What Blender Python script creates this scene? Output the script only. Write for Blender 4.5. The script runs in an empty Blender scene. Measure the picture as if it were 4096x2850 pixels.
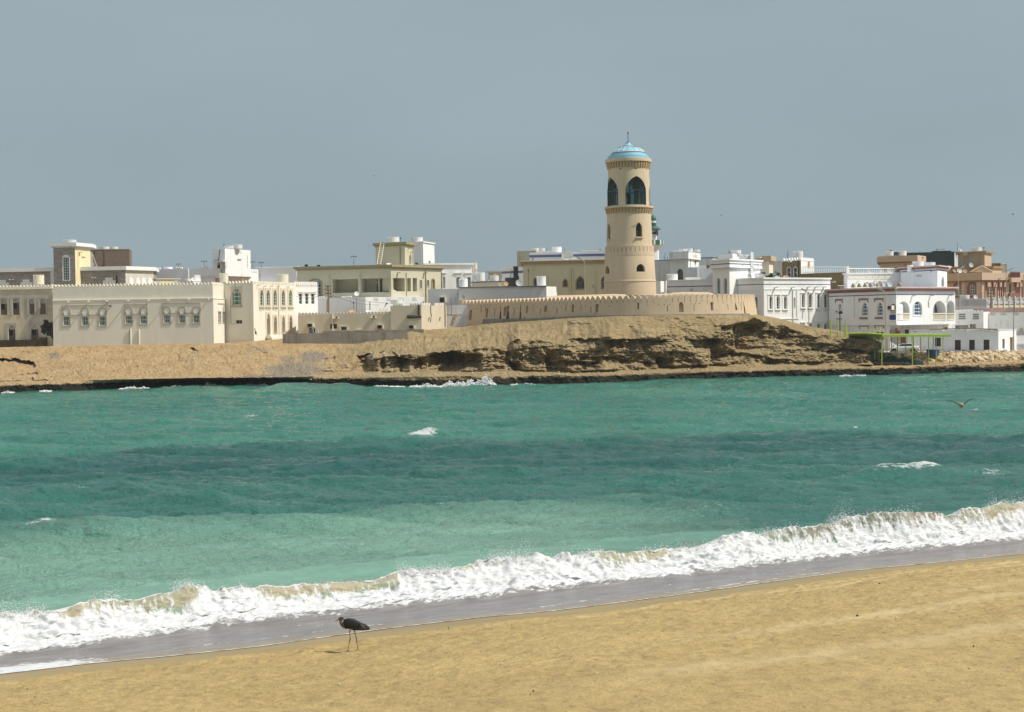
import bpy, bmesh, math, random
import numpy as np
from mathutils import Vector, Matrix
from mathutils.geometry import tessellate_polygon, delaunay_2d_cdt
random.seed(7)
S = bpy.context.scene
COL = S.collection
R_ = math.radians
# ---------------------------------------------------------------- camera
F = 6000.0                       # focal length in photo pixels (photo 4096 wide)
CAMZ = 8.0
PITCH, ROLL = R_(1.29), R_(0.8)
_f = np.array([0, math.cos(PITCH), -math.sin(PITCH)])
_u0 = np.array([0, math.sin(PITCH), math.cos(PITCH)])
_r0 = np.array([1.0, 0, 0])
CR = math.cos(ROLL)*_r0 - math.sin(ROLL)*_u0
CU = math.sin(ROLL)*_r0 + math.cos(ROLL)*_u0
CP = np.array([0, 0, CAMZ])
cam = bpy.data.cameras.new('camera')
co = bpy.data.objects.new('camera', cam); COL.objects.link(co)
cam.sensor_width = 36; cam.lens = 36*F/4096
cam.clip_start = 0.5; cam.clip_end = 9000
co.matrix_world = Matrix(((CR[0], CU[0], -_f[0], 0), (CR[1], CU[1], -_f[1], 0), (CR[2], CU[2], -_f[2], CAMZ), (0, 0, 0, 1)))
S.camera = co
def ray(px, py):
    return _f + ((px-2048)/F)*CR - ((py-1425)/F)*CU
def W(px, py, Y):                # photo pixel at distance Y -> point in the place
    d = ray(px, py); return CP + d*(Y/d[1])
def proj(p):
    v = np.asarray(p, float)-CP; z = v@_f
    return np.array([2048+F*(v@CR)/z, 1425-F*(v@CU)/z])
def WG(px, py, z):               # photo pixel on a level plane
    d = ray(px, py); return CP + d*((z-CAMZ)/d[2])
REG = {0: (0, 0, 1), 1: (0, 920, 3.189), 2: (620, 920, 3.189), 3: (1140, 920, 3.189), 4: (1740, 920, 3.189), 5: (2300, 500, 2.102),
       6: (2500, 940, 3.827), 7: (2950, 960, 3.827), 8: (3450, 960, 3.073), 9: (3420, 1180, 3.3964), 10: (3380, 1280, 6.753), 11: (2380, 520, 4.439)}
def q(r, x, y):
    a, b, k = REG[r]; return a+x/k, b+y/k
def qx(r, x): return REG[r][0]+x/REG[r][2]
# ---------------------------------------------------------------- sky, sun, exposure
SUN_EL, SUN_AZ = R_(51), R_(-13)          # azimuth measured from +X towards -Y (behind the camera's right shoulder)
wd = bpy.data.worlds.new('World'); S.world = wd; wd.use_nodes = True
nt = wd.node_tree; nt.nodes.clear()
def N(t, typ, **kw):
    n = t.nodes.new(typ)
    for k, v in kw.items():
        if k.startswith('i_'): n.inputs[k[2:].replace('_', ' ')].default_value = v
        else: setattr(n, k, v)
    return n
sky = N(nt, 'ShaderNodeTexSky', sky_type='NISHITA', sun_disc=False, sun_elevation=SUN_EL, sun_rotation=R_(90)-SUN_AZ, air_density=1.0, dust_density=4.0, ozone_density=1.0)
geo = N(nt, 'ShaderNodeNewGeometry'); sep = N(nt, 'ShaderNodeSeparateXYZ'); nt.links.new(geo.outputs['Incoming'], sep.inputs[0])
mr = N(nt, 'ShaderNodeMapRange'); nt.links.new(sep.outputs['Z'], mr.inputs['Value'])
for k, v in (('From Min', 0.0), ('From Max', -1.0), ('To Min', 0.0), ('To Max', 1.0)): mr.inputs[k].default_value = v
rp = N(nt, 'ShaderNodeValToRGB'); nt.links.new(mr.outputs[0], rp.inputs[0])
# thin high overcast: flat blue grey low down, brighter towards the zenith
SKY = [(0.0, (0.292, 0.385, 0.420)), (0.09, (0.318, 0.405, 0.445)), (0.26, (0.335, 0.418, 0.470)), (0.5, (0.425, 0.485, 0.535)), (1.0, (0.53, 0.585, 0.64))]
e = rp.color_ramp.elements
while len(e) < len(SKY): e.new(0.5)
for el, (p, c) in zip(e, SKY): el.position = p; el.color = (*c, 1)
sc = N(nt, 'ShaderNodeVectorMath', operation='SCALE'); sc.inputs['Scale'].default_value = 10.0; nt.links.new(rp.outputs[0], sc.inputs[0])
# soft unevenness of the cloud veil
tcw = N(nt, 'ShaderNodeTexCoord'); mpw = N(nt, 'ShaderNodeMapping'); mpw.inputs['Scale'].default_value = (1.5, 1.5, 5)
nt.links.new(tcw.outputs['Generated'], mpw.inputs[0])
nzw = N(nt, 'ShaderNodeTexNoise', i_Scale=2.2, i_Detail=3.0); nt.links.new(mpw.outputs[0], nzw.inputs['Vector'])
mw = N(nt, 'ShaderNodeMapRange'); nt.links.new(nzw.outputs[0], mw.inputs['Value'])
for k, v in (('From Min', 0.3), ('From Max', 0.7), ('To Min', 0.955), ('To Max', 1.045)): mw.inputs[k].default_value = v
sc2 = N(nt, 'ShaderNodeVectorMath', operation='SCALE'); nt.links.new(sc.outputs[0], sc2.inputs[0]); nt.links.new(mw.outputs[0], sc2.inputs['Scale'])
mx = N(nt, 'ShaderNodeMix', data_type='RGBA'); mx.inputs[0].default_value = 0.93
nt.links.new(sky.outputs[0], mx.inputs[6]); nt.links.new(sc2.outputs[0], mx.inputs[7])
bg = N(nt, 'ShaderNodeBackground'); bg.inputs[1].default_value = 0.1
nt.links.new(mx.outputs[2], bg.inputs[0])
nt.links.new(bg.outputs[0], N(nt, 'ShaderNodeOutputWorld').inputs[0])
sd = bpy.data.lights.new('sun', 'SUN'); sd.energy = 4.5; sd.angle = R_(0.6); sd.color = (1.0, 0.945, 0.85)
so = bpy.data.objects.new('sun', sd); COL.objects.link(so)
_sv = Vector((math.cos(SUN_EL)*math.cos(SUN_AZ), math.cos(SUN_EL)*math.sin(SUN_AZ), math.sin(SUN_EL)))
so.rotation_euler = _sv.to_track_quat('Z', 'Y').to_euler()
so.location = (80, -60, 120)
S.view_settings.view_transform = 'Standard'; S.view_settings.look = 'None'; S.view_settings.gamma = 1
S.view_settings.exposure = 0.0
S.cycles.max_bounces = 6; S.cycles.diffuse_bounces = 3; S.cycles.glossy_bounces = 3; S.cycles.transparent_max_bounces = 8
# ---------------------------------------------------------------- helpers
def link(o): COL.objects.link(o); return o
def tag(o, label=None, cat=None, group=None, kind=None):
    if label: o['label'] = label
    if cat: o['category'] = cat
    if group: o['group'] = group
    if kind: o['kind'] = kind
    return o
class MB:
    """collects polygons; build() links them as one mesh object"""
    def __init__(s): s.v = []; s.f = []
    def add(s, vs, fs):
        b = len(s.v); s.v += [tuple(map(float, p)) for p in vs]; s.f += [tuple(i+b for i in f) for f in fs]
    def box(s, c, d, u=(1, 0, 0), w=None, bev=0.0):
        """box centre c, full sizes d along u, horizontal normal of u, z"""
        u = np.array(u, float); u /= np.linalg.norm(u)
        n = np.array([-u[1], u[0], 0.0]) if w is None else np.array(w, float)
        n /= np.linalg.norm(n); z = np.cross(u, n); c = np.array(c, float)
        P = [c+u*d[0]/2*a+n*d[1]/2*b+z*d[2]/2*k for k in (-1, 1) for a, b in ((-1, -1), (1, -1), (1, 1), (-1, 1))]
        s.add(P, [(3, 2, 1, 0), (4, 5, 6, 7), (0, 1, 5, 4), (1, 2, 6, 5), (2, 3, 7, 6), (3, 0, 4, 7)])
    def prism(s, poly, off):
        """flat polygon (3d points) extruded by vector off"""
        n = len(poly); off = np.array(off, float); P = [np.array(p, float) for p in poly]
        s.add(P+[p+off for p in P], [tuple(range(n))[::-1], tuple(range(n, 2*n))]+[(i, (i+1) % n, n+(i+1) % n, n+i) for i in range(n)])
    def ring(s, outer, inner, off):
        n = len(outer); off = np.array(off, float); o = [np.array(p, float) for p in outer]; i_ = [np.array(p, float) for p in inner]
        V = o+i_+[p+off for p in o]+[p+off for p in i_]; fs = []
        for k in range(n):
            j = (k+1) % n
            fs += [(k, j, n+j, n+k), (2*n+k, 3*n+k, 3*n+j, 2*n+j), (k, 2*n+k, 2*n+j, j), (n+k, n+j, 3*n+j, 3*n+k)]
        s.add(V, fs)
    def tube(s, pts, r, n=6, cap=True):
        pts = [np.array(p, float) for p in pts]; rs = r if isinstance(r, (list, tuple)) else [r]*len(pts)
        V = []; fs = []; m = len(pts)
        for i, p in enumerate(pts):
            t = pts[min(i+1, m-1)]-pts[max(i-1, 0)]; t /= (np.linalg.norm(t)+1e-9)
            a = np.cross(t, (0, 0, 1.0) if abs(t[2]) < .9 else (1.0, 0, 0)); a /= np.linalg.norm(a); b = np.cross(t, a)
            for k in range(n):
                an = 2*math.pi*k/n; V.append(p+rs[i]*(a*math.cos(an)+b*math.sin(an)))
        for i in range(m-1):
            for k in range(n):
                j = (k+1) % n; fs.append((i*n+k, i*n+j, (i+1)*n+j, (i+1)*n+k))
        if cap: fs += [tuple(range(n)), tuple(range((m-1)*n, m*n))[::-1]]
        s.add(V, fs)
    def lathe(s, prof, c, n=32, closed=False, a0=0.0, a1=2*math.pi):
        c = np.array(c, float); full = abs(a1-a0-2*math.pi) < 1e-6; cols = n if full else n+1
        V = []; fs = []
        for r, z in prof:
            for k in range(cols):
                a = a0+(a1-a0)*k/n; V.append(c+np.array([r*math.cos(a), r*math.sin(a), z]))
        for i in range(len(prof)-1):
            for k in range(n):
                j = (k+1) % cols; fs.append((i*cols+k, i*cols+j, (i+1)*cols+j, (i+1)*cols+k))
        s.add(V, fs)
    def build(s, name, mat, parent=None, smooth=False, flip=False):
        me = bpy.data.meshes.new(name)
        off = np.array(parent_world(parent)) if parent else np.zeros(3)
        me.from_pydata([tuple(np.array(p)-off) for p in s.v], [], s.f)
        bm = bmesh.new(); bm.from_mesh(me); bmesh.ops.recalc_face_normals(bm, faces=bm.faces); bm.to_mesh(me); bm.free()
        me.materials.append(mat)
        if smooth:
            me.polygons.foreach_set('use_smooth', [True]*len(me.polygons))
            try: me.set_sharp_from_angle(angle=R_(38))
            except Exception: pass
        o = link(bpy.data.objects.new(name, me))
        if parent: o.parent = parent
        return o
def parent_world(p):
    v = Vector((0, 0, 0))
    while p is not None: v += p.location; p = p.parent
    return v
def empty(name, loc, label, cat, group=None):
    o = link(bpy.data.objects.new(name, None)); o.location = [float(a) for a in loc]; o.empty_display_size = 0.3
    return tag(o, label, cat, group, 'thing')
def copy_tree(o, parent=None):
    c = o.copy(); COL.objects.link(c)
    if parent is not None: c.parent = parent
    for ch in list(o.children): copy_tree(ch, c)
    return c
def grid_mesh(name, V, mat, attrs=None, smooth=True, cyc=False):
    nr, nc = V.shape[:2]; me = bpy.data.meshes.new(name)
    me.vertices.add(nr*nc); me.vertices.foreach_set('co', V.reshape(-1).astype(np.float32))
    i = np.arange((nr-1)*(nc-1)); r = i//(nc-1); c = i % (nc-1); a = r*nc+c
    L = np.stack([a, a+1, a+nc+1, a+nc], 1).reshape(-1).astype(np.int32); nf = len(i)
    me.loops.add(nf*4); me.loops.foreach_set('vertex_index', L)
    me.polygons.add(nf); me.polygons.foreach_set('loop_start', np.arange(0, nf*4, 4, dtype=np.int32))
    if smooth: me.polygons.foreach_set('use_smooth', np.ones(nf, dtype=bool))
    me.update(); me.validate()
    for k, arr in (attrs or {}).items():
        if arr.ndim == 3:
            at = me.attributes.new(k, 'FLOAT_COLOR', 'POINT'); at.data.foreach_set('color', np.concatenate([arr, np.ones(arr.shape[:2]+(1,))], 2).reshape(-1).astype(np.float32))
        else:
            at = me.attributes.new(k, 'FLOAT', 'POINT'); at.data.foreach_set('value', arr.reshape(-1).astype(np.float32))
    me.materials.append(mat)
    return link(bpy.data.objects.new(name, me))
# ---- numpy noise
_rng = np.random.RandomState(3); _PT = _rng.permutation(256); _PT = np.concatenate([_PT, _PT, _PT]); _PV = _rng.uniform(-1, 1, 256)
def vn(x, y, z):
    x, y, z = np.broadcast_arrays(np.asarray(x, float), np.asarray(y, float), np.asarray(z, float))
    xi = np.floor(x).astype(int); yi = np.floor(y).astype(int); zi = np.floor(z).astype(int)
    fx = x-xi; fy = y-yi; fz = z-zi
    fx = fx*fx*fx*(fx*(fx*6-15)+10); fy = fy*fy*fy*(fy*(fy*6-15)+10); fz = fz*fz*fz*(fz*(fz*6-15)+10)
    h = lambda a, b, c: _PV[_PT[_PT[_PT[(xi+a) & 255]+((yi+b) & 255)]+((zi+c) & 255)]]
    l = lambda a, b, t: a+(b-a)*t
    return l(l(l(h(0, 0, 0), h(1, 0, 0), fx), l(h(0, 1, 0), h(1, 1, 0), fx), fy), l(l(h(0, 0, 1), h(1, 0, 1), fx), l(h(0, 1, 1), h(1, 1, 1), fx), fy), fz)
def fbm(x, y, z=0.0, o=4, g=0.5, lac=2.03):
    s = 0; a = 1.0; t = 0
    for i in range(o):
        s = s+a*vn(np.asarray(x)*lac**i+17.3*i, np.asarray(y)*lac**i+9.1*i, np.asarray(z)*lac**i+3.7*i); t += a; a *= g
    return s/t
def ss(a, b, x):
    t = np.clip((np.asarray(x, float)-a)/(b-a), 0, 1); return t*t*(3-2*t)
def PL(pts): # polyline -> function
    p = np.array(pts, float); return lambda x: np.interp(x, p[:, 0], p[:, 1])
# ---- materials
def mat_new(name):
    m = bpy.data.materials.new(name); m.use_nodes = True; t = m.node_tree; t.nodes.clear()
    out = N(t, 'ShaderNodeOutputMaterial'); b = N(t, 'ShaderNodeBsdfPrincipled'); t.links.new(b.outputs[0], out.inputs[0])
    g = N(t, 'ShaderNodeNewGeometry')
    return m, t, b, g
def noise(t, vec, scale, detail=3.0, rough=0.55, stretch=None, loc=None):
    if stretch or loc:
        mp = N(t, 'ShaderNodeMapping'); mp.inputs['Scale'].default_value = stretch or (1, 1, 1); mp.inputs['Location'].default_value = loc or (0, 0, 0)
        t.links.new(vec, mp.inputs[0]); vec = mp.outputs[0]
    n = N(t, 'ShaderNodeTexNoise'); n.inputs['Scale'].default_value = scale; n.inputs['Detail'].default_value = detail; n.inputs['Roughness'].default_value = rough
    t.links.new(vec, n.inputs['Vector']); return n.outputs[0]
def rng(t, v, a, b, c=0.0, d=1.0, smooth=False):
    m = N(t, 'ShaderNodeMapRange')
    if smooth: m.interpolation_type = 'SMOOTHSTEP'
    for k, x in (('From Min', a), ('From Max', b), ('To Min', c), ('To Max', d)): m.inputs[k].default_value = x
    t.links.new(v, m.inputs['Value']); return m.outputs[0]
def mixc(t, fac, a, b, mode='MIX'):
    m = N(t, 'ShaderNodeMix', data_type='RGBA', blend_type=mode)
    for s_, v in ((m.inputs[0], fac), (m.inputs[6], a), (m.inputs[7], b)):
        if hasattr(v, 'is_linked') or hasattr(v, 'links'): t.links.new(v, s_)
        elif isinstance(v, (int, float)): s_.default_value = v
        else: s_.default_value = (*v, 1)
    return m.outputs[2]
def mth(t, op, a, b=None, clamp=False):
    m = N(t, 'ShaderNodeMath', operation=op, use_clamp=clamp)
    for s_, v in ((m.inputs[0], a), (m.inputs[1], b)):
        if v is None: continue
        if hasattr(v, 'links'): t.links.new(v, s_)
        else: s_.default_value = v
    return m.outputs[0]
def attr(t, name):
    a = N(t, 'ShaderNodeAttribute'); a.attribute_name = name; return a
def bump(t, h, strength, dist, b, prev=None):
    n = N(t, 'ShaderNodeBump'); n.inputs['Strength'].default_value = strength; n.inputs['Distance'].default_value = dist
    t.links.new(h, n.inputs['Height'])
    if prev is not None: t.links.new(prev, n.inputs['Normal'])
    if b is not None: t.links.new(n.outputs[0], b.inputs['Normal'])
    return n.outputs[0]
_mats = {}
def plaster(key, c, c2=None, var=0.12, stain=0.25, rough=0.9, streak=(0.5, 0.5, 0.5), sscale=1.0, bmp=0.12):
    """painted or plastered wall: uneven tone, faint run-off streaks and blotches"""
    if key in _mats: return _mats[key]
    m, t, b, g = mat_new(key); P = g.outputs['Position']
    n1 = noise(t, P, 0.35*sscale, 4); n2 = noise(t, P, 2.5, 5, .65); n3 = noise(t, P, 1.3, 4, .6, stretch=(1, 1, 0.12))
    lo = tuple(x*(1-var) for x in c); hi = tuple(min(1, x*(1+var*0.6)) for x in c)
    k = mixc(t, rng(t, n1, .3, .7), lo, hi)
    k = mixc(t, rng(t, n2, .35, .75, 0, var*2.6), k, tuple(x*0.8 for x in c))
    dirty = c2 or tuple(a*s_ for a, s_ in zip(c, streak))
    k = mixc(t, rng(t, n3, .50, .74, 0, min(1, stain*1.3)), k, dirty)
    t.links.new(k, b.inputs['Base Color']); b.inputs['Roughness'].default_value = rough; b.inputs['Specular IOR Level'].default_value = 0.25
    if bmp: bump(t, n2, bmp, 0.03, b)
    _mats[key] = m; return m
def paint(key, c, rough=0.5, metal=0.0, var=0.1, spec=0.4, sc_=3.0):
    if key in _mats: return _mats[key]
    m, t, b, g = mat_new(key); n1 = noise(t, g.outputs['Position'], sc_, 4, .6)
    k = mixc(t, rng(t, n1, .3, .7), tuple(x*(1-var) for x in c), tuple(min(1, x*(1+var)) for x in c))
    t.links.new(k, b.inputs['Base Color']); b.inputs['Roughness'].default_value = rough; b.inputs['Metallic'].default_value = metal; b.inputs['Specular IOR Level'].default_value = spec
    _mats[key] = m; return m
# ================================================================ NATURE: sea, beach, headland
# ---- shore frame: s runs along the near shore, n out to sea
SO = np.array([-11.9, 34.7]); ES = np.array([.88, .475]); ES /= np.linalg.norm(ES); EN = np.array([-ES[1], ES[0]])
def sn(x, y): return (x-SO[0])*ES[0]+(y-SO[1])*ES[1], (x-SO[0])*EN[0]+(y-SO[1])*EN[1]
def xy(s, n): return SO[0]+s*ES[0]+n*EN[0], SO[1]+s*ES[1]+n*EN[1]
def shore_line(pts, z):
    P = np.array([WG(a, b, z) for a, b in pts]); s, n = sn(P[:, 0], P[:, 1]); o = np.argsort(s); s = s[o]; n = n[o]
    def f(x): return np.interp(x, s, n)
    return f
EDGE = shore_line([(0, 2696), (366, 2653), (701, 2622), (1037, 2586), (1400, 2534), (1605, 2507), (1910, 2471), (2215, 2443), (2700, 2382), (3065, 2330), (3400, 2284), (3612, 2263), (4096, 2215)], .14)
FOAM = shore_line([(0, 2629), (366, 2586), (701, 2540), (1037, 2494), (1400, 2455), (1605, 2431), (1910, 2401), (2215, 2364), (2700, 2310), (2967, 2279), (3247, 2245), (3612, 2209), (3761, 2198), (4096, 2163)], .10)
CREST = PL([(0, 2458), (183, 2452), (366, 2406), (549, 2400), (762, 2336), (854, 2376), (1037, 2351), (1300, 2330), (1483, 2327), (1593, 2285), (1788, 2279), (1983, 2240), (2215, 2233), (2367, 2212), (2700, 2202), (2822, 2187), (2901, 2155), (3053, 2133), (3150, 2114), (3308, 2093), (3430, 2066), (3612, 2045), (3794, 2058), (4007, 2011), (4096, 2008)])
def beach_z(s, n):
    d = EDGE(s)-n                                   # metres inland of the swash edge
    z = np.where(d < 0, .12+.09*d, .12+.125*d-.0035*d*d)
    return np.where(d > 15, .12+.125*15-.0035*225+(d-15)*.02, np.maximum(z, -1.2))
# ---- wind sea from a directional spectrum
def spectrum(L, Nn, lp, hs, th0, seed, spread=4):
    r = np.random.RandomState(seed); k1 = np.fft.fftfreq(Nn, L/Nn)*2*np.pi; kx, ky = np.meshgrid(k1, k1, indexing='ij'); k = np.hypot(kx, ky); k[0, 0] = 1
    kp = 2*np.pi/lp; E = k**-4*np.exp(-1.25*(kp/k)**2); d = np.clip(np.cos((np.arctan2(ky, kx)-th0)), 0, 1)**(spread); A = np.sqrt(E*d); A[0, 0] = 0
    A[k > np.pi*Nn/L*.9] = 0
    h = A*(r.normal(size=A.shape)+1j*r.normal(size=A.shape))
    H = np.fft.ifft2(h).real; sc_ = hs/4/H.std()
    dx = np.fft.ifft2(-1j*kx/k*h).real*sc_; dy = np.fft.ifft2(-1j*ky/k*h).real*sc_
    return H*sc_, dx, dy, L, Nn
SP = [spectrum(173.0, 1024, 9.0, .52, R_(-96), 5, 6), spectrum(41.0, 512, 3.0, .20, R_(-75), 8, 3), spectrum(11.7, 256, 1.1, .075, R_(-110), 9, 2)]
def samp(A, L, Nn, x, y):
    u = np.mod(x/L, 1)*Nn; v = np.mod(y/L, 1)*Nn; i = np.floor(u).astype(int); j = np.floor(v).astype(int); a = u-i; b = v-j
    i1 = (i+1) % Nn; j1 = (j+1) % Nn; i %= Nn; j %= Nn
    return A[i, j]*(1-a)*(1-b)+A[i1, j]*a*(1-b)+A[i, j1]*(1-a)*b+A[i1, j1]*a*b
# swell crests seen in the photograph: (points px,py on the water), height, front width, back width
SWELL = [([(-400, 2150), (0, 2128), (250, 2114), (600, 2096), (1000, 2092), (1500, 2058), (1780, 2032), (2150, 2018), (2560, 1997), (2800, 2022), (3200, 2090)], .38, 2.4, 1.2),
         ([(-400, 2060), (0, 2005), (250, 1962), (420, 1945), (700, 1985), (1100, 2010)], .42, 2.2, 1.6),
         ([(2600, 2000), (3000, 1962), (3200, 1938), (3500, 1898), (3700, 1892), (4096, 1918), (4600, 1940)], .42, 2.4, 1.8),
         ([(-400, 1880), (0, 1850), (600, 1808), (1000, 1783), (1500, 1776), (2048, 1762), (2900, 1745)], .26, 2.5, 3.0),
         ([(3300, 1835), (3700, 1785), (4000, 1800), (4300, 1815)], .36, 3.0, 2.5),
         ([(1050, 1546), (1200, 1542), (1290, 1541), (1380, 1544), (1480, 1550)], .55, 3.0, 3.0),
         ([(600, 1556), (700, 1552), (800, 1551), (950, 1553)], .35, 3.0, 3.0)]
def swell(x, y):
    h = 0*x; c = 0*x
    for pts, H, wf, wb in SWELL:
        P = np.array([WG(a, b, .2) for a, b in pts]); t = x/y
        tt = P[:, 0]/P[:, 1]; yc = np.interp(t, tt, P[:, 1]); edge = ss(tt[0], tt[0]+.2*(tt[-1]-tt[0]), t)*ss(tt[-1], tt[-1]-.2*(tt[-1]-tt[0]), t)
        d = y-yc; sc_ = 1+.15*vn(x*.3, y*.3, 3.1)
        g = np.where(d < 0, np.exp(-np.abs(d/wf)**1.35), np.exp(-np.abs(d/wb)**1.35))
        h = h+H*g*edge*sc_; c = np.maximum(c, g*edge)
    return h, c
def sea(x, y):
    s, n = sn(x, y); calm = .25+.75*ss(2, 22, n-FOAM(s))
    h = 0; dx = 0; dy = 0
    for H, X, Y_, L, Nn in SP:
        am = calm if L > 20 else (.5+.5*calm)
        h = h+samp(H, L, Nn, x, y)*am; dx = dx+samp(X, L, Nn, x, y)*am; dy = dy+samp(Y_, L, Nn, x, y)*am
    g, c = swell(x, y); fs = 1-.5*ss(12, 3, (196+.07*x)-y); h = h*fs
    return h+g, dx, dy, c
# turbid and darker bands: each a boundary (px,py) on the water turned into distance as a function of bearing
def band(pts):
    P = np.array([WG(a, b, 0.1) for a, b in pts]); t = P[:, 0]/P[:, 1]; return lambda x, y: np.interp(x/y, t, P[:, 1])
B_DARK = band([(-600, 1880), (0, 1852), (600, 1808), (1200, 1786), (2000, 1764), (2600, 1748), (3300, 1725), (4096, 1735), (4700, 1735)])
B_JADE = band([(-600, 2140), (0, 2122), (600, 2090), (1000, 2088), (1500, 2056), (1780, 2030), (2560, 1996), (2900, 2050), (3200, 2130), (3700, 2140), (4700, 2080)])
B_MID = band([(-600, 1990), (0, 1935), (400, 1930), (1000, 1925), (2000, 1890), (3000, 1860), (3500, 1840), (4700, 1840)])
def lerp3(a, b, f): return a+(b-a)*f[..., None]
def water_col(x, y):
    w = 1.3*fbm(x*.09, y*.16, 2.2, 4)
    C_far = np.array([.024, .157, .113]); C_far2 = np.array([.052, .204, .149]); C_dark = np.array([.017, .096, .083]); C_mid = np.array([.034, .147, .117]); C_jade = np.array([.170, .325, .245])
    c = np.broadcast_to(C_far, x.shape+(3,))
    c = lerp3(c, C_far2, ss(-.15, .5, fbm(x*.05, y*.05, 5.5, 3)))
    yd = B_DARK(x, y); c = lerp3(c, C_far2, .8*np.exp(-((y-yd-9)/7)**2))
    st = fbm(x*.12, y*.7, 4.1, 4); c = lerp3(c, C_dark, ss(2.5, -5, y-yd+w*2.2+st*3)*(.95+.35*st))
    ym = B_MID(x, y); c = lerp3(c, C_mid, ss(9, -9, y-ym+w*5+st*6))
    yj = B_JADE(x, y); c = lerp3(c, C_jade, ss(2.4, -6, y-yj+w*1.5+st*1.5)*(.55+.45*ss(.13, -.02, x/y)))
    c = lerp3(c, np.array([.165, .215, .150]), ss(6.5, 3.2, sn(x, y)[1]-FOAM(sn(x, y)[0])+w*.8)*.6)
    return c*(1+.16*fbm(x*.35, y*.9, 8.8, 3)+.16*st)[..., None]
def m_water():
    m, t, b, g = mat_new('sea_water'); P = g.outputs['Position']
    col = attr(t, 'col').outputs['Color']; fo = attr(t, 'foam').outputs['Fac']
    n1 = noise(t, P, 1.6, 6, .62, stretch=(.55, 1, 1)); n2 = noise(t, P, 5.0, 5, .65, stretch=(.6, 1, 1)); n3 = noise(t, P, 17.0, 3, .6, stretch=(.6, 1, 1))
    fm = mth(t, 'ADD', fo, mth(t, 'MULTIPLY', mth(t, 'SUBTRACT', noise(t, P, 6.0, 7, .75, stretch=(.5, 1, 1)), .5), 3.0))
    fm = rng(t, fm, .55, .95, smooth=True)
    fm = mth(t, 'MULTIPLY', fm, rng(t, fo, .03, .2))
    k = mixc(t, fm, col, (.60, .62, .62)); t.links.new(k, b.inputs['Base Color'])
    t.links.new(rng(t, fm, 0, 1, .09, .7), b.inputs['Roughness']); b.inputs['IOR'].default_value = 1.33
    b.inputs['Specular IOR Level'].default_value = .5
    nn = bump(t, n1, .9, .36, None); nn = bump(t, n2, .9, .17, None, nn); bump(t, n3, .6, .06, b, nn)
    return m
px = np.concatenate([np.arange(-3000, -700, 16.0), np.arange(-700, 4800, 4.6), np.arange(4800, 7000, 16.0)]); tv = (px-2048)/F
Yr = 36*1.00255**np.arange(0, int(math.log(218/36)/math.log(1.00255))+1)
X = np.outer(Yr, tv); Y = np.outer(Yr, np.ones_like(tv))
H, DX, DY, CC = sea(X, Y)
s_, n_ = sn(X, Y); st = n_-FOAM(s_)
Hm = np.where(st < 9, H-.5*ss(8.2, 6.8, st)-1.0*ss(4, 1, st), H)
# white caps: (px, py, half length m, half width m, strength)
CAPS = [(1000, 1656, .9, .5, .8), (1692, 1727, 1.3, .4, 1.3), (1722, 1723, .8, .35, 1.2), (3600, 1890, 2.2, .55, 1.0), (3690, 1880, .9, .5, 1.5), (3540, 1886, 1.3, .4, .8), (3960, 1888, 1.3, .5, .7), (4060, 1895, 1.5, .5, .6),
        (180, 2107, 1.0, .5, .7), (250, 2098, .6, .5, .8), (1780, 2028, .8, .45, .6), (2770, 2015, 1.6, 1.0, .38), (2880, 2030, 1.8, 1.1, .4), (3000, 2065, 1.4, .8, .35), (3735, 1565, .5, .4, .7), (3905, 1624, .6, .4, .9), (2600, 1583, 1.2, .5, .6),
        (2660, 1598, 1.2, .4, .55), (2830, 1592, .9, .4, .55), (1820, 1583, .9, .4, .8), (1345, 1602, .5, .4, .6), (2190, 1672, .7, .4, .5), (3430, 1703, .5, .3, .6), (3700, 1677, 1.6, .4, .5), (300, 1962, 1.6, .5, .42), (760, 1970, .8, .3, .4), (330, 1960, 1, .3, .4), (790, 1585, .5, .35, .5), (1170, 1592, .4, .4, .5)]
FO = np.zeros_like(X)
for a, b_, l, w, k in CAPS:
    p = WG(a, b_, .25); cx, cy = p[0], p[1]; wob = .5*vn(X*.9, Y*0, a*.01)
    gq = np.exp(-(((X-cx)/l)**2+((Y-cy-wob*.6)/(w*1.6))**2)); FO = np.maximum(FO, gq*k); Hm = Hm+.16*k*gq
Vs = np.stack([X+.75*DX, Y+.75*DY, Hm], 2)
M_WATER = m_water()
tag(grid_mesh('sea', Vs, M_WATER, {'col': water_col(X, Y), 'foam': FO}), kind='structure')
# ---- the shore break: swash film, foam apron, breaking face and its back, one strip of water
sA = np.arange(-20, 60, .047); ncol = len(sA)
def crest_geom(s):
    nf = FOAM(s); nc = nf+1.95+.35*vn(s*.22, 0, 1.5); z = .6+0*s
    for _ in range(4):
        x, y = xy(s, nc); P = np.array([proj((a, b_, c)) for a, b_, c in zip(x, y, z)]); py = CREST(P[:, 0])
        z = np.array([W(a, b_, yy)[2] for a, b_, yy in zip(P[:, 0], py, y)])
    return nf, nc, np.clip(z, .25, 1.2), P[:, 0]
NF, NC, ZC, PXC = crest_geom(sA)
k_ = np.exp(-np.linspace(-2, 2, 15)**2); k_ /= k_.sum(); ZC = np.convolve(np.pad(ZC, 7, mode='edge'), k_, 'valid')
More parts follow.
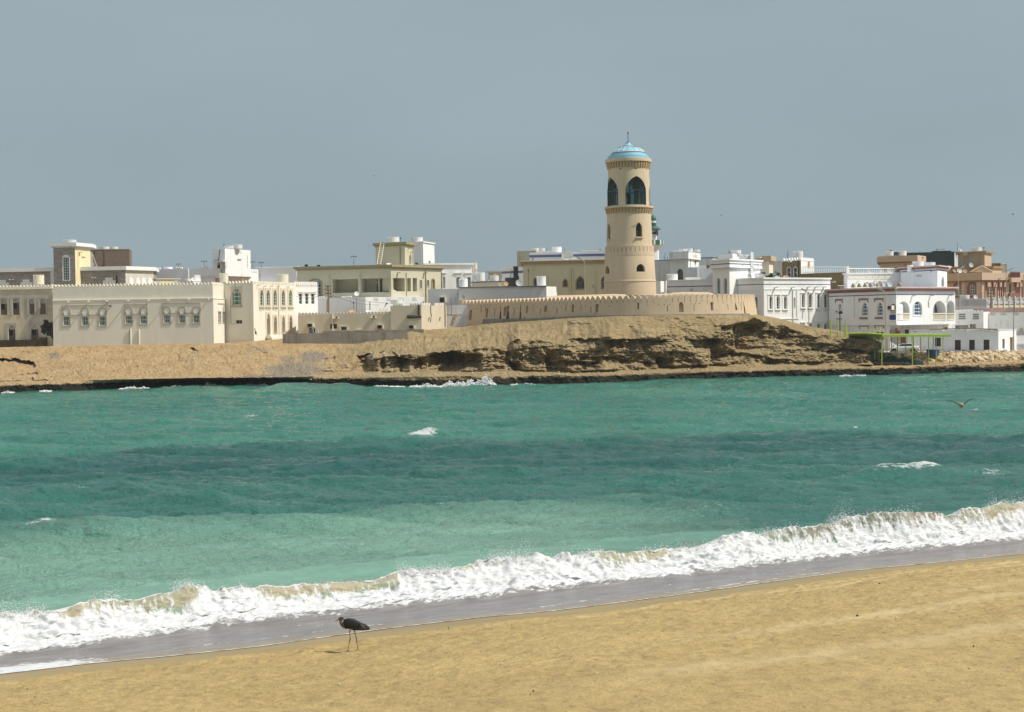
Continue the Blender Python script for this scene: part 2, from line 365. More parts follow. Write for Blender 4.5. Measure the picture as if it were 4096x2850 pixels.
# how much of the face is white water (1) or smooth sandy lip (0), read along the crest
CLP = PL([(-300, .9), (0, 1), (180, .9), (300, .6), (420, .8), (520, .75), (600, .45), (700, .3), (765, .55), (810, 1), (1000, .9), (1060, .5), (1300, .42), (1480, .38), (1570, .5), (1600, 1), (1780, .95), (1850, .8), (1960, 1), (2250, .97), (2330, .9), (2400, .55), (2560, .5), (2640, .65), (2700, .9), (2800, .95), (2950, 1), (3040, .75), (3150, .45), (3300, .55), (3400, .7), (3600, .6), (3780, .75), (3850, .6), (3950, .5), (4080, .75), (4300, .9)])(PXC)
nA = 96; nB = 70; nC = 80; tfull = []
edge = EDGE(sA)
t1 = np.linspace(0, 1, nA)[:, None]; t2 = np.linspace(0, 1, nB)[1:, None]; t3 = np.linspace(0, 1, nC)[1:, None]
NT = NC-.62-.25*CLP                                   # toe of the breaking face
seg0 = edge+.0+(NF-edge)*np.linspace(0, 1, 40)[:, None]
seg1 = NF+(NT-NF)*t1[1:]
seg2 = NT+(NC-NT)*t2
seg3 = NC+6.0*t3**1.5
Nn_ = np.concatenate([seg0, seg1, seg2, seg3]); Sn = np.broadcast_to(sA, Nn_.shape)
nr0, nr1, nr2 = 40, 40+nA-1, 40+nA-1+nB-1
wv = np.concatenate([0*seg0, 0*seg1, np.broadcast_to(t2, seg2.shape), np.ones_like(seg3)])       # 0 below toe .. 1 crest
bk = np.concatenate([0*seg0, 0*seg1, 0*seg2, np.broadcast_to(6.0*t3**1.5, seg3.shape)])
XX, YY = xy(Sn, Nn_)
seaH = sea(XX, YY)[0]
Bz = beach_z(Sn, Nn_)
lobes = .10*vn(Sn*.8, 0, 4.4)
film = Bz+.012+.018*ss(0, .5, Nn_-edge)+.010*vn(Sn*2.2, Nn_*5, 7.)*ss(.1, .6, Nn_-edge)
lum1 = fbm(Sn*1.5, Nn_*2.6, 3.3, 4); lum2 = fbm(Sn*5, Nn_*7, 1.3, 4); rid = 1-np.abs(fbm(Sn*2.4, Nn_*3.2, 6.6, 4))*2
ap = ss(NF-.02, NF+.3, Nn_+lobes)
apron = np.maximum(film, .06)+ap*(.07+.07*lum1+.05*lum2+.05*ss(.2, 1, Nn_-NF))
topz = ZC*(1+.04*vn(sA*2, 0, 2.))
face = apron+(topz-apron)*(wv**1.25*(1.25-.25*wv))
zz = np.where(wv <= 0, apron, face)
decay = np.exp(-(bk/1.5)**1.4); zb = seaH*ss(.3, 3.5, bk)+.05
zz = np.where(bk > 0, zb+(topz-.05)*decay, zz)
# foam field
FT = np.zeros_like(Nn_)
lim = CLP*1.15-.12
FT = np.where(bk > 0, ss(1.3, -.2, bk/(.25+CLP*.9)+.5-CLP), np.where(wv > 0, np.maximum(ss(lim+.60, lim-.32, wv), .40+.18*vn(Sn*3, 0, 3.)), ap))
FT = np.where((wv > 0) & (bk <= 0), FT*(.86+.14*CLP)+.16*np.clip(fbm(Sn*1.3, Nn_*2, 5.5, 4), -1, 1)*(wv > .25), FT)
streaky = ss(3000, 3120, PXC)*ss(3950, 3700, PXC)     # right part: torn, streaked brown water
FT = np.where((wv > 0.05) | (bk > 0), FT*(1-.35*streaky)+.28*streaky*(bk < 2.2), FT)
thin = ss(0, .9, (Nn_-NF))*ap
FT = np.where((wv <= 0), ap*(.46+.54*ss(.1, 1.1, Nn_-NF+.3*fbm(Sn*.5, Nn_, 1.9, 3))), FT)
edge_l = np.exp(-((Nn_-edge-.04)/.06)**2)*.9+np.exp(-((Nn_-edge-.9-.5*vn(Sn*.25, 0, 9.))/.10)**2)*(.35+.5*vn(Sn*.35, 0, 5.))
pud = ss(3.2, 1.0, Sn)*ss(1.6, .6, Nn_-edge)*.9                                    # foamy patch at the left end
lace = np.clip(1-np.abs(fbm(Sn*.9, Nn_*3.5, 11.1, 4))*9, 0, 1)*.42*ss(-.1, .35, fbm(Sn*.25, Nn_*.8, 2.7, 3))
FT = np.maximum(FT, np.clip(np.maximum(np.maximum(edge_l, pud), lace), 0, 1)*(1-ap))
# lumps where it is white
fl = np.clip(FT, 0, 1)*np.where(Nn_ > NF, 1, .12)
wh = (.35+.65*CLP)
zz = zz+fl*wh*(.14*lum1+.09*lum2+.05*rid)*np.where(wv > 0, 1, .55)*np.where(bk > 0, np.exp(-bk/1.0), 1)
plunge = .30*ss(.35, 1, wv)*(1-CLP)*np.exp(-(bk/.5)**2)+.10*fl*lum2*(wv > 0)
Nn2 = Nn_-plunge+fl*.22*wh*fbm(Sn*2.1+5, Nn_*2.5, 8.1, 4)*(wv > 0)*(bk < 1.5)
crn = ss(.75, 1, wv)*np.exp(-(bk/.35)**2)*CLP*np.clip(fbm(sA*3.1, 0, 4.2, 5), -.3, 1)*.20
zz = zz+crn
XX2, YY2 = xy(Sn, Nn2)
WC = water_col(XX, YY)
sandy = np.clip(ss(.25, .6, wv)*np.exp(-(bk/(.8+1.3*streaky))**2)+0, 0, 1)
sandy = sandy*np.clip(.78+.5*fbm(Sn*.9, Nn_*2, 7.4, 3), 0, 1); C_s = np.array([.37, .325, .22])*(1-.45*streaky[None, :, None]); colS = WC*(1-sandy[..., None])+C_s*sandy[..., None]
swash = ss(.25, 0, wv)*(bk <= 0)*(1-.6*ap*ss(.5, 1.5, Nn_-NF)); C_w = np.array([.225, .212, .212])*(1+.35*fbm(Sn*1.6, Nn_*9, 2., 4))[..., None]
thn = ss(1.1, .0, Nn_-edge+.25*fbm(Sn*.6, Nn_*2, 3.7, 3))[..., None]; C_w = C_w*(1-.75*thn)+np.array([.29, .225, .12])*.75*thn
colS = colS*(1-swash[..., None])+C_w*swash[..., None]
def m_surf():
    m, t, b, g = mat_new('surf'); P = g.outputs['Position']
    col = attr(t, 'col').outputs['Color']; fo = attr(t, 'foam').outputs['Fac']; fl_ = attr(t, 'flow').outputs['Vector']
    nf = noise(t, fl_, 3.2, 7, .70, stretch=(2.0, .6, 1)); nl = noise(t, P, 22.0, 5, .7)
    fm = mth(t, 'ADD', fo, mth(t, 'MULTIPLY', mth(t, 'SUBTRACT', nf, .5), 2.7))
    fm = mth(t, 'ADD', fm, mth(t, 'MULTIPLY', mth(t, 'SUBTRACT', nl, .5), .55))
    fm = mth(t, 'MULTIPLY', rng(t, fm, .42, .74, smooth=True), rng(t, fo, .02, .15))
    wt = mixc(t, rng(t, noise(t, fl_, 4.5, 7, .72), .33, .62), (.47, .48, .485), (.74, .75, .755))
    k = mixc(t, fm, col, wt); t.links.new(k, b.inputs['Base Color'])
    t.links.new(rng(t, fm, 0, 1, .16, .75), b.inputs['Roughness']); b.inputs['IOR'].default_value = 1.33
    t.links.new(rng(t, fm, 0, 1, .4, .15), b.inputs['Specular IOR Level'])
    b.inputs['Subsurface Weight'].default_value = 0.0
    n1 = noise(t, fl_, 5.0, 6, .65, stretch=(1.0, 1.6, 1)); n2 = noise(t, P, 30.0, 5, .7)
    nn = bump(t, n1, .45, .06, None); bump(t, n2, .4, .03, b, nn)
    return m
flow = np.stack([Sn*np.where(wv > 0, 1, .4), np.where(wv > 0, Nn_*.9+zz*.6, Nn_*2.6), 0*Sn], 2)
so_ = grid_mesh('shore_break', np.stack([XX2, YY2, zz], 2), m_surf(), {'col': colS, 'foam': FT, 'flow': flow}); tag(so_, kind='structure')
# ---- droplets and torn foam thrown up by the break
def blobs(name, C, rad, mat, label=None, kind='stuff', jitter=.45, seed=1):
    r = np.random.RandomState(seed); C = np.asarray(C); n = len(C); rad = np.broadcast_to(rad, (n,))
    base = np.array([(1, 0, 0), (-1, 0, 0), (0, 1, 0), (0, -1, 0), (0, 0, 1), (0, 0, -1)], float)
    fc = np.array([(0, 2, 4), (2, 1, 4), (1, 3, 4), (3, 0, 4), (2, 0, 5), (1, 2, 5), (3, 1, 5), (0, 3, 5)])
    V = C[:, None, :]+rad[:, None, None]*base[None]*(1+jitter*r.uniform(-1, 1, (n, 6, 1)))
    Fc = (fc[None]+6*np.arange(n)[:, None, None]).reshape(-1, 3)
    me = bpy.data.meshes.new(name); me.vertices.add(n*6); me.vertices.foreach_set('co', V.reshape(-1).astype(np.float32))
    nf = len(Fc); me.loops.add(nf*3); me.loops.foreach_set('vertex_index', Fc.reshape(-1).astype(np.int32)); me.polygons.add(nf)
    me.polygons.foreach_set('loop_start', np.arange(0, nf*3, 3, dtype=np.int32)); me.update(); me.validate(); me.materials.append(mat)
    return tag(link(bpy.data.objects.new(name, me)), label, None, None, kind)
M_FOAM = paint('white_foam', (.72, .73, .73), .7, var=.05)
rs = np.random.RandomState(11)
# plumes: crest px range, how many, height m, spread
PLUM = [(0, 190, 900, .30), (105, 140, 260, .55), (360, 500, 240, .35), (420, 480, 220, .5), (690, 800, 700, .18), (800, 860, 80, .25), (880, 1010, 260, .16), (1590, 1800, 1500, .26), (1950, 2120, 1500, .42), (2100, 2330, 700, .22), (2330, 2420, 700, .22), (2560, 2760, 700, .30), (2880, 3010, 500, .22), (3040, 3200, 500, .2), (3320, 3400, 900, .40), (3400, 3650, 500, .22), (3950, 4140, 900, .28), (-200, 0, 500, .3), (1000, 1500, 300, .08), (2700, 2900, 400, .15)]
Cs = []; Rs = []
for a, b_, n, h in PLUM:
    cand = np.where((PXC >= a) & (PXC <= b_))[0]
    if not len(cand): continue
    i = rs.choice(cand, n); u = rs.beta(2, 2, n); up = h*rs.exponential(.45, n)*(.5+.8*np.clip(fbm(sA[i]*3, 0, 2.2, 3)+.4, 0, 1)); dn = rs.normal(0, .16, n)-.10*up
    ix = i; s0 = sA[ix]+rs.normal(0, .05, n); n0 = NC[ix]+dn; x, y = xy(s0, n0)
    Cs.append(np.stack([x, y, ZC[ix]-.05+up], 1)); Rs.append(.006+.014*rs.uniform(0, 1, n)**3*np.exp(-up*1.2))
tag(blobs('sea_spray', np.concatenate(Cs), np.concatenate(Rs), M_FOAM, 'white droplets thrown up along the crest of the shore break'), kind='stuff')
# ---- beach
def m_sand():
    m, t, b, g = mat_new('beach_sand'); P = g.outputs['Position']
    wet = attr(t, 'wet').outputs['Fac']; tr = attr(t, 'track').outputs['Fac']
    n1 = noise(t, P, .5, 5, .6, stretch=(.5, 1, 1)); n2 = noise(t, P, 3.2, 6, .7, stretch=(.6, 1.1, 1)); n3 = noise(t, P, 60, 3, .7); n4 = noise(t, P, 11, 5, .7); n5 = noise(t, P, 24, 4, .75, stretch=(.7, 1.2, 1))
    k = mixc(t, rng(t, n1, .3, .7), (.385, .275, .110), (.485, .358, .155))
    k = mixc(t, rng(t, n2, .48, .68, 0, .55), k, (.20, .148, .066))
    k = mixc(t, rng(t, n4, .53, .70, 0, .65), k, (.15, .113, .055))
    k = mixc(t, rng(t, n3, .35, .7, 0, .2), k, (.30, .22, .12))
    k = mixc(t, rng(t, n5, .52, .68, 0, .55), k, (.17, .12, .06)); k = mixc(t, rng(t, n5, .46, .34, 0, .4), k, (.52, .41, .24))
    k = mixc(t, mth(t, 'MULTIPLY', tr, .8), k, (.58, .47, .27))
    vo = N(t, 'ShaderNodeTexVoronoi'); vo.inputs['Scale'].default_value = 7.0; t.links.new(P, vo.inputs['Vector'])
    sp = mth(t, 'MULTIPLY', rng(t, vo.outputs['Distance'], .10, .05), rng(t, noise(t, P, 1.7, 2), .60, .66))
    k = mixc(t, mth(t, 'MULTIPLY', sp, .8), k, (.10, .08, .05))
    k = mixc(t, wet, k, mixc(t, rng(t, n1, .3, .7), (.275, .200, .088), (.325, .242, .112))); t.links.new(k, b.inputs['Base Color'])
    t.links.new(rng(t, wet, 0, 1, .95, .5), b.inputs['Roughness']); b.inputs['Specular IOR Level'].default_value = .3
    hh = mth(t, 'ADD', mth(t, 'MULTIPLY', n2, .6), n4); nb = N(t, 'ShaderNodeBump'); nb.inputs['Distance'].default_value = .035
    t.links.new(hh, nb.inputs['Height']); t.links.new(rng(t, wet, 0, .6, .9, 0), nb.inputs['Strength'])
    nb2 = N(t, 'ShaderNodeBump'); nb2.inputs['Distance'].default_value = .01; t.links.new(n3, nb2.inputs['Height']); t.links.new(nb.outputs[0], nb2.inputs['Normal']); t.links.new(rng(t, wet, 0, .6, .5, .05), nb2.inputs['Strength'])
    t.links.new(nb2.outputs[0], b.inputs['Normal']); return m
sB = np.arange(-22, 64, .07); dB = np.concatenate([np.arange(-3, 9, .045), 9+np.cumsum(np.linspace(.045, .35, 130))])
Sb, Db = np.meshgrid(sB, dB); Nb = EDGE(Sb)-Db
Zb = beach_z(Sb, Nb)
dry = ss(1.3, 2.1, Db+.35*fbm(Sb*.5, Db*1.2, 3.1, 4))
Zb = Zb+dry*(.05*fbm(Sb*1.1, Db*1.6, 1.1, 4)+.055*np.maximum(fbm(Sb*3.0, Db*4.4, 2.1, 5, .6), -.10)+.035*fbm(Sb*8, Db*10, 5, 3))
clod = dry*np.exp(-((Db-2.5-.5*fbm(Sb*.3, 0, 9.2, 3))/.55)**2)*np.maximum(fbm(Sb*2.6, Db*5, 4.4, 5, .62), 0)*ss(-.15, .2, fbm(Sb*.22, 0, 3.3, 3)); Zb = Zb+.16*clod
lip = np.exp(-((Db-1.75-.3*vn(Sb*.4, 0, 1.))/.25)**2)*.03; Zb = Zb+lip
# long wind-smoothed streaks running along the beach
TR = np.zeros_like(Sb)
for d0, w, a0, a1, sl in ((2.35, .13, 10, 34, .02), (3.0, .10, 17, 34, -.02), (3.5, .14, 23, 45, .0), (6.6, .35, 20, 40, .03), (8.2, .4, 12, 30, .05), (9.6, .5, 24, 48, .02), (5.2, .3, 33, 50, .02), (11.5, .5, 8, 30, .03)):
    TR = np.maximum(TR, np.exp(-((Db-d0-sl*(Sb-20)-.22*fbm(Sb*.35, d0, 0, 3))/w)**2)*ss(a0, a0+5, Sb)*ss(a1, a1-6, Sb)*(.55+.5*fbm(Sb*.8, Db*2, 7., 3)))
Zb = Zb*1.0-TR*.0
TR = np.clip(TR, 0, 1)
wetA = ss(2.1, 1.2, Db+.4*fbm(Sb*.45, Db*.8, 6.1, 4))
Xb, Yb = xy(Sb, Nb)
bo = grid_mesh('beach', np.stack([Xb, Yb, Zb], 2), m_sand(), {'wet': wetA, 'track': TR}); tag(bo, kind='structure')
def beach_at(px_, py_):
    z = .5
    for _ in range(20):
        p = WG(px_, py_, z); s, n = sn(p[0], p[1]); z = float(beach_z(np.array(s), np.array(n)))+.01
    return np.array([p[0], p[1], z])
# ---- headland, reef lip, slopes and the ground of the town: one terrain sheet
P_W = PL([(-900, 1590), (0, 1572), (300, 1562), (700, 1548), (1000, 1540), (1400, 1543), (1700, 1548), (2100, 1538), (2400, 1533), (2700, 1518), (3000, 1510), (3300, 1505), (3600, 1499), (4096, 1487), (4900, 1470)])
P_L = PL([(-900, 1560), (0, 1545), (244, 1536), (488, 1533), (610, 1522), (793, 1524), (1098, 1518), (1200, 1520), (1409, 1515), (1618, 1508), (1880, 1502), (2036, 1505), (2300, 1504), (2583, 1500), (2866, 1488), (3149, 1481), (3432, 1475), (3600, 1469), (4096, 1452), (4900, 1435)])
P_B = PL([(-900, 1530), (0, 1528), (400, 1520), (800, 1512), (1150, 1510), (1268, 1505), (1383, 1500), (1566, 1494), (1723, 1489), (1880, 1492), (2036, 1484), (2300, 1494), (2583, 1480), (2810, 1468), (3036, 1468), (3263, 1463), (3444, 1462), (3480, 1463), (3520, 1462), (4096, 1449), (4900, 1432)])
P_T = PL([(-900, 1405), (0, 1391), (211, 1385), (500, 1379), (853, 1375), (1013, 1368), (1113, 1377), (1300, 1377), (1420, 1377), (1548, 1340), (1642, 1324), (1751, 1316), (1842, 1309), (1959, 1296), (2116, 1287), (2273, 1274), (2460, 1266), (2683, 1261), (2866, 1263), (3028, 1260), (3107, 1273), (3185, 1293), (3263, 1311), (3342, 1322), (3407, 1336), (3446, 1352), (3462, 1368), (3474, 1400), (3481, 1440), (3492, 1453), (3560, 1436), (3640, 1420), (4096, 1417), (4900, 1407)])
Y_T = PL([(-900, 219), (853, 219), (1113, 219.5), (1420, 221), (1548, 226), (1642, 230), (1842, 240), (1959, 234), (2116, 227), (2274, 220.3), (2480, 215.8), (2683, 214), (2866, 216.5), (2960, 220), (3028, 225), (3107, 226), (3263, 220), (3407, 217), (3446, 214.5), (3474, 214), (3492, 214.5), (3560, 216.5), (3640, 217.4), (4096, 222), (4900, 230)])
Y_B = PL([(-900, 193), (0, 194), (1150, 198), (1268, 200), (2048, 203.5), (2400, 204.3), (2600, 205.5), (2866, 209.8), (3149, 210), (3444, 211.3), (3480, 213), (3600, 212.8), (4096, 216.5), (4900, 223)])
cx = np.arange(-900, 4900, 3.0); nc_ = len(cx)
def yat(pyf, z): # distance where the given pixel row meets height z
    return np.array([WG(a, b_, z)[1] for a, b_ in zip(cx, pyf(cx))])
yw = yat(P_W, 0.0); yl = yw+.55
rowsPY = []; rowsY = []
def seg(pa, ya, pb, yb, n, f=lambda w: w, last=False):
    for w in np.linspace(0, 1, n, endpoint=last):
        rowsPY.append(pa+(pb-pa)*w); rowsY.append(ya+(yb-ya)*f(w))
pw, pl, pb_, pt = P_W(cx), P_L(cx), P_B(cx), P_T(cx); yb_, yt_ = Y_B(cx), Y_T(cx)
steep = ss(1250, 1520, cx)*ss(3500, 3476, cx)
seg(pw+35, yw, pl, yl, 34)
seg(pl, yl, pb_, yb_, 46)
nw = 190; WB = PL([(1200, .3), (1450, .42), (1700, .46), (1900, .5), (2050, .62), (2300, .6), (2850, .6), (2900, .8), (3100, .85), (3440, .93), (4900, .93)])(cx)*(1+.22*fbm(cx*.012, 0, 6.2, 4)); WB = np.clip(WB, .2, .95); LF = PL([(1250, .12), (1450, .06), (2050, .07), (2300, .12), (2480, .2), (2866, .3), (2960, .3), (3028, .36), (3263, .5), (3440, .5)])(cx)

for w in np.linspace(0, 1, nw):
    rowsPY.append(pb_+(pt-pb_)*w); fw = steep*np.where(w < WB, LF*w/WB, LF+(1-LF)*np.clip((w-WB)/(1-WB), 0, 1)**.92)+(1-steep)*w; rowsY.append(yb_+(yt_-yb_)*fw)
PYg = np.array(rowsPY); YG = np.array(rowsY); CX = np.broadcast_to(cx, PYg.shape)
v_idx = np.arange(PYg.shape[0])[:, None]; wcl = np.clip((v_idx-80)/(nw-1), 0, 1)+0*CX
# recesses: overhanging ledges and clefts. Each: edge polyline (photo px), depth m, drop height px, end fade px
def ledge(pts, D, Hh, fade=40, sharp=3.0, wob=5, pw_=1.0):
    p = np.array(pts, float); ye = np.interp(CX, p[:, 0], p[:, 1])+wob*fbm(CX*.02, 0, p[0, 0]*.1, 4)*1.6; en = ss(p[0, 0], p[0, 0]+fade, CX)*ss(p[-1, 0], p[-1, 0]-fade, CX)
    hm = Hh*(1+.55*fbm(CX*.013, p[0, 1]*.1, 3.3, 3)); mo = .62+.75*fbm(CX*.02, p[0, 0]*.1, 5.1, 3); d = PYg-ye; g = ss(-sharp, sharp, d)*np.clip(1-np.clip(d/hm, 0, 2)**1.5, 0, 1)*np.clip(mo, .15, 1.3); return D*en*g
def cleft(pts, D, wd_, skew=.3):
    p = np.array(pts, float); o = np.argsort(p[:, 1]); p = p[o]; xe = np.interp(PYg, p[:, 1], p[:, 0]); en = ss(p[0, 1]-4, p[0, 1]+22, PYg)*ss(p[-1, 1]+4, p[-1, 1]-16, PYg)
    d = (CX-xe)+4*fbm(CX*.03, PYg*.03, 1.7, 3); g = np.where(d < 0, np.exp(-(d/(wd_*skew))**2), np.exp(-(d/wd_)**2)); return D*en*g
r2 = lambda L: [(1200+a/1.913, 1160+b_/1.913) for a, b_ in L]
r3 = lambda L: [(2300+a/1.766, 1160+b_/1.766) for a, b_ in L]
r1_ = lambda L: [(a/1.64, 1320+b_/1.64) for a, b_ in L]
rec = 0
rec = rec+ledge(r2([(400, 512), (440, 505), (520, 490), (640, 478), (700, 480), (760, 512), (850, 538), (950, 512), (1050, 485), (1150, 476), (1300, 486), (1400, 500)]), 5.0, 150, 30, 3, 4)
rec = rec+ledge(r2([(560, 468), (640, 462), (720, 470), (780, 490)]), 1.3, 22, 16)
rec = rec+ledge(r2([(800, 475), (900, 462), (1010, 455)]), 1.0, 30, 18)
rec = rec+ledge(r2([(100, 625), (180, 622), (270, 630)]), .9, 16, 16)
rec = rec+ledge(r2([(440, 440), (520, 405), (620, 372), (720, 352)]), .9, 26, 20)
rec = rec+ledge(r2([(760, 372), (900, 360), (1030, 352), (1060, 350)]), .9, 34, 26)
rec = rec+ledge(r2([(1100, 545), (1300, 540), (1600, 548)]), .8, 40, 40)
rec = rec+ledge(r2([(1040, 590), (1200, 575), (1420, 570), (1590, 585)]), .7, 30, 40)
rec = rec+ledge(r2([(1600, 470), (1700, 455), (1850, 440), (1960, 430)]), .8, 40, 30)
rec = rec+ledge(r2([(1620, 390), (1760, 372), (1900, 366), (2010, 350)]), 1.1, 46, 30)
rec = rec+ledge(r2([(1880, 560), (2000, 545), (2130, 535), (2200, 560), (2300, 556)]), 1.5, 60, 24)
rec = rec+ledge(r2([(2030, 400), (2100, 390), (2200, 392), (2330, 372)]), 1.6, 36, 24)
rec = rec+ledge(r3([(-60, 350), (0, 347), (120, 350), (250, 352), (330, 342), (420, 348), (600, 352), (700, 348), (850, 352), (960, 348), (1040, 350)]), 2.7, 42, 22, 2.5, 4)
rec = rec+ledge(r3([(560, 470), (600, 480), (640, 490), (700, 470)]), 1.4, 60, 14)
rec = rec+ledge(r3([(690, 500), (780, 492), (900, 490), (960, 470)]), 1.0, 50, 20)
rec = rec+ledge(r3([(90, 480), (200, 468), (330, 490), (440, 500), (560, 520)]), 1.2, 50, 24)
rec = rec+ledge(r3([(0, 520), (60, 520), (200, 545)]), .7, 24, 20)
rec = rec+ledge(r3([(1010, 470), (1100, 452), (1200, 442), (1330, 470), (1450, 495), (1560, 505), (1700, 510), (1780, 500)]), 1.7, 42, 30, 3, 5)
rec = rec+ledge(r3([(1180, 262), (1300, 280), (1420, 300), (1560, 330), (1700, 330)]), .9, 60, 40)
rec = rec+ledge(r3([(1500, 385), (1640, 372), (1780, 380), (1880, 400)]), .8, 40, 30)
rec = rec+ledge(r3([(1780, 432), (1860, 424), (1930, 416), (1990, 424), (2050, 432)]), 2.2, 16, 12, 2, 2)
rec = rec+cleft(r3([(1150, 212), (1140, 300), (1160, 380), (1180, 445)]), 3.4, 110, .07)+cleft(r3([(1040, 225), (1030, 300)]), .9, 40, .3)
rec = rec+cleft(r3([(985, 400), (975, 470), (960, 560)]), 2.2, 60, .15)
rec = rec+cleft(r2([(1592, 300), (1598, 430), (1585, 540), (1600, 640)]), 1.0, 12, .7)+cleft(r2([(1610, 545), (1630, 600), (1650, 650)]), 3.2, 30, .3)
rec = rec+cleft(r2([(2060, 240), (2040, 320), (1990, 400)]), 2.6, 70, .12)
rec = rec+cleft(r2([(436, 492), (425, 570), (375, 655)]), 3.6, 150, .05)+cleft(r2([(1900, 470), (1890, 560), (1900, 640)]), 1.8, 60, .12)+cleft(r3([(590, 470), (600, 570)]), 2.0, 42, .12)+cleft(r3([(1500, 250), (1490, 340), (1500, 420)]), 1.4, 70, .2)+cleft(r2([(850, 330), (842, 400), (850, 470)]), 1.5, 40, .2)
rec = rec+cleft(r3([(1808, 395), (1803, 450)]), .8, 10, .6)+cleft(r3([(240, 340), (250, 400)]), .8, 16, .6)
# left slope: low caves and gullies
rec = rec+ledge(r1_([(-300, 180), (0, 190), (60, 196), (100, 182), (150, 202), (235, 208)]), 4.2, 34, 30, 2, 3)
rec = rec+ledge(r1_([(100, 300), (180, 290), (250, 288)]), 1.6, 12, 16)+ledge(r1_([(-200, 330), (0, 340), (160, 325), (320, 330)]), 1.8, 16, 24)
rec = rec+ledge(r1_([(430, 150), (500, 152), (570, 142)]), 1.0, 14, 16)+ledge(r1_([(0, 140), (110, 146), (220, 142)]), 1.0, 16, 16)+ledge(r1_([(380, 318), (500, 316)]), .9, 8, 16)
rec = rec+ledge(r1_([(1235, 128), (1270, 122), (1308, 140)]), 2.0, 22, 10)+cleft(r1_([(1160, 150), (1160, 215)]), .9, 7, .7)+ledge(r1_([(2110, 200), (2150, 190), (2200, 178)]), 1.6, 16, 10)
rec = rec+ledge(r1_([(1650, 120), (1700, 135), (1760, 160)]), .6, 14, 14)
dzn = (PYg*1.0)
gx = CX*.033; gz = -(PYg-1290)*.033                    # metres along and up the face
mask_cl = ss(0, .06, wcl)*ss(1.0, .9, wcl)
strat = fbm(gx*.10+.8*fbm(gx*.2, gz*.2, 1., 3), gz*1.15, 4.4, 4)*.75+.25*fbm(gx*.3, gz*3.2, 9.4, 3)
lump = fbm(gx*.42, gz*.6, 2.4, 5); pit = fbm(gx*1.9, gz*2.3, 6.4, 4); fine = fbm(gx*5.5, gz*6.5, 3.4, 3)
sl = 1-steep
upper = ss(-.06, .10, wcl-WB[None, :])*steep
amp = mask_cl*(steep*1.0+sl*.7)*(1-.32*upper)
rec = np.where(wcl > 0, rec, 0)
big = fbm(gx*.11+3, gz*.22, 7.7, 3); strat = np.tanh(2.6*strat)*.55
pit2 = fbm(gx*.95, gz*1.5, 12.4, 4); YD = YG+rec*(1.25-.6*upper)+amp*(1.0*strat+4.3*big*steep+2.2*lump+1.0*np.abs(pit2)+.85*np.maximum(pit, -.3)+.42*fine)
nose = ss(3440, 3462, CX)*ss(3482, 3466, CX)
# lip: ragged, undercut, irregular outline
lipm = ss(.0, .6, (v_idx)/34)*ss(80, 50, v_idx)+0*CX
lipf = (v_idx < 40)*1.0+0*CX
YD = YD+lipf*(1.1*fbm(gx*.22, gz*.3, 1.4, 4)+.45*fbm(gx*1.1, gz*1.4, 5.4, 4)+.25*fine)+lipm*.12*pit
dp = (PYg+(lipm*(v_idx < 60))*(4.0*fbm(gx*.35, 0, 3.9, 4)+3.0*fbm(gx*1.6, gz*.5, 7.9, 3)))
dp = dp+mask_cl*steep*2.0*fine+ (wcl >= 1)*0
# to world
NX = CX+62*np.exp(-((PYg-1374)/26.0)**2)*ss(3395, 3466, CX)*ss(3486, 3474, CX)
CX0 = CX; CX = NX
Dx = _f[0]+((CX-2048)/F)*CR[0]-((dp-1425)/F)*CU[0]; Dy = _f[1]+((CX-2048)/F)*CR[1]-((dp-1425)/F)*CU[1]; Dz = _f[2]+((CX-2048)/F)*CR[2]-((dp-1425)/F)*CU[2]
# displace horizontally (keep each point's height, move it in depth) so that relief is real rock
CX = CX0; k0 = YG/Dy; px0 = k0*Dx; pz0 = CAMZ+k0*Dz; TX = px0*(1+(YD-YG)/YG*.0); TZ = pz0
TY = YD
flat = ((wcl <= 0) & (v_idx >= 34))
TZ = TZ+mask_cl*(upper*(.34*lump+.34*np.maximum(pit, -.35)+.14*fine)+sl*(.26*lump+.24*np.maximum(pit, -.3)+.06*fine))+flat*(.10*pit+.06*fine+.08*lump)+(wcl > .0)*(1-mask_cl*steep)*(.05*pit+.03*fine)+amp*.10*fine
front = np.stack([TX, TY, TZ], 2)
# plateau behind the crest, out to the horizon
topX = px0[-1]; topZ = pz0[-1]; topY = yt_
back = []
LV = PL([(-900, 5.2), (853, 5.3), (1100, 6.0), (1500, 6.5), (1842, 7.4), (2100, 8.4), (3028, 8.6), (3150, 6.5), (3300, 3.2), (3500, 2.5), (4900, 2.35)])(cx)
for d in (.4, .8, 1.4, 2.2, 3.5, 5, 7.5, 11, 16, 24, 36, 60, 110, 220, 500, 1200, 3000, 6000):
    f_ = 1-math.exp(-d/5.0); z = topZ+(LV-topZ)*f_; z = np.where(d > 30, z+(4.0-z)*min(1, (d-30)/60), z); z = z+.05*vn(cx*.05, d*.6, 1.)
    yy = topY+d; back.append(np.stack([topX*(yy/topY), yy, z], 1))
